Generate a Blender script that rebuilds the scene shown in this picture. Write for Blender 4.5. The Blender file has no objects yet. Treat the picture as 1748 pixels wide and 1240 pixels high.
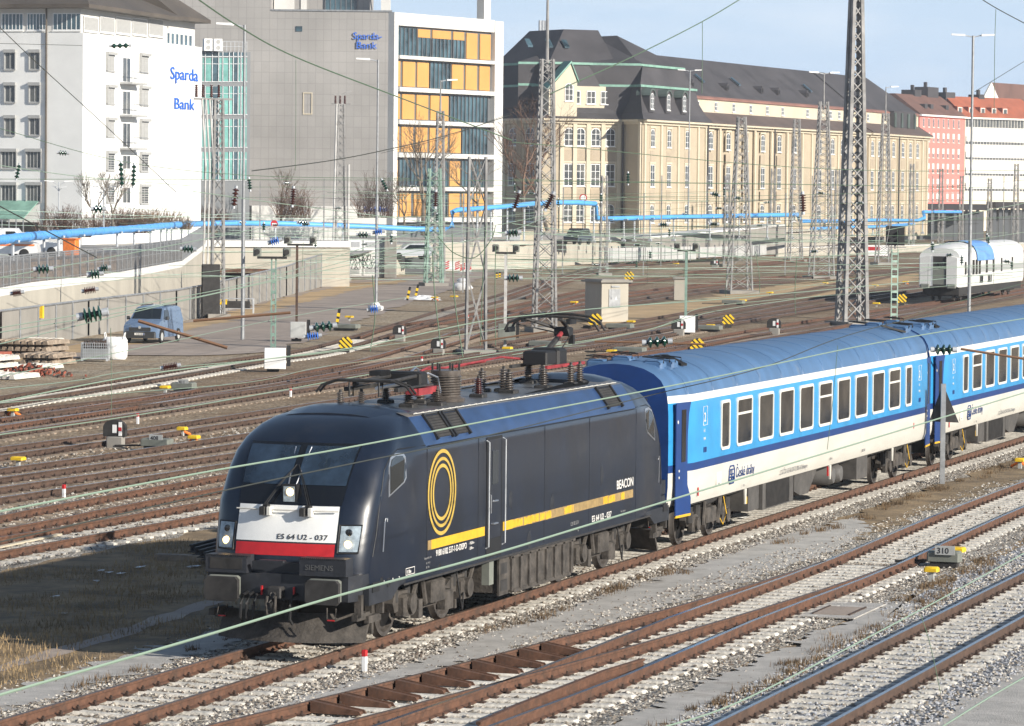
import bpy, math, random
from mathutils import Vector, Matrix
from math import sin, cos, pi, radians, sqrt, atan2
R = random.Random(7)
scene = bpy.context.scene
C = scene.collection
# ------------------------------------------------------------------ camera
CX, CY, CZ = -57.967, -22.900, 7.560
YAW, PIT, ROL, FPX = .314336, .0447057, .0102132, 6587.8
FW = Vector((cos(PIT)*cos(YAW), cos(PIT)*sin(YAW), -sin(PIT)))
r_ = Vector((sin(YAW), -cos(YAW), 0)); u_ = r_.cross(FW)
RT = r_*cos(ROL) + u_*sin(ROL); UP = u_*cos(ROL) - r_*sin(ROL)
cam = bpy.data.cameras.new('camera'); cob = bpy.data.objects.new('camera', cam); C.objects.link(cob)
cam.sensor_fit = 'HORIZONTAL'; cam.sensor_width = 36; cam.lens = 36*FPX/1748
cam.clip_start = 1; cam.clip_end = 9000
m = Matrix((RT, UP, -FW)).transposed().to_4x4(); m.translation = Vector((CX, CY, CZ)); cob.matrix_world = m
scene.camera = cob
# ------------------------------------------------------------------ light
EL = radians(21.5); SX, SY = -.31, -.9507
sd = Vector((SX*cos(EL), SY*cos(EL), sin(EL)))
sun = bpy.data.lights.new('sun', 'SUN'); sun.energy = 5.0; sun.angle = radians(.5); sun.color = (1, .93, .82)
so = bpy.data.objects.new('sun', sun); C.objects.link(so)
so.rotation_euler = sd.to_track_quat('Z', 'Y').to_euler()
w = bpy.data.worlds.new('World'); scene.world = w; w.use_nodes = True
nt = w.node_tree; nt.nodes.clear()
def N(nt, t, **k):
    n = nt.nodes.new(t)
    for a, b in k.items():
        if a.startswith('i_'): n.inputs[a[2:].replace('_', ' ')].default_value = b
        else: setattr(n, a, b)
    return n
sky = N(nt, 'ShaderNodeTexSky', sky_type='NISHITA', sun_disc=False, sun_elevation=EL, sun_rotation=atan2(SX, SY), altitude=500, air_density=1.0, dust_density=.6, ozone_density=2.5)
tc = N(nt, 'ShaderNodeTexCoord'); mp = N(nt, 'ShaderNodeMapping'); mp.inputs['Scale'].default_value = (1, 1, 5)
no = N(nt, 'ShaderNodeTexNoise'); no.inputs['Scale'].default_value = 9; no.inputs['Detail'].default_value = 7; no.inputs['Roughness'].default_value = .6
rp = N(nt, 'ShaderNodeValToRGB'); rp.color_ramp.elements[0].position = .47; rp.color_ramp.elements[1].position = .74
rp.color_ramp.elements[1].color = (.6, .6, .6, 1)
mx = N(nt, 'ShaderNodeMix', data_type='RGBA'); mx.inputs[7].default_value = (10.2, 10.9, 11.8, 1)
hz = N(nt, 'ShaderNodeMix', data_type='RGBA'); sxz = N(nt, 'ShaderNodeSeparateXYZ'); mrz = N(nt, 'ShaderNodeMapRange'); mrz.inputs[1].default_value = .02; mrz.inputs[2].default_value = .24; mrz.inputs[3].default_value = .92; mrz.inputs[4].default_value = .10; hz.inputs[7].default_value = (7.3, 9.2, 11.8, 1)
bg = N(nt, 'ShaderNodeBackground'); bg.inputs[1].default_value = .066; wo = N(nt, 'ShaderNodeOutputWorld')
L = nt.links.new
L(tc.outputs['Generated'], mp.inputs[0]); L(tc.outputs['Generated'], sxz.inputs[0]); L(sxz.outputs[2], mrz.inputs[0]); L(mrz.outputs[0], hz.inputs[0]);
mul = N(nt, 'ShaderNodeMath', operation='MULTIPLY'); L(rp.outputs[0], mul.inputs[0]); L(mrz.outputs[0], mul.inputs[1]); L(mp.outputs[0], no.inputs['Vector']); L(no.outputs['Fac'], rp.inputs[0]); L(mul.outputs[0], mx.inputs[0])
L(sky.outputs[0], hz.inputs[6]); L(hz.outputs[2], mx.inputs[6]); L(mx.outputs[2], bg.inputs[0]); L(bg.outputs[0], wo.inputs[0])
scene.view_settings.view_transform = 'Standard'; scene.view_settings.look = 'None'; scene.view_settings.exposure = .52
scene.view_settings.gamma = 1
# ------------------------------------------------------------------ survey helpers: a pixel of the photo measured onto a plane of the real place
def ray(x, y): return FW + RT*((x-874)/FPX) - UP*((y-620)/FPX)
CAM = Vector((CX, CY, CZ))
def G(x, y, z=-.2):
    d = ray(x, y); return CAM + d*((z-CZ)/d.z)
def D(x, y, dep): return CAM + ray(x, y)*dep
def YP(x, y, Y):
    d = ray(x, y); return CAM + d*((Y-CY)/d.y)
def horizon(x): return 620 - FPX*math.tan(PIT) + (x-874)*ROL
def xy(x, dep):
    p = D(x, horizon(x), dep); return (p.x, p.y)
def zz(x, y, dep): return D(x, y, dep).z
# ------------------------------------------------------------------ materials
MATS = {}
def mat(name, col, rough=.7, metal=0, var=0, vs=3, col2=None, bump=0, bs=30, emit=0, spec=None, coat=0, stretch=None, detail=6, dirt=None):
    if name in MATS: return MATS[name]
    ma = bpy.data.materials.new(name); ma.use_nodes = True; nt = ma.node_tree; b = nt.nodes['Principled BSDF']; L = nt.links.new
    b.inputs['Base Color'].default_value = (*col, 1); b.inputs['Roughness'].default_value = rough; b.inputs['Metallic'].default_value = metal
    if spec is not None: b.inputs['Specular IOR Level'].default_value = spec
    if coat: b.inputs['Coat Weight'].default_value = coat; b.inputs['Coat Roughness'].default_value = .12
    if emit: b.inputs['Emission Color'].default_value = (*col, 1); b.inputs['Emission Strength'].default_value = emit
    tc = N(nt, 'ShaderNodeTexCoord'); src = tc.outputs['Object']
    if stretch:
        mp = N(nt, 'ShaderNodeMapping'); mp.inputs['Scale'].default_value = stretch; L(src, mp.inputs[0]); src = mp.outputs[0]
    last = None
    if var or col2:
        no = N(nt, 'ShaderNodeTexNoise'); no.inputs['Scale'].default_value = vs; no.inputs['Detail'].default_value = detail; no.inputs['Roughness'].default_value = .65
        L(src, no.inputs['Vector'])
        rp = N(nt, 'ShaderNodeValToRGB'); rp.color_ramp.elements[0].position = .35; rp.color_ramp.elements[1].position = .66
        c2 = col2 if col2 else tuple(min(1, c*(1+var)) for c in col)
        c1 = col if col2 else tuple(c*(1-var) for c in col)
        rp.color_ramp.elements[0].color = (*c1, 1); rp.color_ramp.elements[1].color = (*c2, 1)
        L(no.outputs['Fac'], rp.inputs[0]); last = rp.outputs[0]
        if dirt:
            n2 = N(nt, 'ShaderNodeTexNoise'); n2.inputs['Scale'].default_value = dirt[1]; n2.inputs['Detail'].default_value = 8; n2.inputs['Roughness'].default_value = .7
            L(tc.outputs['Object'], n2.inputs['Vector'])
            r2 = N(nt, 'ShaderNodeValToRGB'); r2.color_ramp.elements[0].position = dirt[2]; r2.color_ramp.elements[1].position = dirt[2]+.18
            mx = N(nt, 'ShaderNodeMix', data_type='RGBA'); L(n2.outputs['Fac'], r2.inputs[0]); L(r2.outputs[0], mx.inputs[0]); L(last, mx.inputs[6]); mx.inputs[7].default_value = (*dirt[0], 1); last = mx.outputs[2]
        L(last, b.inputs['Base Color'])
        mr = N(nt, 'ShaderNodeMapRange'); mr.inputs[3].default_value = max(.02, rough-.1); mr.inputs[4].default_value = min(1, rough+.12)
        L(no.outputs['Fac'], mr.inputs[0]); L(mr.outputs[0], b.inputs['Roughness'])
    if bump:
        nb = N(nt, 'ShaderNodeTexNoise'); nb.inputs['Scale'].default_value = bs; nb.inputs['Detail'].default_value = 4; L(src, nb.inputs['Vector'])
        bu = N(nt, 'ShaderNodeBump'); bu.inputs['Strength'].default_value = bump; bu.inputs['Distance'].default_value = .05; L(nb.outputs['Fac'], bu.inputs['Height']); L(bu.outputs[0], b.inputs['Normal'])
    MATS[name] = ma; return ma
def stones(name, cols, scale=14, patch=None, pscale=.25, ppos=.5, bump=.9):
    """loose stones: voronoi cells, each its own colour, mixed with a second colour in large patches"""
    ma = bpy.data.materials.new(name); ma.use_nodes = True; nt = ma.node_tree; b = nt.nodes['Principled BSDF']; L = nt.links.new
    b.inputs['Roughness'].default_value = .95; b.inputs['Specular IOR Level'].default_value = .2
    tc = N(nt, 'ShaderNodeTexCoord'); v = N(nt, 'ShaderNodeTexVoronoi'); v.inputs['Scale'].default_value = scale
    L(tc.outputs['Object'], v.inputs['Vector'])
    sp = N(nt, 'ShaderNodeSeparateColor'); L(v.outputs['Color'], sp.inputs[0])
    rp = N(nt, 'ShaderNodeValToRGB'); e = rp.color_ramp.elements
    while len(e) < len(cols): e.new(.5)
    for i, c in enumerate(cols): e[i].position = i/(len(cols)-1); e[i].color = (*c, 1)
    L(sp.outputs[0], rp.inputs[0]); last = rp.outputs[0]
    if patch:
        no = N(nt, 'ShaderNodeTexNoise'); no.inputs['Scale'].default_value = pscale; no.inputs['Detail'].default_value = 9; no.inputs['Roughness'].default_value = .72
        L(tc.outputs['Object'], no.inputs['Vector'])
        r2 = N(nt, 'ShaderNodeValToRGB'); r2.color_ramp.elements[0].position = ppos-.06; r2.color_ramp.elements[1].position = ppos+.08
        nn = N(nt, 'ShaderNodeTexNoise'); nn.inputs['Scale'].default_value = 2.2; nn.inputs['Detail'].default_value = 9; nn.inputs['Roughness'].default_value = .75
        L(tc.outputs['Object'], nn.inputs['Vector'])
        r3 = N(nt, 'ShaderNodeValToRGB'); r3.color_ramp.elements[0].position = .3; r3.color_ramp.elements[1].position = .7
        r3.color_ramp.elements[0].color = (*[c*.62 for c in patch], 1); r3.color_ramp.elements[1].color = (*[min(1, c*1.45) for c in patch], 1)
        L(nn.outputs['Fac'], r3.inputs[0])
        mx = N(nt, 'ShaderNodeMix', data_type='RGBA'); L(no.outputs['Fac'], r2.inputs[0]); L(r2.outputs[0], mx.inputs[0]); L(last, mx.inputs[6]); L(r3.outputs[0], mx.inputs[7]); last = mx.outputs[2]
    L(last, b.inputs['Base Color'])
    bu = N(nt, 'ShaderNodeBump'); bu.invert = True; bu.inputs['Strength'].default_value = bump; bu.inputs['Distance'].default_value = .05
    L(v.outputs['Distance'], bu.inputs['Height']); L(bu.outputs[0], b.inputs['Normal'])
    MATS[name] = ma; return ma
def vary(name, amt=57.0):
    """shift a material's noise by each object's own random number, so that panes differ"""
    nt = MATS[name].node_tree; oi = N(nt, 'ShaderNodeObjectInfo'); mu = N(nt, 'ShaderNodeMath', operation='MULTIPLY'); mu.inputs[1].default_value = amt; nt.links.new(oi.outputs['Random'], mu.inputs[0])
    for n in [x for x in nt.nodes if x.type == 'TEX_NOISE']:
        src = n.inputs['Vector'].links[0].from_socket; va = N(nt, 'ShaderNodeVectorMath', operation='ADD'); nt.links.new(src, va.inputs[0]); nt.links.new(mu.outputs[0], va.inputs[1]); nt.links.new(va.outputs[0], n.inputs['Vector'])
def M(n): return MATS[n]
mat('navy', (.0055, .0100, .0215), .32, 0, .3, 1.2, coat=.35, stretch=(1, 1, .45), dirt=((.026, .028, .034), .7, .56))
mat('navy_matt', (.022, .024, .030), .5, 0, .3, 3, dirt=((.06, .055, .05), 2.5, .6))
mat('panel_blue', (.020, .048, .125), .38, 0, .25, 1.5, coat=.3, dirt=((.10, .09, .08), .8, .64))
mat('deck_grey', (.11, .115, .12), .42, 0, .35, 1.2, dirt=((.19, .155, .12), .9, .56))
mat('white_paint', (.78, .78, .76), .45, 0, .05, 4)
mat('busbar_red', (.26, .03, .035), .6, 0, .3, 4)
mat('red_paint', (.50, .018, .022), .4, 0, .1, 6)
mat('yellow_paint', (.66, .39, .022), .5, 0, .1, 9)
mat('ochre_faded', (.30, .205, .085), .6, 0, .2, 9)
mat('ring_gold', (.50, .34, .065), .5, 0, .12, 5)
mat('letter_white', (.72, .70, .66), .6)
mat('letter_dark', (.03, .03, .035), .6)
mat('letter_faint', (.10, .10, .10), .6)
mat('letter_grey', (.22, .22, .22), .6)
mat('glass_dark', (.012, .017, .022), .06, 0, spec=.8)
mat('glass_black', (.006, .007, .009), .12, 0, spec=.7)
mat('glass_cab', (.022, .038, .062), .05, 0, .5, 1.8, spec=.9)
mat('chrome', (.55, .56, .58), .3, .9)
mat('dark_steel', (.045, .043, .042), .6, .3, .4, 5)
mat('under_grime', (.062, .054, .047), .85, 0, .5, 4, bump=.3, bs=20)
mat('under_dark', (.030, .028, .027), .8, 0, .4, 4)
mat('wheel_steel', (.075, .065, .058), .55, .3, .3, 6)
mat('lamp_lens', (.30, .36, .40), .12, 0, .3, 9, spec=.9)
mat('lamp_lit', (1, .62, .22), .3, emit=5)
mat('insul_brown', (.075, .022, .016), .18, 0, .3, 8, coat=.6)
mat('insul_grey', (.10, .085, .075), .35, 0, .3, 8)
mat('insul_green', (.010, .045, .030), .14, 0, .3, 12, coat=.6)
mat('insul_blue', (.05, .16, .52), .35, 0, .25, 12)
mat('coach_blue', (.030, .275, .57), .36, 0, .10, 1.6, coat=.25, dirt=((.06, .22, .48), 1.4, .62))
mat('coach_navy', (.010, .042, .170), .4, 0, .12, 2)
mat('coach_white', (.56, .54, .485), .5, 0, .06, 1.2, stretch=(.6, 1, 3), dirt=((.42, .38, .31), 2.2, .62))
mat('coach_roof', (.070, .145, .275), .42, 0, .16, 1.0, stretch=(2.2, .5, .5), dirt=((.15, .19, .25), 1.2, .58))
mat('frame_cream', (.66, .64, .58), .5, 0, .05, 6)
mat('rail_rust', (.082, .050, .036), .85, 0, .4, 5, dirt=((.075, .05, .038), 1.5, .5))
mat('rail_orange', (.115, .056, .034), .85, 0, .35, 7, dirt=((.060, .038, .028), 3, .50))
mat('rail_top', (.30, .33, .38), .22, .9, .2, 4)
mat('rail_top_dull', (.17, .125, .10), .5, .5, .3, 4)
mat('sleeper_light', (.60, .57, .51), .95, 0, .25, 3, bump=.4, bs=14, dirt=((.24, .19, .15), 2, .60))
mat('sleeper_brown', (.29, .23, .175), .95, 0, .35, 3, bump=.4, bs=14)
mat('clip_rust', (.050, .030, .022), .8, 0, .4, 8)
mat('asphalt_grey', (.43, .41, .38), .95, 0, .16, 2.2, bump=.5, bs=40, dirt=((.27, .235, .195), .8, .57))
mat('asphalt_mauve', (.33, .27, .225), .95, 0, .16, .25, bump=.3, bs=10, dirt=((.45, .385, .31), .35, .56))
mat('grass_dry', (.24, .17, .095), .95, 0, .4, .9, bump=.6, bs=18, dirt=((.12, .085, .048), .5, .50))
mat('grass_sand', (.46, .32, .17), .95, 0, .2, .25, bump=.4, bs=6, dirt=((.30, .21, .13), .2, .57))
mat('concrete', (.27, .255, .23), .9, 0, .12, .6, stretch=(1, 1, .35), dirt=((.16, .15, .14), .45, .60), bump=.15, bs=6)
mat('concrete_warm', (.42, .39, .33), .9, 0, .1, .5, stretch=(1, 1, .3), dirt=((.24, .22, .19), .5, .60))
mat('coping', (.68, .67, .64), .85, 0, .08, 1)
mat('tank_grey', (.13, .125, .12), .6, .2, .2, 2)
mat('galv', (.30, .31, .32), .55, .4, .2, 3)
mat('galv_light', (.50, .52, .54), .5, .3, .12, 3)
mat('mast_grey', (.27, .265, .26), .75, .1, .35, .9, dirt=((.11, .09, .075), 1.3, .58))
mat('mast_white', (.50, .49, .47), .7, 0, .2, 1, dirt=((.25, .20, .16), 1.3, .55))
mat('mast_green', (.20, .30, .25), .7, 0, .25, 1.2)
mat('mast_green_light', (.38, .52, .44), .7, 0, .25, 1.2)
mat('pipe_blue', (.10, .37, .78), .45, 0, .1, .5)
mat('wire_green', (.25, .34, .26), .55, .1)
mat('wire_dark', (.055, .06, .05), .6, .2)
mat('wire_greendark', (.10, .16, .10), .6, .2)
mat('wire_rust', (.17, .09, .05), .8)
mat('box_grey', (.42, .43, .42), .7, 0, .12, 2)
mat('box_olive', (.18, .19, .165), .7, 0, .15, 2)
mat('black', (.012, .012, .013), .6)
mat('plastic_yellow', (.80, .52, .02), .5, 0, .1, 5)
mat('orange', (.80, .20, .03), .6, 0, .15, 5)
mat('bag_white', (.75, .75, .74), .8, 0, .1, 3, bump=.8, bs=5)
stones('ballast_pale', [(.12, .105, .09), (.27, .245, .21), (.40, .365, .32), (.54, .50, .44), (.32, .28, .22)], 18, (.24, .205, .155), .35, .62)
stones('ballast_blue', [(.10, .10, .105), (.22, .22, .23), (.35, .355, .37), (.50, .51, .535)], 16, (.17, .145, .11), .45, .62)
stones('yard_gravel', [(.17, .13, .09), (.32, .255, .18), (.43, .35, .25), (.53, .455, .35)], 11, (.28, .205, .13), .10, .50)
stones('clinker', [(.13, .092, .06), (.25, .185, .12), (.34, .26, .175), (.46, .38, .28)], 11, (.21, .145, .09), .3, .52)
# ------------------------------------------------------------------ mesh helper
class MB:
    def __init__(s, *mats): s.v = []; s.f = []; s.m = []; s.mats = [M(x) for x in mats]
    def add(s, vs, fs, mi=0):
        o = len(s.v); s.v += [tuple(x) for x in vs]
        for f in fs: s.f.append([i+o for i in f]); s.m.append(mi)
        return s
    def box(s, x0, x1, y0, y1, z0, z1, mi=0):
        if x0 > x1: x0, x1 = x1, x0
        if y0 > y1: y0, y1 = y1, y0
        if z0 > z1: z0, z1 = z1, z0
        return s.add([(x0,y0,z0),(x1,y0,z0),(x1,y1,z0),(x0,y1,z0),(x0,y0,z1),(x1,y0,z1),(x1,y1,z1),(x0,y1,z1)], [(0,3,2,1),(4,5,6,7),(0,1,5,4),(1,2,6,5),(2,3,7,6),(3,0,4,7)], mi)
    def cham(s, x0, x1, y0, y1, z0, z1, c=.02, mi=0):
        """box with chamfered vertical and top edges"""
        def ring(i, z): return [(x0+i+c,y0+i,z),(x1-i-c,y0+i,z),(x1-i,y0+i+c,z),(x1-i,y1-i-c,z),(x1-i-c,y1-i,z),(x0+i+c,y1-i,z),(x0+i,y1-i-c,z),(x0+i,y0+i+c,z)]
        return s.loft([ring(0, z0), ring(0, z1-c), ring(c, z1)], mi=mi)
    def loft(s, rings, mi=0, closed=True, cap=True):
        o = len(s.v); n = len(rings[0])
        for r in rings: s.v += [tuple(p) for p in r]
        for i in range(len(rings)-1):
            for j in range(n if closed else n-1):
                a = o+i*n+j; b = o+i*n+(j+1) % n; s.f.append([a, b, b+n, a+n]); s.m.append(mi)
        if cap: s.f.append([o+j for j in range(n)][::-1]); s.m.append(mi); k = o+(len(rings)-1)*n; s.f.append([k+j for j in range(n)]); s.m.append(mi)
        return s
    def tube(s, pts, r, n=6, mi=0, cap=True, r1=None):
        pts = [Vector(p) for p in pts]; rings = []
        for i, p in enumerate(pts):
            a = pts[max(0, i-1)]; b = pts[min(len(pts)-1, i+1)]; d = (b-a).normalized()
            q = Vector((0, 0, 1)) if abs(d.z) < .9 else Vector((1, 0, 0))
            e1 = d.cross(q).normalized(); e2 = d.cross(e1)
            rr = r if r1 is None else r+(r1-r)*i/(len(pts)-1)
            rings.append([p+e1*(rr*cos(2*pi*k/n))+e2*(rr*sin(2*pi*k/n)) for k in range(n)])
        return s.loft(rings, mi, True, cap)
    def bar(s, p, q, w, h=None, mi=0):
        """square bar p to q"""
        h = h or w; p = Vector(p); q = Vector(q); d = (q-p).normalized()
        k = Vector((0, 0, 1)) if abs(d.z) < .95 else Vector((1, 0, 0))
        a = d.cross(k).normalized()*(w/2); b = d.cross(a).normalized()*(h/2)
        return s.loft([[p+a+b, p-a+b, p-a-b, p+a-b], [q+a+b, q-a+b, q-a-b, q+a-b]], mi)
    def lathe(s, prof, o=(0, 0, 0), ax='z', n=12, mi=0):
        rings = []
        for r, h in prof:
            ring = []
            for k in range(n):
                a = 2*pi*k/n; c_, s_ = r*cos(a), r*sin(a)
                p = (c_, s_, h) if ax == 'z' else ((h, c_, s_) if ax == 'x' else (s_, h, c_))
                ring.append((o[0]+p[0], o[1]+p[1], o[2]+p[2]))
            rings.append(ring)
        return s.loft(rings, mi)
    def prism(s, poly, z0, z1, mi=0): return s.loft([[(x, y, z0) for x, y in poly], [(x, y, z1) for x, y in poly]], mi)
    def xz(s, poly, y0, y1, mi=0): return s.loft([[(x, y0, z) for x, z in poly], [(x, y1, z) for x, z in poly]], mi)
    def yz(s, poly, x0, x1, mi=0): return s.loft([[(x0, y, z) for y, z in poly], [(x1, y, z) for y, z in poly]], mi)
    def quad(s, a, b, c, d, mi=0): return s.add([a, b, c, d], [(0, 1, 2, 3)], mi)
    def mesh(s, name, smooth=0):
        me = bpy.data.meshes.new(name); me.from_pydata(s.v, [], s.f)
        for x in s.mats: me.materials.append(x)
        me.polygons.foreach_set('material_index', s.m)
        import bmesh
        bm = bmesh.new(); bm.from_mesh(me); bmesh.ops.recalc_face_normals(bm, faces=bm.faces); bm.to_mesh(me); bm.free()
        if smooth:
            me.polygons.foreach_set('use_smooth', [True]*len(me.polygons)); me.set_sharp_from_angle(angle=radians(smooth))
        me.update(); return me
    def build(s, name, parent=None, loc=None, rz=0, smooth=0, label=None):
        return put(name, s.mesh(name, smooth), parent, loc, rz, label)
def put(name, me, parent=None, loc=None, rz=0, label=None, rot=None):
    o = bpy.data.objects.new(name, me); C.objects.link(o)
    if parent: o.parent = parent
    if loc is not None: o.location = loc
    if rot: o.rotation_euler = rot
    elif rz: o.rotation_euler = (0, 0, rz)
    if label: o['label'] = label
    return o
def tag(o, label, cat, group=None, kind=None):
    o['label'] = label; o['category'] = cat
    if group: o['group'] = group
    if kind: o['kind'] = kind
    return o
def thing(name, label, cat, loc=(0, 0, 0), rz=0, group=None):
    o = bpy.data.objects.new(name, None); C.objects.link(o); o.location = loc; o.rotation_euler = (0, 0, rz); o.empty_display_size = .3
    return tag(o, label, cat, group)
def struct(o): o['kind'] = 'structure'; return o
def kids(o): return [c for c in ALLK.get(o.name, [])]
def copy_tree(o, loc=None, rz=None, label=None, parent=None):
    c = o.copy(); C.objects.link(c)
    if parent: c.parent = parent
    if loc is not None: c.location = loc
    if rz is not None: c.rotation_euler = (0, 0, rz)
    if label: c['label'] = label
    for ch in [x for x in o.children]: copy_tree(ch, parent=c)
    return c
def text(name, s, size, matn, parent, loc, rot, ext=.003, align='LEFT', sx=1, bold=0, label=None, width=None):
    cu = bpy.data.curves.new(name, 'FONT'); cu.body = s; cu.size = size; cu.extrude = ext; cu.align_x = align; cu.resolution_u = 3; cu.offset = bold
    t = bpy.data.objects.new('t', cu); C.objects.link(t); bpy.context.view_layer.update()
    me = bpy.data.meshes.new_from_object(t.evaluated_get(bpy.context.evaluated_depsgraph_get())); bpy.data.objects.remove(t)
    me.materials.clear(); me.materials.append(M(matn))
    if width: sx = width/(max(v.co.x for v in me.vertices)-min(v.co.x for v in me.vertices))
    for v in me.vertices: v.co.x *= sx
    o = put(name, me, parent, loc, rot=rot); 
    if label: o['label'] = label
    return o
def catmull(pts, step=2.5):
    pts = [Vector((p[0], p[1], 0)) for p in pts]
    P = [pts[0]*2-pts[1]]+pts+[pts[-1]*2-pts[-2]]; out = []
    for i in range(1, len(P)-2):
        n = max(1, int((P[i+1]-P[i]).length/step))
        for k in range(n):
            t = k/n; a, b, c, d = P[i-1], P[i], P[i+1], P[i+2]
            out.append(.5*((2*b)+(c-a)*t+(2*a-5*b+4*c-d)*t*t+(3*b-a-3*c+d)*t**3))
    out.append(P[-2]); return out
# ================================================================== GROUND
def sheet(name, poly, matn, z, jit=0, step=1.2, kind='structure', label=None, cat=None):
    out = []; n = len(poly)
    for i in range(n):
        a = Vector(poly[i][:2]); b = Vector(poly[(i+1) % n][:2]); d = b-a; k = max(1, int(d.length/step)) if jit else 1
        k = min(k, 400); nn = Vector((-d.y, d.x)).normalized() if d.length > 0 else Vector((0, 0))
        for j in range(k):
            p = a+d*(j/k); p = p+nn*(R.gauss(0, jit) if j else 0); out.append((p.x, p.y, z))
    me = bpy.data.meshes.new(name); me.from_pydata(out, [], [list(range(len(out)))]); me.materials.append(M(matn))
    o = put(name, me); o['kind'] = kind
    return o
def strip(name, x0, x1, y0, y1, matn, z, jit=.07): return sheet(name, [(x0, y0), (x1, y0), (x1, y1), (x0, y1)], matn, z, jit, .45)
sheet('ground', [(-400, -500), (1700, -500), (1700, 1500), (-400, 1500)], 'yard_gravel', -.238)
strip('ballast_bed', -40, 330, -1.95, 1.95, 'ballast_pale', -.212)
strip('ballast_bed', -40, 330, -7.0, -2.35, 'ballast_pale', -.216)
strip('ballast_bed', -40, 330, -11.7, -7.3, 'ballast_blue', -.214)
sheet('path', [(-40, -1.75), (2, -1.8), (12, -1.78), (27, -1.75), (33, -2.2), (30, -3.2), (24, -3.75), (17, -3.72), (10, -3.3), (3, -2.75), (-4, -2.35), (-12, -2.05), (-40, -2.0)], 'asphalt_grey', -.196, .12, .22)
sheet('path', [(-40, -6.95), (-5, -7.0), (5, -7.05), (10, -7.1), (15.5, -7.25), (14, -7.75), (8, -8.0), (-2, -7.85), (-40, -7.8)], 'asphalt_grey', -.194, .12, .22)
sheet('pavement', [(-40, -11.35), (60, -11.3), (60, -18), (-40, -18)], 'asphalt_grey', -.192, .12, .25)
sheet('path', [(-40, 1.75), (-8, 1.72), (5, 1.78), (12, 1.8), (12, 2.3), (4, 2.85), (-5, 2.7), (-40, 3.0)], 'asphalt_grey', -.198, .12, .22)
sheet('grass_verge', [(-40, 2.7), (-3, 2.55), (4, 2.8), (14, 2.2), (60, 2.1), (120, 2.3), (120, 9.8), (60, 10.2), (25, 10.6), (10, 10.9), (-40, 11.2)], 'grass_dry', -.205, .12, .6)
sheet('path', [(-40, 3.9), (-3, 3.75), (3, 3.9), (9, 4.5), (9, 4.9), (2, 4.3), (-4, 4.2), (-40, 4.4)], 'asphalt_mauve', -.199, .05, .5)
sheet('weedy_margin', [(18, -2.2), (33, -1.9), (75, -1.9), (75, -3.6), (34, -3.5), (26, -3.6)], 'grass_dry', -.200, .15, .5)
sheet('ballast_bed', [(-40, 11.0), (60, 10.4), (110, 10.2), (110, 16.4), (30, 17.0), (-40, 17.2)], 'ballast_pale', -.222, .15, .8)
sheet('ballast_bed', [(-40, 17.0), (60, 17), (170, 15), (260, 30), (200, 38), (120, 33.5), (60, 33), (-40, 33)], 'clinker', -.226, .2, 2)
pg = lambda L_, z=-.2: [tuple(G(x, y, z)[:2]) for x, y in L_]
sheet('cinder_ground', pg([(-20, 700), (300, 655), (620, 590), (900, 520), (1100, 478), (1300, 448), (1560, 425), (1760, 420), (1760, 520), (1560, 545), (1200, 600), (900, 640), (500, 690), (-20, 760)]), 'clinker', -.228, .2, 3)
sheet('apron', pg([(-30, 632), (190, 606), (330, 607), (430, 603), (520, 585), (600, 552), (700, 518), (800, 482), (900, 452), (1040, 424), (1080, 414), (940, 414), (790, 462), (680, 474), (592, 480), (345, 541), (228, 572), (-30, 612)]), 'asphalt_mauve', -.204, .25, 2)
sheet('sandy_grass', pg([(985, 572), (1100, 566), (1230, 540), (1340, 520), (1440, 500), (1570, 480), (1560, 462), (1400, 476), (1270, 496), (1150, 518), (1065, 522), (1010, 540)]), 'grass_sand', -.206, .5, 2)
sheet('sandy_grass', pg([(-30, 614), (228, 575), (345, 545), (592, 484), (700, 478), (680, 484), (620, 492), (470, 528), (340, 560), (215, 590), (-30, 630)]), 'grass_sand', -.199, .3, 1)
# ================================================================== TRACKS
RAILP = [(-.075, -.172), (-.075, -.158), (-.012, -.14), (-.010, -.052), (-.035, -.04), (-.036, -.004), (.036, -.004), (.035, -.04), (.010, -.052), (.012, -.14), (.075, -.158), (.075, -.172)]
def offs(pts, d):
    out = []
    for i, p in enumerate(pts):
        a = pts[max(0, i-1)]; b = pts[min(len(pts)-1, i+1)]; t = (b-a).normalized(); out.append((p+Vector((-t.y, t.x, 0))*d, Vector((-t.y, t.x, 0))))
    return out
def rail_mb(pts, d, m_side, m_top):
    mb = MB(m_side, m_top); o = offs(pts, d)
    rings = [[p+n*y+Vector((0, 0, z)) for y, z in RAILP] for p, n in o]
    mb.loft(rings, 0); k = len(RAILP)
    for i in range(len(rings)-1):
        mb.m[i*k+5] = 1
        for e in ((5, 0),): pass
    mb.add([], [])
    return mb
def sleeper_mesh(L_=2.5, matn='sleeper_light', w_=.27, clips=True, g=(-.7535, .7535)):
    mb = MB(matn, 'clip_rust'); h = w_/2
    rings = []
    for y, hh, ww in [(-L_/2, -.22, h*.9), (-L_/2, -.185, h*.72), (-L_/2+.06, -.168, h*.66), (-L_/4, -.168, h*.66), (0, -.19, h*.6), (L_/4, -.168, h*.66), (L_/2-.06, -.168, h*.66), (L_/2, -.185, h*.72), (L_/2, -.22, h*.9)]:
        rings.append([(-h, y, -.30), (h, y, -.30), (ww, y, hh), (-ww, y, hh)])
    mb.loft(rings)
    if clips:
        for s in g:
            for e in (-1, 1):
                y = s+e*.115
                mb.box(-.06, .06, y-.045, y+.045, -.172, -.148, 1); mb.tube([(0, y, -.15), (0, y, -.085)], .019, 5, 1); mb.box(-.03, .03, y-.022, y+.022, -.135, -.108, 1)
    return mb.mesh('sleeper')
SLP = {}
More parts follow.
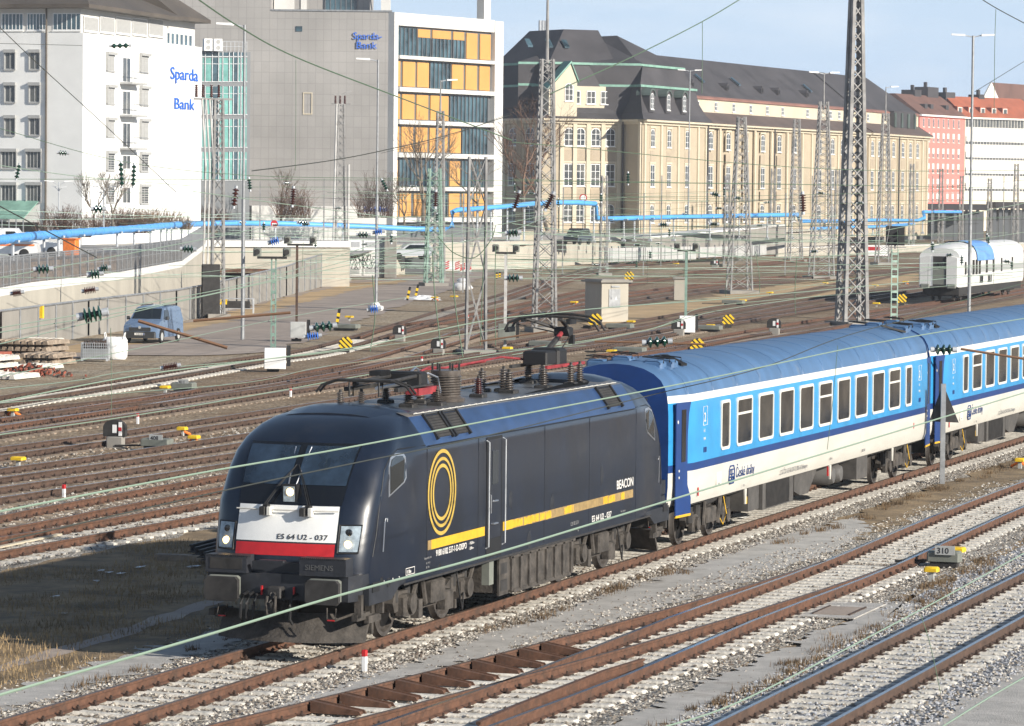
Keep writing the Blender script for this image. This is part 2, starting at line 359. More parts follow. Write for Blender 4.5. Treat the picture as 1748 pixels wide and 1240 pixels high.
def track(label, pts, side='rail_rust', top='rail_top_dull', sl='sleeper_brown', indiv=None, step=3, rng=None, bearers=None, skip=None, bulk=True):
    c = catmull(pts, step); base = c[0].copy()
    root = thing('railway_track', label, 'railway track', (base.x, base.y, 0)); c = [p-base for p in c]
    for d in (-.7535, .7535): rail_mb(c, d, side, top).build('rail', root)
    # arc length
    acc = [0]; 
    for i in range(1, len(c)): acc.append(acc[-1]+(c[i]-c[i-1]).length)
    def at(s):
        for i in range(1, len(c)):
            if acc[i] >= s: t = (s-acc[i-1])/(acc[i]-acc[i-1]); q = c[i]-c[i-1]; return c[i-1]+q*t, atan2(q.y, q.x)
        return c[-1], 0
    if sl not in SLP: SLP[sl] = sleeper_mesh(matn=sl)
    n = 0; s = .3; mass = MB(sl, 'clip_rust'); me = SLP[sl]; proto = [v.co.copy() for v in me.vertices]; pf = [(list(p.vertices), p.material_index) for p in me.polygons]
    while s < acc[-1]:
        p, a = at(s); X = p.x+base.x; Y = p.y+base.y
        if (rng and not (rng[0] <= X <= rng[1])) or (skip and skip[0] < X < skip[1]): s += .6; continue
        if indiv and n < indiv:
            o = put('sleeper', me, root, (p.x, p.y, R.uniform(-.006, .006)), a+R.uniform(-.01, .01)); n += 1
        elif bulk and X < 330:
            ca, sa = cos(a), sin(a); big = (X < 150)
            if big: 
                o_ = len(mass.v); mass.v += [(p.x+v.x*ca-v.y*sa, p.y+v.x*sa+v.y*ca, v.z) for v in proto]
                for f, mi in pf: mass.f.append([i+o_ for i in f]); mass.m.append(mi)
            else:
                q = [(-.12, -1.25), (.12, -1.25), (.12, 1.25), (-.12, 1.25)]
                mass.add([(p.x+x*ca-y*sa, p.y+x*sa+y*ca, -.18) for x, y in q], [(0, 1, 2, 3)])
        s += .6
    if mass.v: o = mass.build('sleepers', root); o['kind'] = 'stuff'
    return root
PX = lambda L_: [tuple(G(x, y, 0)[:2]) for x, y in L_]
tk0 = track('track carrying the dark locomotive and the blue coaches', [(-16, 0), (20, 0), (120, 0), (400, 0)], 'rail_orange', 'rail_top_dull', 'sleeper_light', 100, 6)
def q1y(X): return -5.3 if X > 20 else -5.3+2.25*((20-X)/27)**1.6
tkq = track('turnout main track right of the locomotive with a smooth rusty rail pair', [(-16, -4.95), (-6.5, -5.12), (0, -5.28), (8, -5.2), (14, -5.3), (20, -5.33), (35, -5.05), (60, -5.05), (150, -5.05), (330, -5.05)], 'rail_orange', 'rail_top', 'sleeper_light', 100, 3, skip=(-9, 21))
tkd = track('diverging turnout track beside the locomotive with rusty brace wedges', [(X, q1y(X)) for X in (-16, -10, -7, -3, 0, 4, 8, 12, 16, 19.5)], 'rail_orange', 'rail_top_dull', 'sleeper_light', 100, 1.5, rng=(-16, -9))
bm_ = MB('sleeper_light', 'clip_rust')
for i in range(50):
    X = -9+.6*i; ya = q1y(X)+1.25; yb = -6.5; d = MB('sleeper_light', 'clip_rust')
    d.cham(-.12, .12, yb, ya, -.30, -.168, .03)
    for ry in (q1y(X)+.75, q1y(X)-.75, -5.25+.75, -5.25-.75):
        for e in (-.115, .115):
            d.box(-.06, .06, ry+e-.045, ry+e+.045, -.172, -.146, 1); d.tube([(0, ry+e, -.15), (0, ry+e, -.09)], .018, 5, 1)
    d.build('turnout_bearer', tkd, (X+16, -q1y(-16), 0)) if False else d.build('turnout_bearer', tkd, (X-tkd.location.x, -tkd.location.y, 0))
# wedges
for i in range(10):
    t = i/9; X = -4.9+8.3*t; ry = q1y(X)+.75
    w_ = MB('rail_orange'); a = (0, -.02, -.012); 
    w_.yz([(-.04, -.004), (-.04, -.17), (-.80, -.17), (-.78, -.13)], -.085, .085)
    for dx in (-.11, .11): w_.yz([(-.04, .012), (-.04, -.17), (-.84, -.17), (-.80, -.11)], dx-.012, dx+.012)
    w_.box(-.11, .11, -.12, -.09, -.165, -.06); w_.box(-.12, .12, -.76, -.66, -.17, -.15); w_.box(-.05, .05, -.74, -.68, -.15, -.12)
    w_.build('brace_wedge', tkd, (X-tkd.location.x, ry-tkd.location.y, 0))
g = MB('rail_orange', 'rail_top_dull')
for pr in ([(-6.2, -5.62), (-4.2, -5.56), (0.2, -5.58), (1.9, -5.72)],):
    c = [Vector((x-tkq.location.x, y-tkq.location.y, .012)) for x, y in pr]; rings = [[p+Vector((0, yy, z)) for yy, z in RAILP] for p in c]; g.loft(rings)
g.build('check_rail', tkq)
tk3 = track('foremost track with bright polished rail heads in pale blue ballast', [(-16, -9.5), (20, -9.55), (120, -9.6), (330, -9.6)], 'rail_rust', 'rail_top', 'sleeper_light', 100, 6)
track('rusty track on pale ballast nearest behind the locomotive', [(-30, 13.9), (-5, 13.0), (14, 12.5), (30, 12.0), (80, 11.2), (330, 10.5)], 'rail_orange', 'rail_top_dull', 'sleeper_light', 100, 4, rng=(8, 330))
track('second rusty track behind the locomotive, converging with the first', [(-30, 15.9), (0, 15.0), (20, 14.75), (60, 15.1), (330, 16)], 'rail_orange', 'rail_top_dull', 'sleeper_brown', 100, 4, rng=(12, 330))
track('yard track passing behind the yellow topped point machine markers', [(-30, 20.5), (0, 19.4), (28.5, 18.45), (42, 17.95), (80, 17.4), (330, 19)], 'rail_rust', 'rail_top', 'sleeper_brown', 0, 4, rng=(20, 330))
track('curved yard track joining beside the small dwarf signal', [(-10, 25), (10, 22.6), (35, 21.2), (50, 20.9), (90, 21.2), (330, 27)], 'rail_rust', 'rail_top', 'sleeper_brown', 0, 4, rng=(24, 330))
track('yard track running just behind the small dwarf signal', [(-10, 26.5), (20, 25.3), (42, 24.9), (60, 24.9), (120, 27), (330, 36)], 'rail_rust', 'rail_top', 'sleeper_brown', 0, 4, rng=(36, 330))
track('brown yard track in front of the grey signal box post', [(0, 27), (40, 28.5), (50.5, 29.2), (70, 30.1), (120, 32.6), (200, 38), (330, 47)], 'rail_rust', 'rail_top', 'sleeper_brown', 0, 4, rng=(40, 330))
track('rusty siding whose end lies before the stacked sleepers', [(10, 31.6), (40, 32.3), (57, 32.5), (82, 32.6), (130, 36.8), (200, 44), (330, 60)], 'rail_rust', 'rail_top_dull', 'sleeper_brown', 0, 4, rng=(45, 330))
track('track on light sleepers nearest to the parked blue van', PX([(-60, 692), (0, 682), (250, 643), (430, 612), (550, 594), (690, 554), (780, 526), (850, 508), (915, 487), (970, 470), (1070, 446), (1200, 432), (1400, 419), (1600, 410)]), 'rail_rust', 'rail_top_dull', 'sleeper_light', 100, 4)
track('track branching off behind the striped round disc', PX([(640, 574), (700, 555), (850, 530), (1000, 497), (1100, 478), (1250, 456), (1400, 440), (1600, 428), (1760, 420)]), 'rail_orange', 'rail_top_dull', 'sleeper_brown', 0, 6)
track('long rising track crossing the yard in the middle', PX([(-40, 726), (0, 720), (300, 676), (600, 624), (720, 592), (790, 570), (860, 546), (960, 520), (1080, 500), (1250, 480), (1450, 462), (1600, 450), (1760, 440)]), 'rail_orange', 'rail_top', 'sleeper_brown', 0, 5)
track('track passing in front of the little concrete kiosk', PX([(760, 616), (874, 602), (1000, 580), (1100, 561), (1200, 543), (1300, 525), (1400, 508), (1560, 490), (1760, 466)]), 'rail_rust', 'rail_top', 'sleeper_brown', 0, 5)
track('rusty track directly behind the first blue coach roof', PX([(1040, 606), (1150, 592), (1240, 574), (1400, 547), (1560, 522), (1760, 494)]), 'rail_orange', 'rail_top_dull', 'sleeper_brown', 0, 5)
track('track behind the little concrete kiosk', PX([(780, 572), (880, 548), (1000, 526), (1100, 510), (1240, 490), (1400, 473), (1600, 455), (1760, 444)]), 'rail_rust', 'rail_top', 'sleeper_brown', 0, 5)
track('faint track curving towards the far ramp', PX([(880, 506), (960, 478), (1060, 455), (1200, 442), (1400, 430), (1600, 420), (1760, 414)]), 'rail_orange', 'rail_top_dull', 'sleeper_brown', 0, 6)
track('track on which the parked white railcar stands', [(120, 31.5), (170, 36.3), (205, 38.2), (226, 38.6), (300, 38.6), (420, 38.6)], 'rail_rust', 'rail_top_dull', 'sleeper_brown', 0, 5)
track('far track along the light platform edge', PX([(1180, 425), (1350, 412), (1560, 402), (1760, 396)]), 'rail_rust', 'rail_top_dull', 'sleeper_brown', 0, 8)
track('rusty siding between the mast foot and the green post', PX([(1180, 622), (1330, 590), (1500, 545), (1620, 515), (1760, 486)]), 'rail_orange', 'rail_top_dull', 'sleeper_brown', 0, 5)
# loose stones
st = MB('stone_a', 'stone_b', 'stone_c', 'stone_d') if 'stone_a' in MATS else None
mat('stone_a', (.38, .345, .30), .95, 0); mat('stone_b', (.54, .505, .45), .95, 0); mat('stone_c', (.22, .19, .155), .95, 0); mat('stone_d', (.35, .36, .385), .95, 0); mat('stone_e', (.13, .10, .08), .95, 0)
def scatter(name, regs, mats, wts, size=.037):
    st = MB(*mats); nm = len(mats)
    for x0, x1, y0, y1, dens in regs:
        for _ in range(int((x1-x0)*(y1-y0)*dens)):
            x = R.uniform(x0, x1); y = R.uniform(y0, y1); s = size*R.uniform(.55, 1.35); k = R.choices(range(nm), wts)[0]
            z = -.212+s*R.uniform(.1, .5); a = R.uniform(0, 6.28); o = len(st.v)
            pts = []
            for i in range(4): b = a+i*1.57+R.uniform(-.35, .35); r = s*R.uniform(.6, 1.1); pts.append((x+cos(b)*r, y+sin(b)*r, z+R.uniform(-.3, .3)*s))
            pts += [(x+R.uniform(-.3, .3)*s, y+R.uniform(-.3, .3)*s, z+s*R.uniform(.4, .8)), (x, y, z-s*.7)]
            st.v += pts
            for f in ((0, 1, 4), (1, 2, 4), (2, 3, 4), (3, 0, 4)): st.f.append([i+o for i in f]); st.m.append(k)
    o = st.build(name); o['kind'] = 'stuff'; return o
scatter('ballast_stones', [(-9, 20, -1.75, 1.7, 125), (20, 60, -1.9, -.95, 60), (-9, 24, -6.9, -2.6, 85), (24, 45, -7, -3, 40), (-9, 3, -2.0, -1.6, 90), (2, 11, -2.6, -1.7, 6)], ['stone_a', 'stone_b', 'stone_c', 'stone_e'], [5, 3, 3, 2])
scatter('ballast_stones', [(-8, 26, -8.75, -7.75, 140), (-8, 26, -10.2, -8.8, 95), (-6, 26, -11.5, -10.3, 140), (12, 45, -8.7, -7.0, 60)], ['stone_d', 'stone_a', 'stone_c', 'stone_b'], [6, 2, 3, 3])
scatter('loose_gravel', [(-9, 30, -3.6, -1.7, 7), (-9, 14, -8.0, -6.9, 9), (-9, 14, 1.7, 3.0, 8), (-5, 30, -13.5, -11.3, 5), (-9, 14, -2.45, -2.2, 30), (-9, 10, -7.1, -6.85, 40), (-9, 12, -7.95, -7.7, 40), (0, 24, -1.95, -1.60, 90), (-2, 12, -3.0, -2.3, 25), (12, 28, -3.9, -3.3, 45), (-9, 12, 2.6, 3.2, 30), (-9, 12, 1.6, 1.95, 60), (-6, 26, -11.75, -11.2, 50)], ['stone_a', 'stone_c', 'stone_e', 'stone_b'], [4, 4, 2, 1], .026)
scatter('ballast_stones', [(12, 50, 11.1, 17.2, 45), (20, 60, 17, 24, 14)], ['stone_a', 'stone_b', 'stone_c', 'stone_e'], [5, 2, 4, 3], .05)
def blades(name, spots, matn, h=.14, up=1):
    g = MB(matn)
    for x, y, hh in spots:
        a = R.uniform(0, 6.28); l = R.gauss(0, .35)*hh; b = R.uniform(0, 6.28); w_ = .008
        g.add([(x-cos(a)*w_, y-sin(a)*w_, -.21), (x+cos(a)*w_, y+sin(a)*w_, -.21), (x+cos(b)*l, y+sin(b)*l, -.21+hh)], [(0, 1, 2)])
    o = g.build(name); o['kind'] = 'stuff'; return o
mat('blade_dry', (.30, .215, .115), .9, 0, .4, .6); mat('blade_brown', (.13, .085, .045), .9, 0, .4, 1)
sp = [(R.uniform(-8, 20), R.uniform(2.9, 10.6), R.uniform(.04, .16)) for _ in range(26000)]
blades('dry_grass', [s for s in sp if sin(s[0]*.9+s[1])+sin(s[1]*1.7-s[0]*.4)+R.gauss(0, .5) > -.6], 'blade_dry')
sp = []
for x0, x1, y0, n in [(-6, 16, -7.85, 34), (14, 24, -7.3, 16), (6, 18, -1.72, 14), (24, 60, -2.3, 40), (-8, 10, 1.95, 10), (30, 55, -7.3, 18)]:
    for _ in range(n):
        cx, cy, r = R.uniform(x0, x1), y0+R.gauss(0, .15), R.uniform(.1, .35)
        sp += [(cx+R.gauss(0, r), cy+R.gauss(0, r*.4), R.uniform(.03, .15)) for _ in range(70)]
blades('withered_weeds', sp, 'blade_brown')
# ================================================================== LOCOMOTIVE
LEN = 19.28
def lerp(a, b, t): return a+(b-a)*t
def interp(tab, z):
    if z <= tab[0][0]: return tab[0][1:]
    for i in range(len(tab)-1):
        a, b = tab[i], tab[i+1]
        if z <= b[0]:
            t = (z-a[0])/(b[0]-a[0]); return tuple(lerp(p, q, t) for p, q in zip(a[1:], b[1:]))
    return tab[-1][1:]
# z : nose front x, nose depth, half width at cab, half width of the long body
NOSE = [(.98, .50, .52, 1.34, 1.49), (1.55, .50, .55, 1.36, 1.49), (1.8, .56, .58, 1.38, 1.49), (2.4, .74, .62, 1.40, 1.49), (2.9, 1.07, .66, 1.395, 1.49), (3.2, 1.33, .72, 1.37, 1.485),
        (3.4, 1.55, .80, 1.31, 1.39), (3.58, 1.84, .9, 1.22, 1.26), (3.72, 2.2, 1.0, 1.07, 1.15), (3.80, 2.6, .95, .86, .9), (3.85, 3.0, .8, .55, .55)]
def nose_x(y, z):
    xf, nd, w_, _ = interp(NOSE, z); s = min(.9999, abs(y)/w_); return xf+nd*(1-(1-s**2.7)**(1/2.7))
loc = thing('locomotive', 'dark navy electric locomotive with yellow rings and a white and red front', 'locomotive', (0, 0, 0))
NS = 15
def outline(z):
    xf, nd, wc, wb = interp(NOSE, z); half = []
    for k in range(NS):
        a = (pi/2)*k/(NS-1); s = sin(a)**.9; x = xf+nd*(1-max(0, 1-s**2.7)**(1/2.7)); half.append((x, wc*s))
    x0 = xf+nd
    for t in (.12, .3, .5, .7, .88, 1.0):
        e = t*t*(3-2*t); half.append((lerp(x0, 3.3, t), lerp(wc, wb, e)))
    for X in (4.8, 6.4, 8.0, 9.64): half.append((X, wb))
    q = [(x, -y) for x, y in half]                        # near side, front to middle
    side = q+[(LEN-x, y) for x, y in q[:-1][::-1]]        # near side to the rear centre
    far = [(x, -y) for x, y in side[1:-1]][::-1]
    return side+far
zs = [.98, 1.25, 1.55, 1.68, 1.8, 2.0, 2.2, 2.4, 2.6, 2.8, 2.95, 3.1, 3.2, 3.24, 3.32, 3.4, 3.5, 3.6, 3.66, 3.72, 3.76, 3.80, 3.83, 3.85]
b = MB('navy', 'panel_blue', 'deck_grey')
NR = len(outline(2))
tops = [[(x, y, z) for x, y in outline(z)] for z in zs]
# the machine room roof between the cabs is a flat deck at 3.75
for rg, z in zip(tops, zs):
    for i, (x, y, zc) in enumerate(rg):
        if z > 3.74 and 3.6 < x < LEN-3.6: 
            rg[i] = (x, max(-1.13, min(1.13, y*1.13/max(.01, interp(NOSE, z)[3]))) if z < 3.745 else max(-1.12, min(1.12, y/max(.01, interp(NOSE, z)[3])*(1.12-(z-3.74)*2))), 3.74)
b.loft(tops)
b.m = []
k = NR
for i in range(len(tops)-1):
    for j in range(k):
        z = zs[i]; x = (tops[i][j][0]+tops[i][(j+1) % k][0])/2; y = tops[i][j][1]
        mi = 0
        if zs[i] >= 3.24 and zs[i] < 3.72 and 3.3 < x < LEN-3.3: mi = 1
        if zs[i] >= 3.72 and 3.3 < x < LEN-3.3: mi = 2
        b.m.append(mi)
b.m += [0, 2]
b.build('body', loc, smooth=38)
# raised fairing behind the front cab, recess for the pantograph
f = MB('deck_grey', 'navy')
f.box(3.6, LEN-3.6, -1.1, 1.1, 3.73, 3.755)
f.build('roof_deck', loc)
for xm in (0, 1):
    fx = (lambda x: x) if not xm else (lambda x: LEN-x)
    q = MB('navy')
    q.loft([[(fx(x), y*wf, z*hf+3.72*(1-hf)) for y, z in ((-1.05, 3.72), (-.9, 3.82), (-.55, 3.90), (0, 3.93), (.55, 3.90), (.9, 3.82), (1.05, 3.72))] for x, wf, hf in ((2.5, .78, .4), (2.9, .9, .85), (3.3, .98, 1), (3.8, 1, .95), (4.15, 1, .5))])
    q.build('roof_fairing', loc, smooth=40)
def patch(name, mt, y0, y1, z0, z1, off=.010, parent=loc, ny=20, nz=8, shape=None, label=None, rear=False, mat2=None):
    p = MB(mt); n = ny+1; vs = []
    for i in range(nz+1):
        z = lerp(z0, z1, i/nz); ya, yb = shape(z) if shape else (y0, y1)
        for j in range(n):
            y = lerp(ya, yb, j/ny); x = nose_x(y, z); dx = (nose_x(y, z+.02)-nose_x(y, z-.02))/.04; dy = (nose_x(y+.02, z)-nose_x(y-.02, z))/.04
            l = sqrt(1+min(9, dx*dx)+min(9, dy*dy)); vs.append((x-off/l*(1), y+off*max(-3, min(3, dy))/l, z+off*dx/l))
    if rear: vs = [(LEN-a, b_, c_) for a, b_, c_ in vs]
    p.add(vs, [(i*n+j, i*n+j+1, (i+1)*n+j+1, (i+1)*n+j) for i in range(nz) for j in range(ny)])
    return p.build(name, parent, smooth=60, label=label)
patch('number_panel', 'white_paint', -.87, .87, 1.80, 2.38, .008)
patch('red_band', 'red_paint', -.86, .86, 1.575, 1.775, .008)
patch('navy_band', 'navy_matt', -.87, .87, 1.775, 1.80, .006)
for rr in (False, True):
    ws = patch('windscreen', 'glass_black', 0, 0, 2.40, 3.36, .008, rear=rr, shape=lambda z: (-.90-.06*(z-2.4), .90+.10*(z-2.4)))
    patch('glass_pane', 'glass_cab', 0, 0, 2.70, 3.31, .016, parent=ws, rear=rr, shape=lambda z: (.06, .88+.10*(z-2.4)))
    patch('glass_pane', 'glass_cab', 0, 0, 2.70, 3.31, .016, parent=ws, rear=rr, shape=lambda z: (-.88-.05*(z-2.4), -.06))
for s in (-1, 1):     # corner headlights
    h = patch('headlight', 'lamp_lens', 0, 0, 1.66, 2.07, .018, shape=lambda z: tuple(sorted((s*.93, s*(1.21+.05*(z-1.66))))))
    fr = MB('black')
    pts = [(nose_x(s*y, z)-.022, s*y, z) for y, z in ((.91, 1.64), (1.22, 1.64), (1.24, 2.09), (.91, 2.09), (.91, 1.64))]
    fr.tube(pts, .014, 5); fr.build('bezel', h)
    for z, r_l, mt in ((1.78, .062, 'lamp_lit'), (1.97, .06, 'glass_dark')):
        y = s*1.06; x = nose_x(y, z)-.028
        l = MB(mt); l.lathe([(0, -.02), (r_l*.7, -.018), (r_l, 0), (r_l, .03)], (x, y, z), 'x', 14); l.build('bulb', h, smooth=40)
tl = MB('black', 'lamp_lens'); x = nose_x(0, 2.58); tl.box(x-.10, x+.05, -.13, .13, 2.41, 2.72); tl.box(x-.115, x-.1, -.095, .095, 2.44, 2.69, 1); t0 = tl.build('top_headlight', loc)
MB('lamp_lit').lathe([(0, -.03), (.045, -.022), (.065, 0), (.065, .03)], (x-.115, -.02, 2.60), 'x', 14).build('bulb', t0, smooth=40)
# wipers
for ya, yb in ((.36, .02), (-.38, -.02)):
    wp = MB('black', 'chrome'); xb = nose_x(ya, 2.36)-.10
    wp.cham(xb-.03, xb+.08, ya-.05, ya+.05, 2.27, 2.40, .015)
    e = (nose_x(yb, 3.05)-.05, yb+.0, 3.02)
    wp.tube([(xb, ya, 2.38), (nose_x(ya*.7, 2.7)-.07, lerp(ya, yb, .5), 2.72), e], .010, 5); wp.tube([(xb, ya*1.1, 2.38), (nose_x(ya, 2.7)-.07, lerp(ya*1.15, yb, .5), 2.72), e], .008, 5)
    wp.tube([(nose_x(yb, 2.62)-.03, yb+.04*(1 if ya > 0 else -1), 2.66), (nose_x(yb, 3.3)-.03, yb-.12*(1 if ya > 0 else -1)*(-1), 3.30)], .011, 5, 1)
    wp.build('wiper', loc)
hr = MB('frame_cream', 'chrome')
pr = [(nose_x(y, 2.34)-.085, y, 2.30+.01) for y in (.90, .6, .3, 0, -.3, -.6, -.88)]
hr.tube(pr, .014, 6)
for y in (.36, -.36): x = nose_x(y, 2.3); hr.cham(x-.14, x-.0, y-.10, y-.03, 2.22, 2.36, .01, 0)
hr.build('front_handrail', loc)
for y in (.40, -.30): x = nose_x(y, 2.3); bk = MB('dark_steel'); bk.cham(x-.16, x-.05, y-.05, y+.05, 2.22, 2.36, .012); bk.build('wiper_motor', loc)
# lettering
def front_text(s, y, z, size, m_):
    o = text('lettering', s, size, m_, loc, (0, 0, 0), (0, 0, 0), .002, width=.86)
    for v in o.data.vertices: a, b_, c_ = v.co; v.co = (nose_x(y-a, z+b_)-.018-c_, y-a, z+b_)
    return o
front_text('ES 64 U2 - 037', .135, 1.845, .118, 'letter_dark')
def side_text(s, X, z, size, m_, sx=1, bold=0, par=loc, y=-1.495, width=None): return text('lettering', s, size, m_, par, (X, y, z), (radians(90), 0, 0), .002, sx=sx, bold=bold, width=width)
side_text('BEACON', 14.60, 1.71, .25, 'letter_white', bold=.002, width=1.14)
side_text('ES 64 U2 - 037', 12.94, 1.20, .165, 'letter_white', bold=.001, width=1.30)
side_text('9180 6182 537-1-D-DISPO', 3.80, 1.335, .15, 'letter_white', bold=.001, width=1.62)
side_text('LZB 182 537-1', 11.55, 1.235, .10, 'letter_grey', .9)
side_text('- 19,28 m -', 5.55, 1.385, .07, 'letter_white'); side_text('- 3,00 m -', 5.55, 1.295, .07, 'letter_white')
side_text('R 120m', 2.33, 1.17, .085, 'letter_white', .8, .001)
side_text('2', 1.93, 1.10, .10, 'letter_white'); side_text('1', 1.20, 1.10, .10, 'letter_white'); side_text('8', 1.62, 1.10, .10, 'letter_white')
for X, z, s in ((3.2, 1.33, 'Eigengewicht  86 t'), (3.3, 1.24, 'Br  P R G'), (3.3, 1.17, '80  140'), (3.3, 1.10, 'D  85 t'), (5.7, 1.10, 'REV DISPO 12.08'), (4.1, 1.09, 'Hydr. Bremse'), (14.9, 1.235, 'Voith  220 km/h'), (12.0, 1.10, 'Zug')): side_text(s, X, z, .052, 'letter_grey')
fx_ = MB('letter_white'); fx_.xz([(2.28, 1.145), (2.72, 1.145), (2.72, 1.155), (2.28, 1.155)], -1.497, -1.493); fx_.xz([(2.28, 1.255), (2.72, 1.255), (2.72, 1.265), (2.28, 1.265)], -1.497, -1.493)
for X in (2.28, 2.71): fx_.xz([(X, 1.155), (X+.01, 1.155), (X+.01, 1.255), (X, 1.255)], -1.497, -1.493)
fx_.build('label_frame', loc)
# rings
def ring(cx, cz, ro, ri, mt, name, y=-1.494):
    q = MB(mt); n = 64; vs = []
    for k in range(n):
        a = 2*pi*k/n
        for r in (ro, ri):
            for yy in (y, y-.004): vs.append((cx+r*cos(a), yy, cz+r*sin(a)))
    fs = []
    for k in range(n):
        o, p_ = 4*k, 4*((k+1) % n); fs += [(o+1, p_+1, p_+3, o+3), (o, o+1, p_+1, p_), (o+2, p_+2, p_+3, o+3)]
    q.add(vs, fs); return q.build(name, loc)
for ro, ri in ((.735, .672), (.60, .545), (.485, .425)): ring(4.09, 2.41, ro, ri, 'ring_gold', 'logo_ring')
ring(1.55, 1.10, .075, .062, 'dark_steel', 'jacking_ring', -1.455)
# stripe: fresh yellow pieces over the faded ochre band
ys = MB('ochre_faded'); ys.box(8.0, 15.76, -1.496, -1.49, 1.475, 1.635); ys.build('ochre_stripe', loc)
yy = MB('yellow_paint'); yy.box(3.55, 6.40, -1.4995, -1.491, 1.475, 1.635); yy.box(7.45, 8.0, -1.4995, -1.491, 1.475, 1.635); yy.box(6.62, 7.26, -1.487, -1.480, 1.475, 1.635)
X = 8.0
for a, e in ((8.0, 8.6), (8.66, 9.3), (9.34, 9.55), (9.62, 9.9), (9.96, 10.3), (11.15, 11.6), (11.66, 11.72), (13.7, 14.0), (14.04, 14.5), (14.9, 15.15)):
    x = a
    while x < e-.02:
        w_ = R.uniform(.05, .13); yy.xz([(x, 1.475+R.uniform(0, .03)), (min(e, x+w_), 1.475+R.uniform(0, .03)), (min(e, x+w_)+R.uniform(-.02, .02), 1.635-R.uniform(0, .03)), (x+R.uniform(-.02, .02), 1.635-R.uniform(0, .03))], -1.4995, -1.491); x += w_
yy.build('yellow_stripe', loc)
dy_ = MB('ochre_faded'); dy_.box(3.38, 3.55, -1.497, -1.49, 1.475, 1.635); dy_.build('stripe_end', loc)
# cab side seam, windows
def side_y(x, z):
    xf, nd, wc, wb = interp(NOSE, z); x0 = xf+nd; t = max(0, min(1, (x-x0)/(3.3-x0))); e = t*t*(3-2*t)
    if x < x0: s = 1-max(0, (x-xf)/nd); s = (1-s**2.7)**(1/2.7); return -wc*s
    return -lerp(wc, wb, e)
def side_poly(name, mt, pts, off, parent=loc, rear=False, thick=.012):
    q = MB(mt); vs = [(x, side_y(x, z)-off, z) for x, z in pts]+[(x, side_y(x, z)-off+thick, z) for x, z in pts]; n = len(pts)
    if rear: vs = [(LEN-a, b_, c_) for a, b_, c_ in vs]
    q.add(vs, [tuple(range(n))]+[(i, (i+1) % n, n+(i+1) % n, n+i) for i in range(n)]); return q.build(name, parent)
win = [(1.72, 2.54), (2.28, 2.71), (2.36, 2.78), (2.38, 3.08), (2.32, 3.14), (2.05, 3.15), (1.86, 3.10), (1.76, 2.98)]
for rr in (False, True):
    wf = side_poly('cab_side_window', 'chrome', [(2.05+(x-2.05)*1.2, 2.86+(z-2.86)*1.15) for x, z in win], .006, rear=rr)
    side_poly('glass', 'glass_dark', win, .014, wf, rear=rr)
    s_ = MB('black'); pts = [(1.02, 1.56), (1.12, 1.9), (1.22, 2.3), (1.36, 2.62), (1.55, 2.95), (1.85, 3.17), (2.2, 3.25), (3.3, 3.255)]
    pts = [(x, side_y(x, z)-.002, z) for x, z in pts]
    if rr: pts = [(LEN-a, b_, c_) for a, b_, c_ in pts]
    s_.tube(pts, .009, 4).build('panel_seam', loc)
    g_ = MB('black', 'chrome'); pts = [(1.38, 1.62), (1.40, 2.08), (1.43, 2.16), (1.50, 2.16), (1.50, 2.10)]; pts = [(x, side_y(x, z)-.045, z) for x, z in pts]
    if rr: pts = [(LEN-a, b_, c_) for a, b_, c_ in pts]
    g_.tube(pts, .012, 5, 1).build('grab_rail', loc)
# panel joints and weathering lines on the long side
for s in (-1, 1):
    for X, za, zb in ((3.32, 1.05, 3.22), (6.05, 1.05, 3.22), (9.9, 1.05, 3.22), (12.75, 1.05, 3.22), (15.95, 1.05, 3.22)):
        q = MB('black'); q.box(X-.004, X+.004, s*1.4925, s*1.488, za, zb); q.build('panel_seam', loc)
    q = MB('black'); q.box(3.4, LEN-3.4, s*1.500, s*1.480, 3.232, 3.245); q.build('roof_seam', loc)
    q = MB('under_dark'); q.box(2.2, LEN-2.2, s*1.4935, s*1.488, .985, 1.02); q.build('sill_strip', loc)
for X, z in ((9.0, 1.18), (10.4, 1.75), (13.6, 2.05), (7.9, 2.0)):
    q = MB('navy_matt'); n = 12; q.xz([(X+.13*cos(2*pi*k/n)*R.uniform(.6, 1.1), z+.22*sin(2*pi*k/n)*R.uniform(.6, 1.1)) for k in range(n)], -1.492, -1.4895); q.build('touched_up_paint', loc)
# door
dr = MB('black', 'navy', 'chrome', 'yellow_paint')
dr.box(6.50, 7.35, -1.498, -1.47, 1.06, 3.20, 0); dr.box(6.56, 7.29, -1.502, -1.49, 1.40, 3.15, 1)
d_ = dr.build('door', loc)
wn = MB('glass_dark'); wn.box(6.78, 7.12, -1.508, -1.495, 2.35, 2.95); wn.build('window', d_)
hd = MB('chrome'); 
for z in (2.06, 1.66): hd.tube([(6.72, -1.51, z), (6.72, -1.56, z), (6.95, -1.56, z), (6.95, -1.52, z)], .016, 6)
hd.tube([(6.64, -1.53, 1.85), (6.64, -1.53, 2.18)], .014, 6)
hd.build('handle', d_)
for X in (6.46, 7.39): hn = MB('galv_light'); hn.tube([(X, -1.50, 1.24), (X, -1.555, 1.27), (X, -1.555, 3.12), (X, -1.50, 3.15)], .013, 6); hn.build('door_handrail', loc)
st_ = MB('black'); st_.box(6.72, 7.12, -1.4985, -1.49, 1.06, 1.24); st_.build('step_hole', loc)
for X in (1.48, 4.02): MB('black').lathe([(0, 0), (.055, 0), (.06, .01)], (X, side_y(X, 1.1)-.008, 1.14), 'y', 16).build('side_hole', loc)
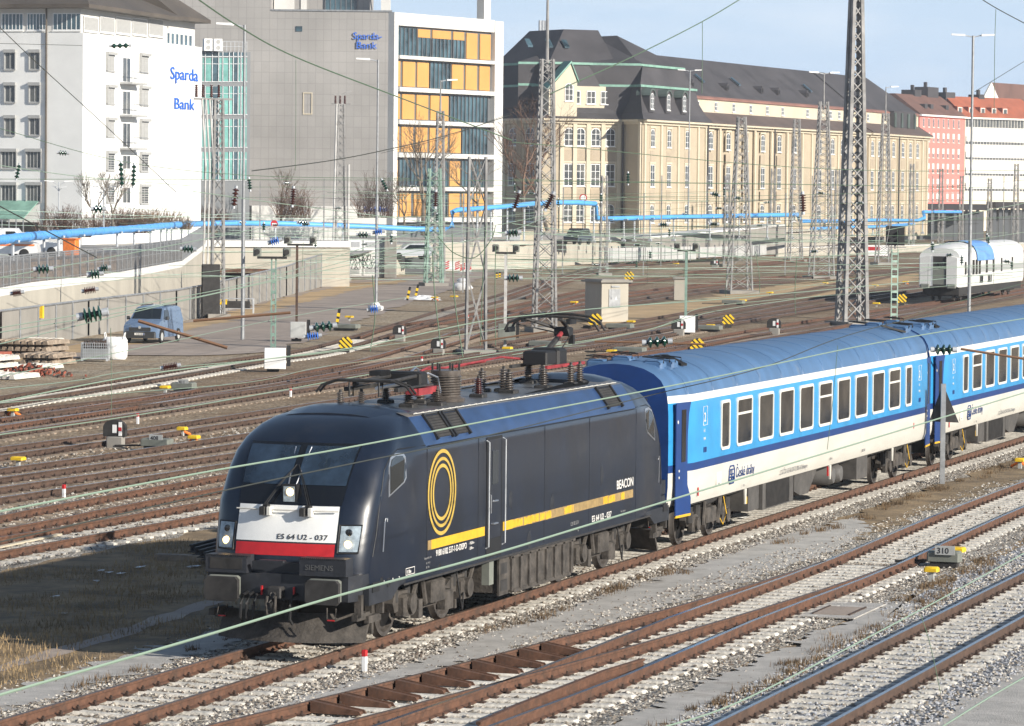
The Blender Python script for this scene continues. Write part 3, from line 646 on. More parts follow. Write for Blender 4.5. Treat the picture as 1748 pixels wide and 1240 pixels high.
# vents on the blue roof slope
def slope(x, t): return (x, -lerp(1.487, 1.15, t)-.012, lerp(3.25, 3.72, t)+.012)
def vent(x0, x1, rr=0):
    v_ = MB('under_dark'); v_.loft([[slope(x0, .2), slope(x1, .2), slope(x1, .93), slope(x0, .93)], [(a, b_+.02, c_-.03) for a, b_, c_ in (slope(x0, .2), slope(x1, .2), slope(x1, .93), slope(x0, .93))]])
    o_ = v_.build('roof_vent', loc); fr = MB('black')
    for xx in (x0, x1): a = Vector(slope(xx, .12)); c_ = Vector(slope(xx, 1.0)); fr.bar(a, c_, .07, .06)
    fr.bar(slope(x0, .97), slope(x1, .97), .02)
    n = int((x1-x0)/.09)
    for i in range(1, 9): fr.bar(slope(x0, .2+.09*i), slope(x1, .2+.09*i), .012)
    fr.build('vent_frame', o_)
vent(3.98, 4.78); vent(4.95, 5.7); vent(14.15, 15.1)
bolts = MB('frame_cream')
for i in range(34): X = 3.7+i*.355; bolts.box(X, X+.035, -1.15, -1.12, 3.755, 3.775)
bolts.tube([(3.6, -1.135, 3.757), (LEN-3.6, -1.135, 3.757)], .008, 4)
bolts.build('deck_bolts', loc)
# roof insulators and pantographs
def ribbed(mb, x, y, z0, h, r, n=8, mi=0, base=1, seg=12):
    prof = [(r*.5, 0)]
    for i in range(n):
        a = h*(i+.15)/n; b_ = h*(i+.5)/n; c_ = h*(i+.85)/n; rr = r*(1-.28*i/n); prof += [(rr*.55, a), (rr, b_), (rr*.55, c_)]
    prof += [(r*.4, h), (0, h)]; mb.lathe(prof, (x, y, z0), 'z', seg, mi)
    if base: mb.cham(x-r*1.25, x+r*1.25, y-r*1.25, y+r*1.25, z0-.04, z0+.03, .02, 1)
def insulator(x, y, r, h, n=8, mt='insul_grey', z=3.79):
    h *= .86; i_ = MB(mt, 'dark_steel'); ribbed(i_, x, y, z, h, r, n); i_.tube([(x, y, z+h), (x, y, z+h+.05)], .03, 6, 1); return i_.build('roof_insulator', loc, smooth=30)
for x, y, r_i, h in ((3.9, 0.30, .085, .33), (4.4, .1, .085, .33), (5.55, -.35, .11, .28), (6.6, .45, .10, .33), (6.3, -.62, .12, .30), (6.9, -.1, .12, .5), (8.8, .1, .10, .38), (9.25, -.4, .11, .36), (11.1, .15, .12, .42), (10.9, -.45, .13, .42), (11.35, -.2, .12, .46), (12.9, -.5, .12, .40), (14.6, .35, .12, .38), (14.3, -.62, .10, .42), (14.9, -.62, .10, .42), (15.4, .3, .11, .38)):
    insulator(x, y, r_i, h, 8, 'insul_brown' if x == 9.25 else 'insul_grey')
t_ = MB('insul_grey', 'dark_steel', 'chrome'); t_.lathe([(.34, 0), (.36, .06), (.27, .10)]+[(r_, .12+.045*i+d) for i in range(8) for r_, d in ((.26, 0), (.30, .015), (.26, .03))]+[(.27, .50), (.27, .56), (0, .58)], (7.55, -.35, 3.76), 'z', 20)
for a in range(6): t_.box(7.55+.24*cos(a)-.015, 7.55+.24*cos(a)+.015, -.35+.24*sin(a)-.015, -.35+.24*sin(a)+.015, 4.30, 4.44, 1)
t_.build('circuit_breaker', loc, smooth=30)
rl = MB('busbar_red', 'chrome')
rl.tube([(6.9, -.1, 4.32), (7.6, .0, 4.36), (8.8, .1, 4.30), (10.9, .15, 4.33), (12.4, .2, 4.36), (13.4, .3, 4.30), (14.6, .35, 4.22)], .022, 7); rl.tube([(9.6, .8, 4.22), (10.6, .5, 4.24), (11.3, .15, 4.32)], .02, 7)
rl.build('busbar', loc, smooth=30)
def panto(fold):
    p = MB('dark_steel', 'busbar_red', 'chrome', 'black')
    if fold:
        p.box(3.3, 6.3, .42, .50, 4.06, 4.13, 0); p.box(3.3, 6.3, -.50, -.42, 4.06, 4.13, 0); p.box(4.1, 6.2, -.62, -.46, 4.0, 4.10, 1); p.box(4.3, 5.5, -.66, -.5, 3.98, 4.10, 1)
        p.tube([(2.95, .25, 4.20), (6.0, .25, 4.27)], .045, 8); p.tube([(2.95, -.25, 4.20), (6.0, -.25, 4.27)], .035, 8)
        p.tube([(3.3, -.1, 4.12), (6.1, -.05, 4.14)], .03, 8, 2); p.cham(5.9, 6.5, -.35, .35, 4.05, 4.34, .04, 3)
        for x in (2.75, 3.05):
            p.tube([(x, -.98, 4.05), (x, -.86, 4.18), (x, -.6, 4.26), (x, .6, 4.26), (x, .86, 4.18), (x, .98, 4.05)], .024, 6)
        p.tube([(2.75, .3, 4.25), (2.75, .3, 4.0), (3.05, .3, 4.0), (3.05, .3, 4.25)], .02, 5); p.tube([(2.75, -.3, 4.25), (2.75, -.3, 4.0), (3.05, -.3, 4.0), (3.05, -.3, 4.25)], .02, 5)
        p.box(2.72, 3.08, -.55, .55, 4.262, 4.29, 0)
        for i in range(12): p.box(5.0+i*.07, 5.03+i*.07, .2, .42, 4.28, 4.37, 3)
        p.tube([(6.4, -.2, 4.2), (6.7, -.3, 4.3), (7.0, -.42, 4.22), (6.9, -.5, 3.98), (6.75, -.5, 3.9)], .02, 6, 2); p.tube([(6.4, .0, 4.28), (7.0, .0, 4.38), (7.4, -.1, 4.25), (7.35, -.2, 4.05)], .022, 6, 2)
    if fold:
        sx_ = lambda x: 4.35+(x-2.9)*.62
        p.v = [(sx_(x), y*(.9 if x < 3.2 else 1), z) for x, y, z in p.v]
    else:
        p.cham(13.9, 14.55, -.25, .25, 4.16, 4.42, .03, 3); p.cham(14.55, 15.1, -.3, .3, 4.14, 4.46, .05, 3); p.box(13.4, 15.9, .3, .36, 4.1, 4.16, 0); p.box(13.4, 15.9, -.42, -.36, 4.1, 4.16, 1)
        p.tube([(14.7, 0, 4.4), (15.35, 0, 4.62)], .055, 8); p.tube([(15.35, 0, 4.62), (15.75, 0, 4.76)], .05, 8, 1); p.tube([(15.1, -.12, 4.35), (15.9, -.12, 4.68)], .014, 5)
        p.cham(15.62, 15.95, -.16, .16, 4.66, 4.84, .03, 3); p.box(15.8, 15.92, -.2, -.1, 4.5, 4.68, 3)
        p.tube([(15.75, .1, 4.80), (15.15, .62, 5.02)], .035, 7); p.tube([(15.8, -.1, 4.80), (15.25, -.1, 5.02)], .04, 7); p.tube([(15.6, .14, 4.74), (15.2, .8, 4.9)], .014, 5)
        for x, z in ((15.0, 5.02), (15.4, 5.06)):
            p.tube([(x, -.98, 4.80), (x, -.88, 4.96), (x, -.66, z+.01), (x, -.3, z+.05), (x, .3, z+.05), (x, .66, z+.01), (x, .9, 4.93), (x, .98, 4.78)], .026, 7)
        p.box(14.98, 15.42, .58, .64, 4.95, 5.03, 3); p.box(14.98, 15.42, -.38, -.30, 4.92, 5.03, 3); p.box(15.0, 15.42, .9, .98, 4.74, 4.84, 3); p.box(15.15, 15.25, -.75, -.6, 4.84, 4.9, 3)
    return p.build('pantograph', loc, smooth=30, label='folded front pantograph' if fold else 'raised rear pantograph')
panto(True); panto(False)
# buffer beam, boxes, buffers, coupling, plough
for rr in (False, True):
    F = MB('navy_matt', 'under_dark', 'black')
    F.prism([(.28, -1.22), (.28, 1.22), (.62, 1.34), (1.0, 1.34), (1.0, -1.34), (.62, -1.34)], .88, 1.30); F.box(.16, .5, -1.22, -.42, 1.30, 1.585); F.box(.16, .5, .5, 1.22, 1.30, 1.585); F.box(.40, .62, -.42, .5, 1.30, 1.48)
    F.cham(.12, .26, -.16, .28, 1.50, 1.53, .01)
    for s in (-1, 1):
        for i in range(22): y = s*(.44+i*.035); F.box(.155, .17, y-.006, y+.006, 1.56, 1.592, 2)
    F.box(.15, .16, .58, 1.14, 1.36, 1.54, 1)
    vs = F.v
    if rr: F.v = [(LEN-a, b_, c_) for a, b_, c_ in vs]
    F.build('buffer_beam', loc)
    for s in (-1, 1):
        B = MB('under_dark', 'box_olive', 'navy_matt'); B.lathe([(.15, .16), (.15, .5), (.19, .5), (.19, .62)], (0, s*.875, 1.05), 'x', 16, 1)
        B.cham(.02, .20, s*.875-.27, s*.875+.27, .90, 1.26, .03, 1)
        ph = [(-.30, -.15), (-.25, -.20), (.25, -.20), (.30, -.15), (.30, .15), (.25, .20), (-.25, .20), (-.30, .15)]
        B.loft([[(-.02, s*.875+y*.96, 1.05+z*.96) for y, z in ph], [(0, s*.875+y, 1.05+z) for y, z in ph], [(.05, s*.875+y, 1.05+z) for y, z in ph]], 0)
        if rr: B.v = [(LEN-a, b_, c_) for a, b_, c_ in B.v]
        B.build('buffer', loc, smooth=30)
    H = MB('dark_steel', 'red_paint', 'under_grime', 'black')
    H.tube([(.3, 0, 1.0), (.05, 0, .98), (-.02, 0, .86), (.04, 0, .72), (.12, 0, .70)], .045, 8); H.cham(.1, .32, -.12, .12, .92, 1.10, .02); H.tube([(.0, -.07, .96), (-.03, -.08, .8), (.0, -.07, .66), (.0, .07, .66), (-.03, .08, .8), (0, .07, .96)], .022, 6, 2)
    if rr: H.v = [(LEN-a, b_, c_) for a, b_, c_ in H.v]
    H.build('coupling', loc, smooth=30)
    for y in (.42, .30, -.34, .52):
        hh_ = MB('black'); hh_.tube([(.28, y, .98), (.12, y+.02, .95), (.08, y+.04, .8), (.10, y+.06, .58), (.16, y+.03, .5)], .026, 7)
        if rr: hh_.v = [(LEN-a, b_, c_) for a, b_, c_ in hh_.v]
        hh_.build('brake_hose', loc, smooth=30)
    for y in (.26, -.30):
        hh_ = MB('red_paint'); hh_.box(.22, .26, y-.012, y+.012, .95, 1.10)
        if rr: hh_.v = [(LEN-a, b_, c_) for a, b_, c_ in hh_.v]
        hh_.build('red_cock', loc)
    for s in (-1, 1):
        hh_ = MB('under_grime', 'red_paint'); hh_.tube([(.25, s*1.02, .78), (.22, s*1.03, .60), (.22, s*.88, .60), (.25, s*.87, .78)], .014, 6); hh_.box(.205, .235, s*.95-.06, s*.95+.06, .575, .595, 1)
        if rr: hh_.v = [(LEN-a, b_, c_) for a, b_, c_ in hh_.v]
        hh_.build('step', loc)
    Pl = MB('under_grime', 'black')
    oz = []
    for z, dx in ((.17, -.02), (.28, .04), (.62, .28)): oz.append([(.42+dx+(abs(y)/1.25)**2*.45, y, z) for y in (-1.28, -1.0, -.7, -.35, 0, .35, .7, 1.0, 1.28)]+[(.50+dx+(abs(y)/1.25)**2*.45, y, z) for y in (1.28, 1.0, .7, .35, 0, -.35, -.7, -1.0, -1.28)])
    Pl.loft(oz); Pl.box(.5, 1.1, -1.30, -1.2, .55, .66, 0); Pl.box(.9, 1.5, -1.35, -1.27, .48, .60, 0); Pl.box(1.42, 1.5, -1.40, -1.28, .60, .98, 0); Pl.box(.52, .62, -1.36, -1.24, .62, .98, 0)
    Pl.box(.5, 1.1, 1.2, 1.3, .55, .66, 0); Pl.box(.9, 1.5, 1.27, 1.35, .48, .60, 0)
    if rr: Pl.v = [(LEN-a, b_, c_) for a, b_, c_ in Pl.v]
    Pl.build('snow_plough', loc)
text('lettering', 'SIEMENS', .125, 'letter_faint', loc, (.148, -.52, 1.395), (radians(90), 0, radians(-90)), .002, sx=1.05)
# cab apron below the side: step box, rises to the bogie cut-out
for rr in (False, True):
    for s in (-1, 1):
        A = MB('navy_matt', 'black'); A.xz([(.66, .98), (.66, .80), (1.75, .80), (2.1, .98), (2.6, 1.04), (2.6, 1.10), (.66, 1.10)], s*1.44, s*1.35); A.box(.80, 1.12, s*1.455, s*1.44, 1.0, 1.16, 1)
        if rr: A.v = [(LEN-a, b_, c_) for a, b_, c_ in A.v]
        A.build('cab_apron', loc)
# bogies
def wheelset(x, r, par, gauge=.75):
    W = MB('wheel_steel', 'under_grime', 'chrome')
    for s in (-1, 1):
        W.lathe([(r*.28, s*gauge-s*.08), (r*.30, s*gauge+s*.02), (r*.80, s*gauge-s*.01), (r*.86, s*gauge+s*.045), (r*.985, s*gauge+s*.05), (r, s*gauge+s*.0), (r+.03, s*gauge-s*.055), (r*.9, s*gauge-s*.075), (r*.3, s*gauge-s*.08)], (x, 0, r), 'y', 28, 0)
    W.tube([(x, -gauge, r), (x, gauge, r)], .09, 8, 1)
    return W.build('wheelset', par, smooth=30)
def loco_bogie(cx):
    B = MB('under_grime', 'under_dark', 'box_grey', 'red_paint', 'black')
    for s in (-1, 1):
        y0, y1 = s*.86, s*1.12
        B.xz([(-2.0, .62), (-1.9, .45), (-1.2, .52), (-.55, .40), (.55, .40), (1.2, .52), (1.9, .45), (2.0, .62), (1.9, .80), (1.0, .78), (.6, .62), (-.6, .62), (-1.0, .78), (-1.9, .80)], y0, y1)
        for dx in (-1.5, 1.5):
            B.cham(dx-.22, dx+.22, min(s*1.02, s*1.26), max(s*1.02, s*1.26), .38, .74, .05); B.tube([(dx, s*1.10, .58), (dx, s*1.32, .58)], .17, 14, 0); B.tube([(dx+.33, s*1.1, .42), (dx+.42, s*1.22, 1.0)], .055, 8, 0)
            for e in (-.30, .30): B.tube([(dx+e, s*1.06, .62), (dx+e, s*1.06, .98)], .085, 10, 1)
        for dx in (-.38, .38): B.tube([(dx, s*1.02, .6), (dx, s*1.02, 1.02)], .15, 12, 1)
        B.cham(-.55, .15, min(s*1.1, s*1.32), max(s*1.1, s*1.32), .50, .88, .03); B.cham(.25, .65, min(s*1.1, s*1.3), max(s*1.1, s*1.3), .30, .64, .03); B.tube([(-.62, s*1.2, .5), (-.95, s*1.25, 1.0)], .06, 8, 0)
        B.box(-1.05, -.85, s*1.1, s*1.25, .28, .60); B.tube([(.9, s*1.24, 1.0), (.95, s*1.3, .5), (1.1, s*1.3, .22), (1.3, s*1.25, .5)], .015, 5, 4)
        for dx in (-2.15, 2.15): B.box(dx-.05, dx+.05, s*.7, s*.82, .12, .60); B.tube([(dx, s*.76, .6), (dx*.85, s*.95, .7)], .04, 6, 0)
    B.box(-1.9, 1.9, -.6, .6, .35, .8, 1)
    o_ = B.build('bogie', loc, (cx, 0, 0), smooth=30)
    for dx in (-1.5, 1.5): wheelset(dx, .575, o_)
loco_bogie(4.69); loco_bogie(14.59)
U = MB('under_grime', 'under_dark', 'box_olive')
for s in (-1, 1):
    y0, y1 = sorted((s*1.42, s*.9)); U.box(7.45, 12.0, y0, y1, .35, .98); 
    U.box(7.42, 7.95, s*1.44, s*1.40, .30, .98, 0); U.box(7.5, 7.87, s*1.445, s*1.44, .38, .58, 1); U.box(7.5, 7.87, s*1.445, s*1.44, .68, .88, 1)
    for i in range(8): x = 8.1+i*.52; U.box(x, x+.10, s*1.46, s*1.42, .33, .95, 0)
    U.box(8.05, 12.0, s*1.46, s*1.42, .92, .98); U.box(8.3, 11.8, s*1.44, s*1.2, .28, .35)
U.box(2.4, LEN-2.4, -1.3, 1.3, .96, 1.0, 1)
U.box(6.85, 7.1, -1.44, -1.30, .55, .98, 2)
U.build('underframe', loc)
# ================================================================== COACHES
CL = 26.4
CP = [(1.33, .97), (1.385, 1.12), (1.41, 1.4), (1.412, 1.69), (1.412, 1.85), (1.412, 2.4), (1.405, 2.9), (1.39, 3.15), (1.365, 3.30), (1.31, 3.47), (1.20, 3.65), (1.02, 3.79), (.75, 3.91), (.4, 3.985), (0, 4.01)]
def coach_ring(x, wf, hf=1.0): return [(x, -y*wf, z if z < 3.3 else 3.3+(z-3.3)*hf) for y, z in CP]+[(x, y*wf, z if z < 3.3 else 3.3+(z-3.3)*hf) for y, z in CP[::-1][1:]]
def rrect(w_, h, r, n=5):
    out = []
    for cx, cz, a0 in ((w_/2-r, r, -90), (w_/2-r, h-r, 0), (-w_/2+r, h-r, 90), (-w_/2+r, r, 180)):
        for k in range(n+1): a = radians(a0+90*k/n); out.append((cx+r*cos(a), cz+r*sin(a)))
    return out
def coach_window(w_, h, bar, glassmat='glass_dark'):
    o, i = rrect(w_, h, .11), rrect(w_-.13, h-.13, .07); i = [(x, z+.065) for x, z in i]; n = len(o)
    f = MB('frame_cream')
    vs = [(x, -.02, z) for x, z in o]+[(x, -.02, z) for x, z in i]+[(x, .02, z) for x, z in o]+[(x, .012, z) for x, z in i]
    f.add(vs, [(k, (k+1) % n, n+(k+1) % n, n+k) for k in range(n)]+[(k, (k+1) % n, 2*n+(k+1) % n, 2*n+k) for k in range(n)]+[(n+k, n+(k+1) % n, 3*n+(k+1) % n, 3*n+k) for k in range(n)])
    if bar: f.box(-w_/2+.05, w_/2-.05, -.018, .01, h*.64, h*.64+.05)
    g_ = MB(glassmat); g_.add([(x*.995, -.006, z) for x, z in i], [tuple(range(n))])
    return f.mesh('window'), g_.mesh('pane')
mat('glass_coach', (.010, .013, .018), .05, 0, .8, 1.3, col2=(.060, .055, .050), spec=.4); vary('glass_coach'); mat('curtain', (.20, .19, .17), .9, 0, .3, 5); mat('underfloor', (.075, .07, .065), .8, 0, .3, 3)
WN = {'n': coach_window(.76, 1.08, 0, 'glass_coach'), 'w': coach_window(1.36, 1.08, 0, 'glass_coach'), 'b': coach_window(1.36, 1.08, 1, 'glass_coach')}
def make_coach(label, X0):
    t = thing('passenger_coach', label, 'passenger coach', (X0, 0, 0), 0, 'blue passenger coaches coupled behind the locomotive')
    b = MB('coach_white', 'coach_navy', 'coach_blue', 'frame_cream', 'coach_roof'); 
    mids = [1.3+(CL-2.6)*i/12 for i in range(13)]
    xs = [(.14, .84, .93), (.5, .885, .985), (1.3, 1, 1)]+[(x, 1, 1) for x in mids[1:-1]]+[(CL-1.3, 1, 1), (CL-.5, .885, .985), (CL-.14, .84, .93)]
    rg = [coach_ring(*a) for a in xs]; b.loft(rg); n = len(rg[0]); zl = [p[2] for p in rg[3]]; b.m = []
    for i in range(len(rg)-1):
        for j in range(n):
            z = (zl[j]+zl[(j+1) % n])/2; b.m.append(4 if j == n-1 and False else (0 if z < 1.69 or j == n-1 else 1 if z < 1.86 else 2 if z < 3.14 else 3 if z < 3.31 else 4))
    b.m += [1, 1]; rb = b
    for i in range(1, 26, 2):
        x = i*CL/26; pts = [(x, y*1.0015, z+.002) for _, y, z in coach_ring(0, 1)[8:-8]]; rb.tube(pts, .006, 4, 4, False)
    b.build('body', t, smooth=50)
    for s in (-1, 1):
        ss = s
        lst = [(3.89, 'n')]+[(5.54+1.928*k, 'b' if k in (0, 4, 8) else 'w') for k in range(9)]+[(22.68, 'n')]
        for x, k in lst:
            f = put('window', WN[k][0], t, (x, s*1.412, 1.98), pi if s > 0 else 0); put('pane', WN[k][1], f)
        for x0 in (.34, CL-1.26):
            d = MB('coach_navy', 'yellow_paint'); yo = 1.28; ya = 1.355
            a, c_ = (yo, ya) if x0 < 2 else (ya, yo)
            q = lambda z0, z1, o=0, u=0, v=1: [(x0+.92*u, s*(lerp(a, c_, u)+o), z0), (x0+.92*v, s*(lerp(a, c_, v)+o), z0), (x0+.92*v, s*(lerp(a, c_, v)+o), z1), (x0+.92*u, s*(lerp(a, c_, u)+o), z1)]
            d.loft([q(.76, 3.15), q(.76, 3.15, .022)]); d.loft([q(.74, .79, 0), q(.74, .79, .026)], 1)
            dd = d.build('door', t); gg = MB('glass_black'); gg.loft([q(1.9, 3.0, .02, .34, .62), q(1.9, 3.0, .030, .34, .62)]); gg.build('door_window', dd)
            bb = MB('frame_cream', 'red_paint'); 
            for z in (1.72, 1.58): p = q(z, z, .03, .2, .2)[0]; bb.lathe([(0, 0), (.03, 0), (.03, .02)], p, 'y', 8)
            p = q(2.75, 2.75, .03, .1, .1)[0]; bb.lathe([(0, 0), (.04, 0), (.04, .02)], p, 'y', 8); bb.build('door_button', dd)
    side = lambda s, X, z, size, m_, sx=1, bold=0, y=-1.416, width=None: text('lettering', s, size, m_, t, (X, y, z), (radians(90), 0, 0), .002, sx=sx, bold=bold, width=width)
    side('2', 2.13, 2.68, .27, 'letter_white', 1, .004); side('2', 24.0, 2.68, .27, 'letter_white', 1, .004)
    side('\u010cesk\u00e9 dr\u00e1hy', 4.85, 1.30, .31, 'coach_navy', bold=.0, width=1.62)
    lg = MB('coach_navy'); y = -1.417
    for pts in ([(4.63, 1.58), (4.34, 1.58), (4.25, 1.50), (4.25, 1.28), (4.34, 1.20), (4.63, 1.20), (4.70, 1.28), (4.70, 1.50), (4.63, 1.58)], [(4.60, 1.50), (4.36, 1.50), (4.36, 1.40), (4.60, 1.40)], [(4.36, 1.34), (4.60, 1.34), (4.60, 1.27), (4.36, 1.27)], [(4.48, 1.5), (4.48, 1.28)]):
        lg.tube([(x, y, z) for x, z in pts], .018, 5)
    lg.build('railway_emblem', t)
    for i, X in enumerate((2.1, 24.0)):
        fr = MB('letter_white'); fr.tube([(X-.04, -1.418, 2.60), (X+.28, -1.418, 2.60), (X+.28, -1.417, 3.0), (X-.04, -1.417, 3.0), (X-.04, -1.418, 2.60)], .007, 4); fr.build('number_frame', t)
        pk = MB('coach_navy'); pk.box(X-.0, X+.11, -1.420, -1.414, 2.02, 2.13); pk.box(X+.14, X+.25, -1.420, -1.414, 2.02, 2.13); pk.build('pictogram', t); side('i d', X, 2.45, .11, 'letter_white'); side('WiFi', X, 2.28, .09, 'letter_white')
    side('CZ-\u010cD 61 54 20-71 026-6 Bdmpee', 8.9, 1.09, .15, 'letter_grey', width=2.6); side('26,4 m', 13.8, 1.12, .09, 'letter_grey'); side('Revize', 3.3, 1.25, .08, 'letter_grey'); side('51 t', 5.5, 1.05, .09, 'letter_grey'); side('RIC 160', 17.3, 1.1, .10, 'letter_grey')
    nt_ = MB('frame_cream'); nt_.box(3.2, 3.6, -1.4165, -1.412, 1.22, 1.52); nt_.build('notice', t)
    rd = MB('red_paint'); rd.box(1.68, 1.75, -1.42, -1.41, 1.12, 1.30); rd.box(23.4, 23.46, -1.42, -1.41, 1.35, 1.5); rd.build('red_mark', t)
    # roof vents near the ends, gangway
    for e in (0, 1):
        fx = (lambda x: x) if not e else (lambda x: CL-x)
        for x, y, L_ in ((1.0, -.62, .5), (1.55, -.72, .5), (1.1, .1, .3), (.95, .6, .4)):
            v_ = MB('coach_roof', 'black'); z = [zz_ for yy_, zz_ in CP if yy_ >= abs(y)][-1]+.03
            v_.cham(min(fx(x-.2), fx(x+.2)), max(fx(x-.2), fx(x+.2)), y-.22, y+.22, z-.1, z+.07, .05)
            v_.tube([(fx(x-.22), y-.26, z+.02), (fx(x-.22), y-.26, z+.11), (fx(x-.22), y+.2, z+.15), (fx(x+.24), y+.2, z+.15), (fx(x+.24), y-.26, z+.11), (fx(x+.24), y-.26, z+.02)], .014, 5, 1)
            v_.build('roof_ventilator', t, smooth=30)
        hk = MB('black'); hk.bar((fx(2.15), -.95, 3.88), (fx(2.55), -.40, 4.05), .16, .05); hk.build('roof_flap', t)
        gw = MB('black', 'under_dark'); x0, x1 = sorted((fx(-.0), fx(.16))); gw.box(x0, x1, -.72, .72, 1.15, 3.25); gw.build('gangway', t)
        for s in (-1, 1):
            bu = MB('under_grime'); 
            if not e: bu.lathe([(.22, .0), (.24, .02), (.24, .04), (.10, .06), (.10, .5)], (0, s*.875, 1.05), 'x', 16)
            else: bu.lathe([(.22, CL), (.24, CL-.02), (.24, CL-.04), (.10, CL-.06), (.10, CL-.5)], (0, s*.875, 1.05), 'x', 16)
            bu.build('buffer', t, smooth=30)
    # underfloor gear
    def bogie(cx):
        B = MB('under_grime', 'under_dark', 'box_grey', 'yellow_paint', 'chrome')
        for s in (-1, 1):
            B.xz([(-1.7, .55), (-1.6, .42), (-.5, .38), (.5, .38), (1.6, .42), (1.7, .55), (1.6, .70), (-1.6, .70)], s*.92, s*1.06)
            for dx in (-1.25, 1.25):
                B.tube([(dx, s*1.0, .46), (dx, s*1.24, .46)], .15, 12, 0); B.cham(dx-.2, dx+.2, min(s*1.02, s*1.18), max(s*1.02, s*1.18), .3, .66, .04)
                for k in (-.3, .3): B.tube([(dx+k, s*1.08, .5), (dx+k, s*1.08, .84)], .10, 10, 1)
            B.cham(-.5, .3, min(s*1.0, s*1.22), max(s*1.0, s*1.22), .42, .74, .03, 2 if s < 0 and False else 0); B.tube([(.45, s*1.18, .35), (.6, s*1.2, .95)], .06, 8, 0); B.tube([(-.8, s*1.2, .4), (-.7, s*1.2, .9)], .05, 8, 0)
            B.tube([(.9, s*1.2, .9), (1.0, s*1.25, .5), (.7, s*1.25, .3), (.5, s*1.2, .5)], .014, 5, 3)
            B.tube([(-.55, s*1.05, .88), (.5, s*1.05, .92)], .13, 10, 1)
        B.box(-1.5, 1.5, -.6, .6, .35, .75, 1)
        o_ = B.build('bogie', t, (cx, 0, 0), smooth=30)
        for dx in (-1.25, 1.25): wheelset(dx, .46, o_)
    bogie(3.7); bogie(22.7)
    for x0, x1, z0, mt in ((6.4, 7.35, .42, 'underfloor'), (7.7, 10.6, .36, 'underfloor'), (10.9, 13.3, .48, 'underfloor'), (17.2, 18.4, .40, 'underfloor')):
        q = MB(mt, 'under_dark')
        if x0 == 10.9: q.xz([(10.9, .97), (10.9, .55), (11.5, .42), (12.3, .42), (13.2, .97)], -1.25, 1.25)
        else:
            q.box(x0, x1, -1.30, 1.30, z0, .97)
            if x0 == 7.7:
                for i in range(26): q.box(x0+.3+i*.085, x0+.34+i*.085, -1.315, -1.30, z0+.03, .95, 1)
        q.build('equipment_box', t)
    tk = MB('tank_grey')
    for x in (14.9, 15.7): tk.lathe([(0, -1.28), (.18, -1.26), (.24, -1.15), (.24, 1.15), (.18, 1.26), (0, 1.28)], (x, 0, .66), 'y', 20)
    tk.build('air_tank', t, smooth=30)
    uf = MB('under_dark', 'coach_white', 'yellow_paint', 'red_paint'); uf.box(.4, CL-.4, -1.2, 1.2, .90, .98)
    for x in (5.75, 13.9, 20.9): uf.xz([(x, .98), (x+.18, .98), (x+.13, .64), (x+.05, .64)], -1.39, -1.36, 1)
    uf.box(6.1, 6.2, -1.33, -1.28, .62, .78, 2); uf.box(13.95, 14.2, -1.36, -1.32, .82, .88, 2); uf.box(13.9, 13.98, -1.36, -1.32, .72, .95, 3)
    uf.build('underframe', t)
    for X in (.32, CL-.32): 
        q = MB('coach_blue', 'coach_white')
    return t
make_coach('blue and white passenger coach coupled directly behind the dark locomotive', 19.28)
make_coach('second blue and white passenger coach, cut off by the right edge of the photo', 45.68)
# ================================================================== WHITE RAILCAR
mat('rc_white', (.66, .66, .64), .5, 0, .06, .6, dirt=((.45, .44, .42), .8, .62)); mat('rc_stripe', (.36, .37, .36), .5); mat('tarp_blue', (.14, .32, .68), .55, 0, .15, 1)
rc0 = G(1601, 515, 0)
rc = thing('railcar', 'white railcar with a blue tarpaulin over its roof, open end towards the camera', 'railcar', (rc0.x, rc0.y, 0), radians(.5))
p = [(1.42, 1.0), (1.5, 1.3), (1.5, 2.4), (1.5, 2.95), (1.47, 3.25), (1.40, 3.5), (1.22, 3.78), (.95, 3.98), (.5, 4.12), (0, 4.16)]
def rring(x, wf=1, hf=1): return [(x, -y*wf, z if z < 3.2 else 3.2+(z-3.2)*hf) for y, z in p]+[(x, y*wf, z if z < 3.2 else 3.2+(z-3.2)*hf) for y, z in p[::-1][1:]]
b = MB('rc_white', 'rc_stripe'); b.loft([rring(.35, .97, .62), rring(1.2, 1, .75), rring(3.2, 1, .9), rring(6, 1, 1), rring(15, 1, 1), rring(26, 1, 1)]); b.build('body', rc, smooth=50)
q = MB('rc_stripe'); q.box(2.0, 26, -1.515, -1.49, 1.98, 2.42); q.build('grey_band', rc)
for s_ in (-1, 1):
    e = MB('rc_white'); e.loft([[(.0, s_*y*.92, z) for y, z in ((1.45, 1.05), (1.45, 3.1), (.62, 3.25), (.62, 1.05))], [(.36, s_*y, z) for y, z in ((1.45, 1.05), (1.45, 3.1), (.62, 3.25), (.62, 1.05))]]); e.build('end_wall', rc)

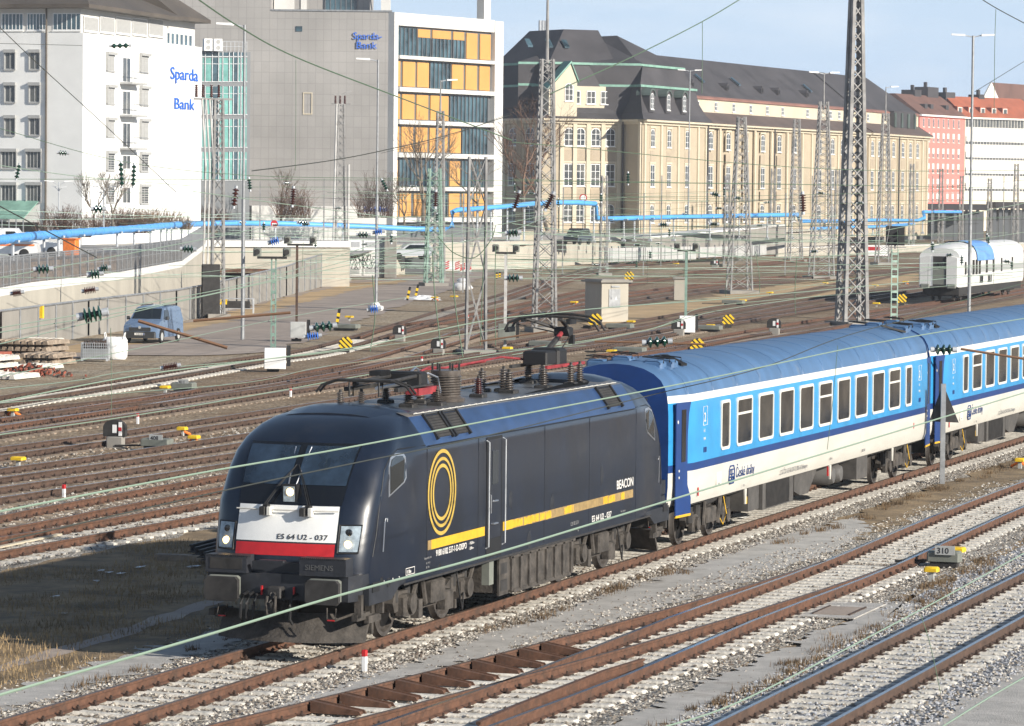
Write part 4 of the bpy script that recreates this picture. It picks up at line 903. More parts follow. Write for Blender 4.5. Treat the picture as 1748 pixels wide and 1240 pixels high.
gw = MB('under_dark', 'box_olive', 'galv_light', 'glass_dark'); gw.box(.1, .34, -.62, .62, 1.1, 3.2, 0); gw.box(.06, .1, -.5, .5, 1.2, 2.4, 1); gw.box(.05, .1, .42, .62, 1.1, 3.2, 2); gw.box(.05, .1, -.40, .0, 2.3, 2.8, 3); gw.build('gangway_door', rc)
for s in (-1, 1):
    bu = MB('box_olive'); bu.cham(-.12, .1, s*.95-.32, s*.95+.32, .95, 1.25, .06); bu.build('buffer', rc)
wn = [(2.3, 1.9, .55, .9), (5.3, 1.85, .75, 1.05), (6.5, 1.85, .75, 1.05), (7.7, 1.85, .75, 1.05), (10.5, 1.9, .7, 1.0), (13.2, 1.9, .7, 1.0), (16.5, 1.9, .5, 1.0), (21, 1.9, .5, 1.0), (8.0, 1.35-.15, .28, .5), (8.5, 1.2, .28, .5), (8.9, 1.2, .28, .5), (11.2, 1.2, .28, .5), (11.7, 1.2, .28, .5), (12.3, 1.2, .28, .5)]
for x, z, w_, h in wn:
    q = MB('black', 'glass_dark'); q.box(x-w_/2, x+w_/2, -1.53, -1.49, z, z+h, 0); q.box(x-w_/2+.05, x+w_/2-.05, -1.54, -1.53, z+.05, z+h-.05, 1); q.build('window', rc)
tp = MB('tarp_blue'); rr = []
for x in [6.5+i*.55 for i in range(13)]:
    k = .04*(x*2 % 1.1 > .5)
    rr.append([(x, -y*1.02-.02, z+.04+k) for y, z in ((1.53, 2.75), (1.5, 3.15), (1.40, 3.5), (1.22, 3.78), (.95, 3.98), (.5, 4.12), (0, 4.16))]+[(x, y, z+.05+k) for y, z in ((.5, 4.12), (.95, 3.98), (1.22, 3.78))])
tp.loft(rr, 0, False, False); tp.build('tarpaulin', rc)
uf = MB('under_dark', 'under_grime'); uf.box(1, 26, -1.3, 1.3, .45, 1.0); 
uf.build('underframe', rc)
bg_ = MB('under_grime'); 
for cx in (3.2, 22.5):
    bb = MB('under_grime', 'under_dark'); bb.box(-1.5, 1.5, -1.15, 1.15, .35, .8); o_ = bb.build('bogie', rc, (cx, 0, 0))
    for dx in (-1.2, 1.2): wheelset(dx, .46, o_)
sn = MB('rail_orange'); 
# ================================================================== VAN
mat('van_paint', (.19, .27, .40), .28, .35, .05, 3, coat=.7); mat('van_plastic', (.035, .037, .04), .6); mat('tyre', (.015, .015, .015), .85); mat('plate_white', (.75, .75, .72), .5)
vp = G(262, 584, -.2)
van = thing('parked_van', 'steel blue delivery van parked facing the camera before the retaining wall', 'van', (vp.x, vp.y, -.2), radians(186))
# local: front at +x
prof = [(2.25, .28), (2.28, .62), (2.20, .86), (1.95, 1.02), (1.25, 1.16), (.62, 1.72), (.30, 1.80), (-1.6, 1.84), (-2.12, 1.74), (-2.22, 1.1), (-2.25, .30)]
rings = []
for y, ins, sc in ((-.90, .0, 0), (-.84, 0, 1)): pass
def vring(wf):  return None
b = MB('van_paint'); levels = []
hw = lambda z: .89 if z < 1.0 else .89-.17*(z-1.0)/.84
N_ = 9
rr = []
for j in range(N_):
    u = -1+2*j/(N_-1); rr.append([(x-(.10*abs(u)**3 if x > 1.5 else 0), u*hw(z)*(1 if abs(u) < 1 else .985), z-(.05 if abs(u) == 1 and z > 1.6 else 0)) for x, z in prof])
b.loft(rr); b.build('body', van, smooth=40)
g_ = MB('glass_dark'); 
def onf(t, y): x = lerp(1.25, .62, t); z = lerp(1.16, 1.72, t); return (x+.012, y, z+.012)
g_.loft([[onf(.06, -.74), onf(.06, .74), onf(.94, .64), onf(.94, -.64)], [(a-.02, b_, c_-.02) for a, b_, c_ in (onf(.06, -.74), onf(.06, .74), onf(.94, .64), onf(.94, -.64))]]); g_.build('windscreen', van)
for s in (-1, 1):
    q = MB('glass_dark'); q.loft([[(x, s*(hw(z)+.004), z) for x, z in ((1.0, 1.18), (.02, 1.16), (.02, 1.62), (.62, 1.62))], [(x, s*(hw(z)-.02), z) for x, z in ((1.0, 1.18), (.02, 1.16), (.02, 1.62), (.62, 1.62))]]); q.build('side_window', van)
    q = MB('lamp_lens'); q.loft([[(2.14, s*.80, .74), (2.24, s*.48, .76), (2.17, s*.50, .90), (2.00, s*.82, .95)], [(2.1, s*.80, .74), (2.2, s*.48, .76), (2.1, s*.50, .90), (1.95, s*.80, .95)]]); q.build('headlight', van)
    q = MB('van_plastic', 'van_paint'); q.cham(.92, 1.06, min(s*.92, s*1.08), max(s*.92, s*1.08), 1.14, 1.32, .03); q.build('wing_mirror', van)
    for x in (1.45, -1.35):
        wl = MB('tyre', 'box_grey'); wl.lathe([(.0, s*.80), (.33, s*.80), (.33, s*.90), (.30, s*.915), (.2, s*.9)], (x, 0, .33), 'y', 20); wl.lathe([(0, s*.905), (.2, s*.905), (.21, s*.89)], (x, 0, .33), 'y', 16, 1); wl.build('wheel', van, smooth=30)
    q = MB('black'); q.xz([(x+.42*cos(a), .33+.42*sin(a)) for x in (1.45,) for a in [pi*k/8 for k in range(9)]], s*.895, s*.88); q.build('wheel_arch', van)
q = MB('van_plastic'); q.cham(2.12, 2.32, -.80, .80, .26, .60, .05); q.box(2.22, 2.30, -.55, .55, .62, .80); q.box(-.2, 2.1, -.905, -.88, .26, .40); q.build('bumper', van)
q = MB('plate_white', 'coach_navy'); q.box(2.32, 2.335, -.26, .26, .42, .53); q.box(2.336, 2.338, .20, .26, .42, .53, 1); pl = q.build('number_plate', van); text('plate_characters', 'M ER 3001', .085, 'letter_dark', pl, (2.338, -.17, .445), (radians(90), 0, radians(90)), .001)
q = MB('box_grey'); q.lathe([(.05, 0), (.07, .01), (.07, .02), (.05, .02)], (2.30, 0, .80), 'x', 16); q.build('front_badge', van)
q = MB('black'); q.tube([(.2, -.6, 1.83), (-1.9, -.62, 1.85)], .02, 5); q.tube([(.2, .6, 1.83), (-1.9, .62, 1.85)], .02, 5); q.build('roof_rail', van)
# ================================================================== BUILDINGS
mat('render_white', (.76, .76, .74), .9, 0, .05, .3, dirt=((.66, .65, .62), .35, .66)); mat('shutter_grey', (.38, .38, .37), .7, 0, .1, 3); mat('roof_bronze', (.115, .095, .075), .6, .2, .2, .3)
mat('glass_green', (.16, .38, .34), .12, 0, .35, .35, spec=.8); mat('glass_deep', (.045, .085, .105), .08, 0, .7, .4, spec=.9); mat('mullion', (.16, .17, .18), .5, .3); mat('frame_white', (.80, .80, .79), .6)
mat('panel_orange', (.58, .30, .088), .55, 0, .06, .4); mat('concrete_white', (.62, .61, .58), .85, 0, .08, .3); mat('sign_blue', (.015, .13, .62), .5)
mat('stone_beige', (.44, .37, .27), .92, 0, .1, .15, dirt=((.33, .27, .20), .22, .60)); mat('stone_cream', (.57, .505, .385), .9, 0, .08, .25, dirt=((.40, .34, .255), .3, .62)); mat('stone_infill', (.40, .33, .245), .92, 0, .12, .3)
mat('slate', (.058, .054, .058), .75, 0, .25, .25, bump=.2, bs=3); mat('slate_brown', (.105, .078, .068), .75, 0, .2, .3); mat('copper_green', (.20, .36, .29), .7, 0, .2, .8); mat('tile_red', (.36, .105, .055), .85, 0, .2, .3); mat('tile_brown', (.15, .078, .06), .85, 0, .2, .3)
mat('pink_wall', (.72, .22, .19), .9, 0, .06, .2); mat('pale_wall', (.78, .70, .55), .9, 0, .06, .2); mat('white_wall', (.78, .76, .70), .9); mat('glass_window', (.03, .04, .05), .15, 0, .5, .5, col2=(.14, .14, .13), spec=.5)
vary('glass_window'); vary('glass_deep')
def panel_mat(name, col, line, bw, bh, ms=.02):
    ma = bpy.data.materials.new(name); ma.use_nodes = True; nt = ma.node_tree; b = nt.nodes['Principled BSDF']; L = nt.links.new; b.inputs['Roughness'].default_value = .8
    tc = N(nt, 'ShaderNodeTexCoord'); sp = N(nt, 'ShaderNodeSeparateXYZ'); cb = N(nt, 'ShaderNodeCombineXYZ'); br = N(nt, 'ShaderNodeTexBrick', offset=0)
    L(tc.outputs['Object'], sp.inputs[0]); L(sp.outputs[0], cb.inputs[0]); L(sp.outputs[2], cb.inputs[1]); L(cb.outputs[0], br.inputs['Vector'])
    br.inputs['Color1'].default_value = (*col, 1); br.inputs['Color2'].default_value = (*[c*.93 for c in col], 1); br.inputs['Mortar'].default_value = (*line, 1); br.inputs['Scale'].default_value = 1
    br.inputs['Brick Width'].default_value = bw; br.inputs['Row Height'].default_value = bh; br.inputs['Mortar Size'].default_value = ms
    no = N(nt, 'ShaderNodeTexNoise'); no.inputs['Scale'].default_value = .12; no.inputs['Detail'].default_value = 8; L(tc.outputs['Object'], no.inputs['Vector'])
    mr = N(nt, 'ShaderNodeMapRange'); mr.inputs[1].default_value = .3; mr.inputs[2].default_value = .7; mr.inputs[3].default_value = .82; mr.inputs[4].default_value = 1.12; L(no.outputs['Fac'], mr.inputs[0])
    mx = N(nt, 'ShaderNodeVectorMath', operation='SCALE'); L(br.outputs[0], mx.inputs[0]); L(mr.outputs[0], mx.inputs['Scale']); L(mx.outputs[0], b.inputs['Base Color'])
    MATS[name] = ma
panel_mat('panel_grey', (.35, .335, .32), (.25, .24, .23), .86, 1.2, .022)
mat('band_red', (.25, .125, .10), .85, 0, .2, .3)
mat('copper_dark', (.075, .10, .09), .75, 0, .3, .6)
class Fac:
    """a facade plane seen from the camera side, running left to right from p to q"""
    def __init__(s, p, q):
        s.p = Vector(p); s.q = Vector(q); s.d = (s.q-s.p).normalized(); s.L = (s.q-s.p).length; s.n = Vector((s.d.y, -s.d.x)); s.a = atan2(s.d.y, s.d.x)
    def hit(s, x, y):
        r = ray(x, y); t = ((s.p-Vector((CX, CY))).dot(s.n))/(r.x*s.n.x+r.y*s.n.y); h = CAM+r*t; return ((Vector((h.x, h.y))-s.p).dot(s.d), h.z)
    def pt(s, u, out=0): v = s.p+s.d*u+s.n*out; return (v.x, v.y)
    def w(s, u, out, z): v = s.pt(u, out); return (v[0], v[1], z)
def fplace(root, fac, name, me, u, out, z): 
    x, y = fac.pt(u, out); b = root.location; return put(name, me, root, (x-b.x, y-b.y, z-b.z), fac.a-root.rotation_euler.z)
def fmb(root, fac, mb, name, label=None):
    """geometry written in facade coordinates (u along, -y outward, z world)"""
    b = root.location; o = mb.build(name, root, (fac.p.x-b.x, fac.p.y-b.y, -b.z), fac.a, label=label); return o
def wb(root, mb, name, smooth=0):
    b = root.location; mb.v = [(x-b.x, y-b.y, z-b.z) for x, y, z in mb.v]; return mb.build(name, root, smooth=smooth)
WMS = {}
def winmesh(w_, h, bars=(1, 1), fm='frame_white', gm='glass_window', arch=0, dep=.05, fr=.09):
    key = (round(w_, 2), round(h, 2), bars, fm, gm, arch)
    if key in WMS: return WMS[key]
    m_ = MB(fm, gm)
    if arch:
        n = 7; r = w_/2; pts = [(-r, 0), (r, 0)]+[(r*cos(pi*k/n), h-r*.8+r*.8*sin(pi*k/n)) for k in range(n+1)]
        m_.xz(pts, -.02, .0, 0); ri = r-fr; pts = [(-ri, fr), (ri, fr)]+[(ri*cos(pi*k/n), h-r*.8+(r*.8-fr)*sin(pi*k/n)) for k in range(n+1)]; m_.xz(pts, -.025, -.02, 1)
    else:
        m_.box(-w_/2, w_/2, -.02, 0, 0, h, 0); m_.box(-w_/2+fr, w_/2-fr, -.025, -.02, fr, h-fr, 1)
    nx, nz = bars
    for i in range(1, nx+1): x = -w_/2+w_*i/(nx+1); m_.box(x-.035, x+.035, -dep, -.026, fr, h-fr, 0)
    for i in range(1, nz+1): z = h*i/(nz+1); m_.box(-w_/2+fr, w_/2-fr, -dep+.002, -.027, z-.03, z+.03, 0)
    m_.box(-w_/2-.06, w_/2+.06, -.12, -.03, -.10, .0, 0)
    WMS[key] = m_.mesh('window'); return WMS[key]
# ---- white bank building on the left
base = 3.0
Wr = Fac(xy(140.5, 355), xy(343, 389)); Wl = Fac(xy(-70, 358.6), xy(140.5, 355))
wb_ = thing('bank_building', 'bright white bank building at the left with blue letters on its blank wall', 'building', (*Wr.pt(0), base))
zt = Wr.hit(140.5, 56)[1]; zc = Wr.hit(141, 14)[1]
back = Vector(Wr.pt(Wr.L))+Vector((0, 25)); backl = Vector(Wl.pt(0))+Vector((5, 25))
m1 = MB('render_white'); m1.prism([Wl.pt(0), Wr.pt(0), Wr.pt(Wr.L), tuple(back), tuple(backl)], base-2, zt); wb(wb_, m1, 'wall')
ins = .35
m1 = MB('concrete_white'); m1.prism([Wl.pt(0, -ins), Wr.pt(ins, -ins), Wr.pt(Wr.L*.72, -ins), Wr.pt(Wr.L*.72, -8), Wl.pt(0, -8)], zt, zc); m1.prism([Wr.pt(Wr.L*.72, -ins-.4), Wr.pt(Wr.L, -ins-.4), Wr.pt(Wr.L, -8), Wr.pt(Wr.L*.72, -8)], zt, zt+2.4); wb(wb_, m1, 'top_storey')
rf = MB('roof_bronze'); oh = .9
def eave(z0, z1, o, ru): return [Wl.pt(0, o)+(z0,), tuple(Vector(Wl.pt(Wl.L, o))+Wr.n*0)+(z0,), Wr.pt(Wr.L*ru, o)+(z0,), Wr.pt(Wr.L*ru, -10)+(z0,), Wl.pt(0, -10)+(z0,)]
c0 = tuple(Wl.p+Wl.d*(Wl.L+1.0)+Wl.n*1.0); rf.loft([[Wl.pt(0, 1.0)+(z,), c0+(z,), Wr.pt(Wr.L*.74, 1.0)+(z,), Wr.pt(Wr.L*.74, -10)+(z,), Wl.pt(0, -10)+(z,)] for z in (zc, zc+.35)]+[[Wl.pt(0, -6)+(zc+3.6,), Wl.pt(Wl.L-3, -6)+(zc+3.6,), Wr.pt(Wr.L*.6, -6)+(zc+3.6,), Wr.pt(Wr.L*.6, -10)+(zc+3.6,), Wl.pt(0, -10)+(zc+3.6,)]])
z2 = zt+2.4; rf.loft([[Wr.pt(Wr.L*.72, .7)+(z,), Wr.pt(Wr.L*1.02, .7)+(z,), Wr.pt(Wr.L*1.02, -10)+(z,), Wr.pt(Wr.L*.72, -10)+(z,)] for z in (z2, z2+.35)]+[[Wr.pt(Wr.L*.72, -3)+(z2+3.2,), Wr.pt(Wr.L*.9, -3)+(z2+3.2,), Wr.pt(Wr.L*.9, -10)+(z2+3.2,), Wr.pt(Wr.L*.72, -10)+(z2+3.2,)]])
wb(wb_, rf, 'roof')
def fwin(root, fac, x0, x1, y0, y1, **k):
    (u0, z1), (u1, z0) = fac.hit(x0, y0), fac.hit(x1, y1); out = k.pop('out', .02)
    u0, u1 = min(u0, u1), max(u0, u1)
    return fplace(root, fac, 'window', winmesh(round(u1-u0, 1), round(z1-z0, 1), **k), (u0+u1)/2, out, z0), u0, u1, z0, z1
for yt, wd in ((88, 0), (144, 0), (200, 0), (257, 1), (314, 1)):
    for x0, x1 in ((9, 26), (51, 68)) if not wd else ((3, 28), (46, 70)):
        o_, u0, u1, z0, z1 = fwin(wb_, Wl, x0, x1, yt+2, yt+31, bars=(1 if not wd else 3, 0), fm='shutter_grey')
        h = MB('shutter_grey'); h.box(-.1, u1-u0+.1, -.28, 0, z1-z0-.02, z1-z0+.28); h.box(-.08, 0, -.14, 0, 0, z1-z0); h.box(u1-u0, u1-u0+.08, -.14, 0, 0, z1-z0)
        fplace(wb_, Wl, 'shutter_box', h.mesh('shutter_box'), u0, .02, z0)
for yt in (93, 149, 205, 262, 317):
    for x0, x1 in ((181.5, 195), (238.5, 253)):
        o_, u0, u1, z0, z1 = fwin(wb_, Wr, x0, x1, yt+(x0 > 200)*2, yt+29+(x0 > 200)*2, bars=(1, 6), fm='shutter_grey', gm='shutter_grey' if yt < 250 else 'glass_window')
        h = MB('shutter_grey'); h.box(-.1, u1-u0+.1, -.3, 0, z1-z0-.02, z1-z0+.25); h.box(-.12, 0, -.22, 0, 0, z1-z0); fplace(wb_, Wr, 'shutter_box', h.mesh('shutter_box'), u0, .02, z0)
for i, (ya, yb) in enumerate(((98, 142), (154, 197), (210, 253), (264, 290), (319, 348))):
    o_, u0, u1, z0, z1 = fwin(wb_, Wr, 209, 222, ya, yb, bars=(1, 0))
    if i < 3:
        bl = MB('galv', 'shutter_grey'); bl.box(-.8, u1-u0+1.6, -1.2, 0, -.18, 0, 1)
        for k in range(12): x = -.8+k*(u1-u0+2.4)/11; bl.box(x-.02, x+.02, -1.18, -1.15, 0, 1.0)
        bl.box(-.8, u1-u0+1.6, -1.2, -1.14, .98, 1.03); fplace(wb_, Wr, 'balcony', bl.mesh('balcony'), u0, .02, z0)
for x0, x1 in ((0, 38), (44, 76), (88, 136)):
    fwin(wb_, Wl, x0, x1, 23, 52, bars=(5, 0), fm='frame_white', gm='glass_deep', out=-.30)
for i in range(5): fwin(wb_, Wr, 148+27.6*i, 173+27.6*i, 26+i*1.2, 56+i*2, bars=(0, 0), gm='shutter_grey', fm='frame_white', out=-.28)
for i in range(7): x = 289+i*7.5; fwin(wb_, Wr, x, x+5, 54+i*.8, 77+i*.9, bars=(0, 0), gm='glass_deep', out=-.72)
dp = MB('roof_bronze'); u, z_ = Wl.hit(80, 60); dp.tube([(u, -.12, base), (u, -.12, zc)], .09, 6); fmb(wb_, Wl, dp, 'downpipe')
def fac_text(root, fac, s, xa, xb, y0, y1, m_, out, name='sign_lettering'):
    (u0, z0), (u1, z1) = fac.hit(xa, y1), fac.hit(xb, y0); o = text(name, s, 1, m_, root, (0, 0, 0), (0, 0, 0), .03, bold=.0)
    me = o.data; xs = [v.co.x for v in me.vertices]; ys = [v.co.y for v in me.vertices if True]; w_ = max(xs)-min(xs); ymax = max(ys); sx, sy = abs(u1-u0)/w_, (z1-z0)/ymax
    for v in me.vertices: x, y, z = v.co; v.co = ((x-min(xs))*sx, -z-out, y*sy)
    b = root.location; p = fac.pt(min(u0, u1)); o.location = (p[0]-b.x, p[1]-b.y, z0-b.z); o.rotation_euler = (0, 0, fac.a); return o
fac_text(wb_, Wr, 'Sparda', 290, 337, 119, 135, 'sign_blue', .08); fac_text(wb_, Wr, 'Bank', 297, 331, 170, 186, 'sign_blue', .08)
cn = MB('copper_green', 'galv'); u0, z0 = Wl.hit(-30, 362); u1, _ = Wl.hit(66, 362)
cn.loft([[(u0, 0, z0+1.0), (u1, 0, z0+1.0), (u1, -3.5, z0-.6), (u0, -3.5, z0-.6)], [(u0, 0, z0+1.1), (u1, 0, z0+1.1), (u1, -3.5, z0-.5), (u0, -3.5, z0-.5)]])
for k in range(9): u = lerp(u0, u1, k/8); cn.box(u-.05, u+.05, -3.5, -3.4, base-.5, z0-.6, 1)
fmb(wb_, Wl, cn, 'canopy')
en = MB('under_dark'); en.box(u0, u1, -.06, 0, base-.5, z0-.9); fmb(wb_, Wl, en, 'entrance')
# ---- green glass building
Gf = Fac(xy(330, 399), xy(426, 401)); gb = thing('glass_building', 'narrow building of green glass between the white and the grey building', 'building', (*Gf.pt(0), base))
zg = Gf.hit(380, 88)[1]; g = MB('mullion'); g.prism([Gf.pt(0), Gf.pt(Gf.L), Gf.pt(Gf.L, -12), Gf.pt(0, -12)], base-1, zg); wb(gb, g, 'wall')
fls = [88, 98, 140, 147, 196, 203, 252, 259, 308, 316]; xs = [344, 350, 362, 373, 380, 391, 398, 406, 411, 422]
for r in range(5):
    ya, yb = ((98, 140), (147, 196), (203, 252), (259, 308), (89, 97))[r]
    for i in range(len(xs)-1):
        (u0, z1), (u1, z0) = Gf.hit(xs[i], ya), Gf.hit(xs[i+1], yb); q = MB('glass_green' if (r < 4 and i % 4 != 2) else 'glass_deep', 'galv_light'); q.box(u0+.09, u1-.09, -.04, 0, z0+.06, z1-.06)
        q.box(u0-.04, u0+.04, -.14, -.0, z0, z1, 1); q.box(u0, u1, -.10, -.042, z0-.04, z0+.04, 1)
        if r < 4: q.box(u0+.09, u1-.09, -.09, -.042, z0+(z1-z0)*.72, z0+(z1-z0)*.72+.06, 1)
        fmb(gb, Gf, q, 'glazing')
for k, x in enumerate((345, 362)):
    a = MB('frame_white', 'shutter_grey'); u, z_ = Gf.hit(x, 84); a.box(u, u+.85, -.9, -.3, zg, zg+1.25)
    for zz_ in (.32, .93): a.lathe([(.24, -.92), (.24, -.90), (0, -.9)], (u+.42, 0, zg+zz_), 'y', 12, 1)
    b_ = thing('air_conditioner', ('left' if k == 0 else 'right')+' one of two white air conditioning units on the glass building roof', 'air conditioner', (*Gf.pt(u), zg)); a.v = [(x_-u, y_, z_-zg) for x_, y_, z_ in a.v]; a.build('casing', b_, rz=Gf.a)
rl_ = MB('galv_light'); u0, u1 = Gf.hit(379, 80)[0], Gf.hit(420, 80)[0]
for h in (.5, 1.0): rl_.tube([(u0, -.3, zg+h), (u1, -.3, zg+h)], .03, 5)
for k in range(7): u = lerp(u0, u1, k/6); rl_.tube([(u, -.3, zg), (u, -.3, zg+1)], .03, 5)
fmb(gb, Gf, rl_, 'roof_railing')
# ---- grey panelled tower with orange side
Sf = Fac(xy(300, 430), xy(673, 430)); So = Fac(xy(673, 430), xy(855.5, 449)); sb = thing('office_tower', 'grey panel clad office tower with an orange and glass side facade', 'building', (*Sf.pt(0), base))
zs_ = Sf.hit(600, 20)[1]; ztall = zs_+9
m1 = MB('panel_grey'); u1 = Sf.hit(463, 50)[0]; m1.box(0, u1, 0, 16, base-2-0, ztall); m1.box(u1, Sf.L-.4, 0.03, 16, base-2, zs_); fmb(sb, Sf, m1, 'wall')
cp = MB('galv'); cp.box(u1, Sf.L-.4, -.08, .5, zs_+.003, zs_+.18); fmb(sb, Sf, cp, 'coping')
wv = MB('glass_deep', 'galv_light'); (a0, zA), (a1, zB) = Sf.hit(505, 45), Sf.hit(516, 54); wv.box(a0, a1, -.05, .03, zB, zA); fmb(sb, Sf, wv, 'window')
ol = MB('stone_cream'); (a0, zA), (a1, zB) = Sf.hit(517, 158), Sf.hit(533, 196); ol.box(a0, a0+.12, -.04, .03, zB, zA); ol.box(a1-.12, a1, -.04, .03, zB, zA); ol.box(a0+.12, a1-.12, -.04, .03, zA-.12, zA); ol.box(a0+.12, a1-.12, -.04, .03, zB, zB+.12); fmb(sb, Sf, ol, 'panel_outline')
fac_text(sb, Sf, 'Sparda-', 603, 652, 56, 67, 'sign_blue', .12); fac_text(sb, Sf, 'Bank', 609, 644, 72, 83, 'sign_blue', .12)
(a0, zA), (a1, zB) = Sf.hit(463, -20), Sf.hit(650, 20)
up = MB('concrete_white', 'glass_deep', 'panel_grey', 'mullion'); up.box(u1+.1, Sf.L-3, 3, 14, zs_, zs_+4.5, 2); (c0, _), (c1, _) = Sf.hit(465, 10), Sf.hit(500, 10); up.box(c0, c1, 2.9, 3, zs_, zs_+4.4, 0); (c0, _), (c1, _) = Sf.hit(511, 10), Sf.hit(521, 10); up.box(c0, c1, 2.88, 3, zs_, zs_+4.4, 0); (c0, _), (c1, _) = Sf.hit(553, 10), Sf.hit(607, 10); up.box(c0, c1, 2.88, 3, zs_+.1, zs_+2.6, 1)
for k in range(7): x = lerp(c0, c1, k/6); up.box(x-.05, x+.05, 2.82, 2.88, zs_+.1, zs_+2.6, 3)
(c0, _), (c1, _) = Sf.hit(650, 10), Sf.hit(666, 10); up.box(c0, c1, 0.6, 1.6, zs_+.18, zs_+6, 0); fmb(sb, Sf, up, 'rooftop_storey')
zo = So.hit(673, 21)[1]
o1 = MB('concrete_white', 'mullion', 'panel_orange'); o1.box(0, So.L, .45, 14, base-2, zo-1.2, 1); fmb(sb, So, o1, 'side_wall')
o1 = MB('concrete_white'); o1.box(-.4, .42, -.1, 1.2, base-2, zo); u_r = So.hit(843.5, 100)[0]; o1.box(u_r, So.L, -.12, 1.0, base-2, zo-.1); o1.box(.45, u_r, -.02, .9, So.hit(673.5, 43)[1], zo)
rows = [(46.5, 93.5), (103, 148), (159.5, 204), (215.5, 260), (272.5, 318), (329, 371)]
rz_ = [(So.hit(679, b_)[1], So.hit(679, a)[1]) for a, b_ in rows]
for i in range(6):
    z0 = rz_[i][0]; z1_ = rz_[i+1][1] if i < 5 else z0-.8; hh_ = z0-z1_; o1.box(.45, u_r, -.35, .45, z0-.06-hh_*.62, z0-.06)
fmb(sb, So, o1, 'side_frame')
tb = MB('concrete_white'); pu = So.hit(829, 20)[0]; tb.box(pu, pu+1.4, .2, 1.2, zo, zo+2.9); tb.box(-.4, pu+1.4, .2, 1.2, zo+2.9, zo+3.6); fmb(sb, So, tb, 'roof_frame')
X_ = lambda z: 420+z/3.1
RW = ["W803-912 w918-985 w995-1095 w1105-1165 O1175-1235 O1247-1305", "O803-829 O840-908 O916-980 W985-1092 O1100-1163 O1172-1235 O1245-1302", "O803-828 O838-905 O914-978 O988-1085 W1092-1290", "O800-826 O836-900 O912-975 O985-1082 O1093-1152 W1157-1290", "O795-820 W826-1086 O1093-1150 W1156-1290", "O795-822 O830-892 O905-968 W975-1082 O1090-1148 O1160-1215 O1225-1285"]
for r, s in enumerate(RW):
    z0, z1 = rz_[r]
    for tkn in s.split():
        a, c_ = tkn[1:].split('-'); u0 = So.hit(X_(int(a)), 200)[0]; u1 = So.hit(X_(int(c_)), 200)[0]
        if tkn[0] == 'O': q = MB('panel_orange'); q.box(u0+.05, u1-.05, .33, .45, z0+.06, z1-.06); fmb(sb, So, q, 'facade_panel')
        else:
            q = MB('glass_deep', 'mullion'); zt_ = z1 if tkn[0] == 'W' else z0+(z1-z0)*.68; q.box(u0, u1, .38, .449, z0, zt_); n = max(2, int((u1-u0)/.75))
            for k in range(n+1): x = lerp(u0, u1, k/n); q.box(x-.05, x+.05, .26, .38, z0, zt_, 1)
            fmb(sb, So, q, 'window')
            if tkn[0] == 'w': p_ = MB('panel_orange'); p_.box(u0+.05, u1-.05, .33, .45, zt_+.03, z1-.02); fmb(sb, So, p_, 'facade_panel')
an = MB('concrete_white', 'sign_blue', 'glass_deep'); A_ = Fac(xy(430, 402), xy(660, 404)); an.box(0, A_.L, 0, 8, base-1, A_.hit(500, 352)[1]); 
anx = thing('bank_annex', 'low pale annex in front of the grey tower, with a blue sign at its end', 'building', (*A_.pt(0), base)); fmb(anx, A_, an, 'wall'); fac_text(anx, A_, 'Sparda-Bank', 622, 664, 353, 361, 'sign_blue', .1)
# ---- long beige building
A_L = Fac(xy(820, 511.5), xy(925, 499)); A_R = Fac(xy(925, 499), xy(1062, 504)); B_L = Fac(xy(1060, 504.5), xy(1095, 500)); B_R = Fac(xy(1095, 500), xy(1206, 523)); C_1 = Fac(xy(1206, 523.2), xy(1375, 564)); C_2 = Fac(xy(1375, 564), xy(1482, 592)); C_3 = Fac(xy(1482, 591), xy(1584, 626))
bb = thing('beige_office_building', 'long historic beige building with dark mansard roofs and copper green ledges', 'building', (*A_R.pt(0), 1.5))
ze = 16.8; zb = 1.0
m1 = MB('stone_beige'); m1.prism([A_L.pt(0), A_L.pt(A_L.L), A_R.pt(A_R.L), A_R.pt(A_R.L, -14), A_L.pt(0, -14)], zb, ze); m1.prism([B_L.pt(0, -3), B_L.pt(0), B_L.pt(B_L.L), B_R.pt(B_R.L), B_R.pt(B_R.L, -16), B_R.pt(-4, -16)], zb, ze-.003)
m1.prism([C_1.pt(-.5, -.4), C_1.pt(C_1.L), C_2.pt(C_2.L), C_2.pt(C_2.L, -16), C_1.pt(0, -16)], zb, ze-.006); m1.prism([C_3.pt(0), C_3.pt(C_3.L), C_3.pt(C_3.L, -16), C_3.pt(0, -16)], zb, ze-.009)
wb(bb, m1, 'wall')
def pil(fac, us, w_=.55, z0=1.0, z1=ze-.5):
    q = MB('stone_cream')
    for u in us: q.box(u-w_/2, u+w_/2, -.22, 0, z0, z1)
    q.box(0, fac.L, -.30, 0, z1, ze-.15); q.box(-.2, fac.L+.2, -.75, -.0, ze-.15, ze+.12); fmb(bb, fac, q, 'pilasters_and_cornice')
rowsB = [(3.5, 2.4, 1), (8.2, 2.9, 0), (13.4, 2.35, 1)]
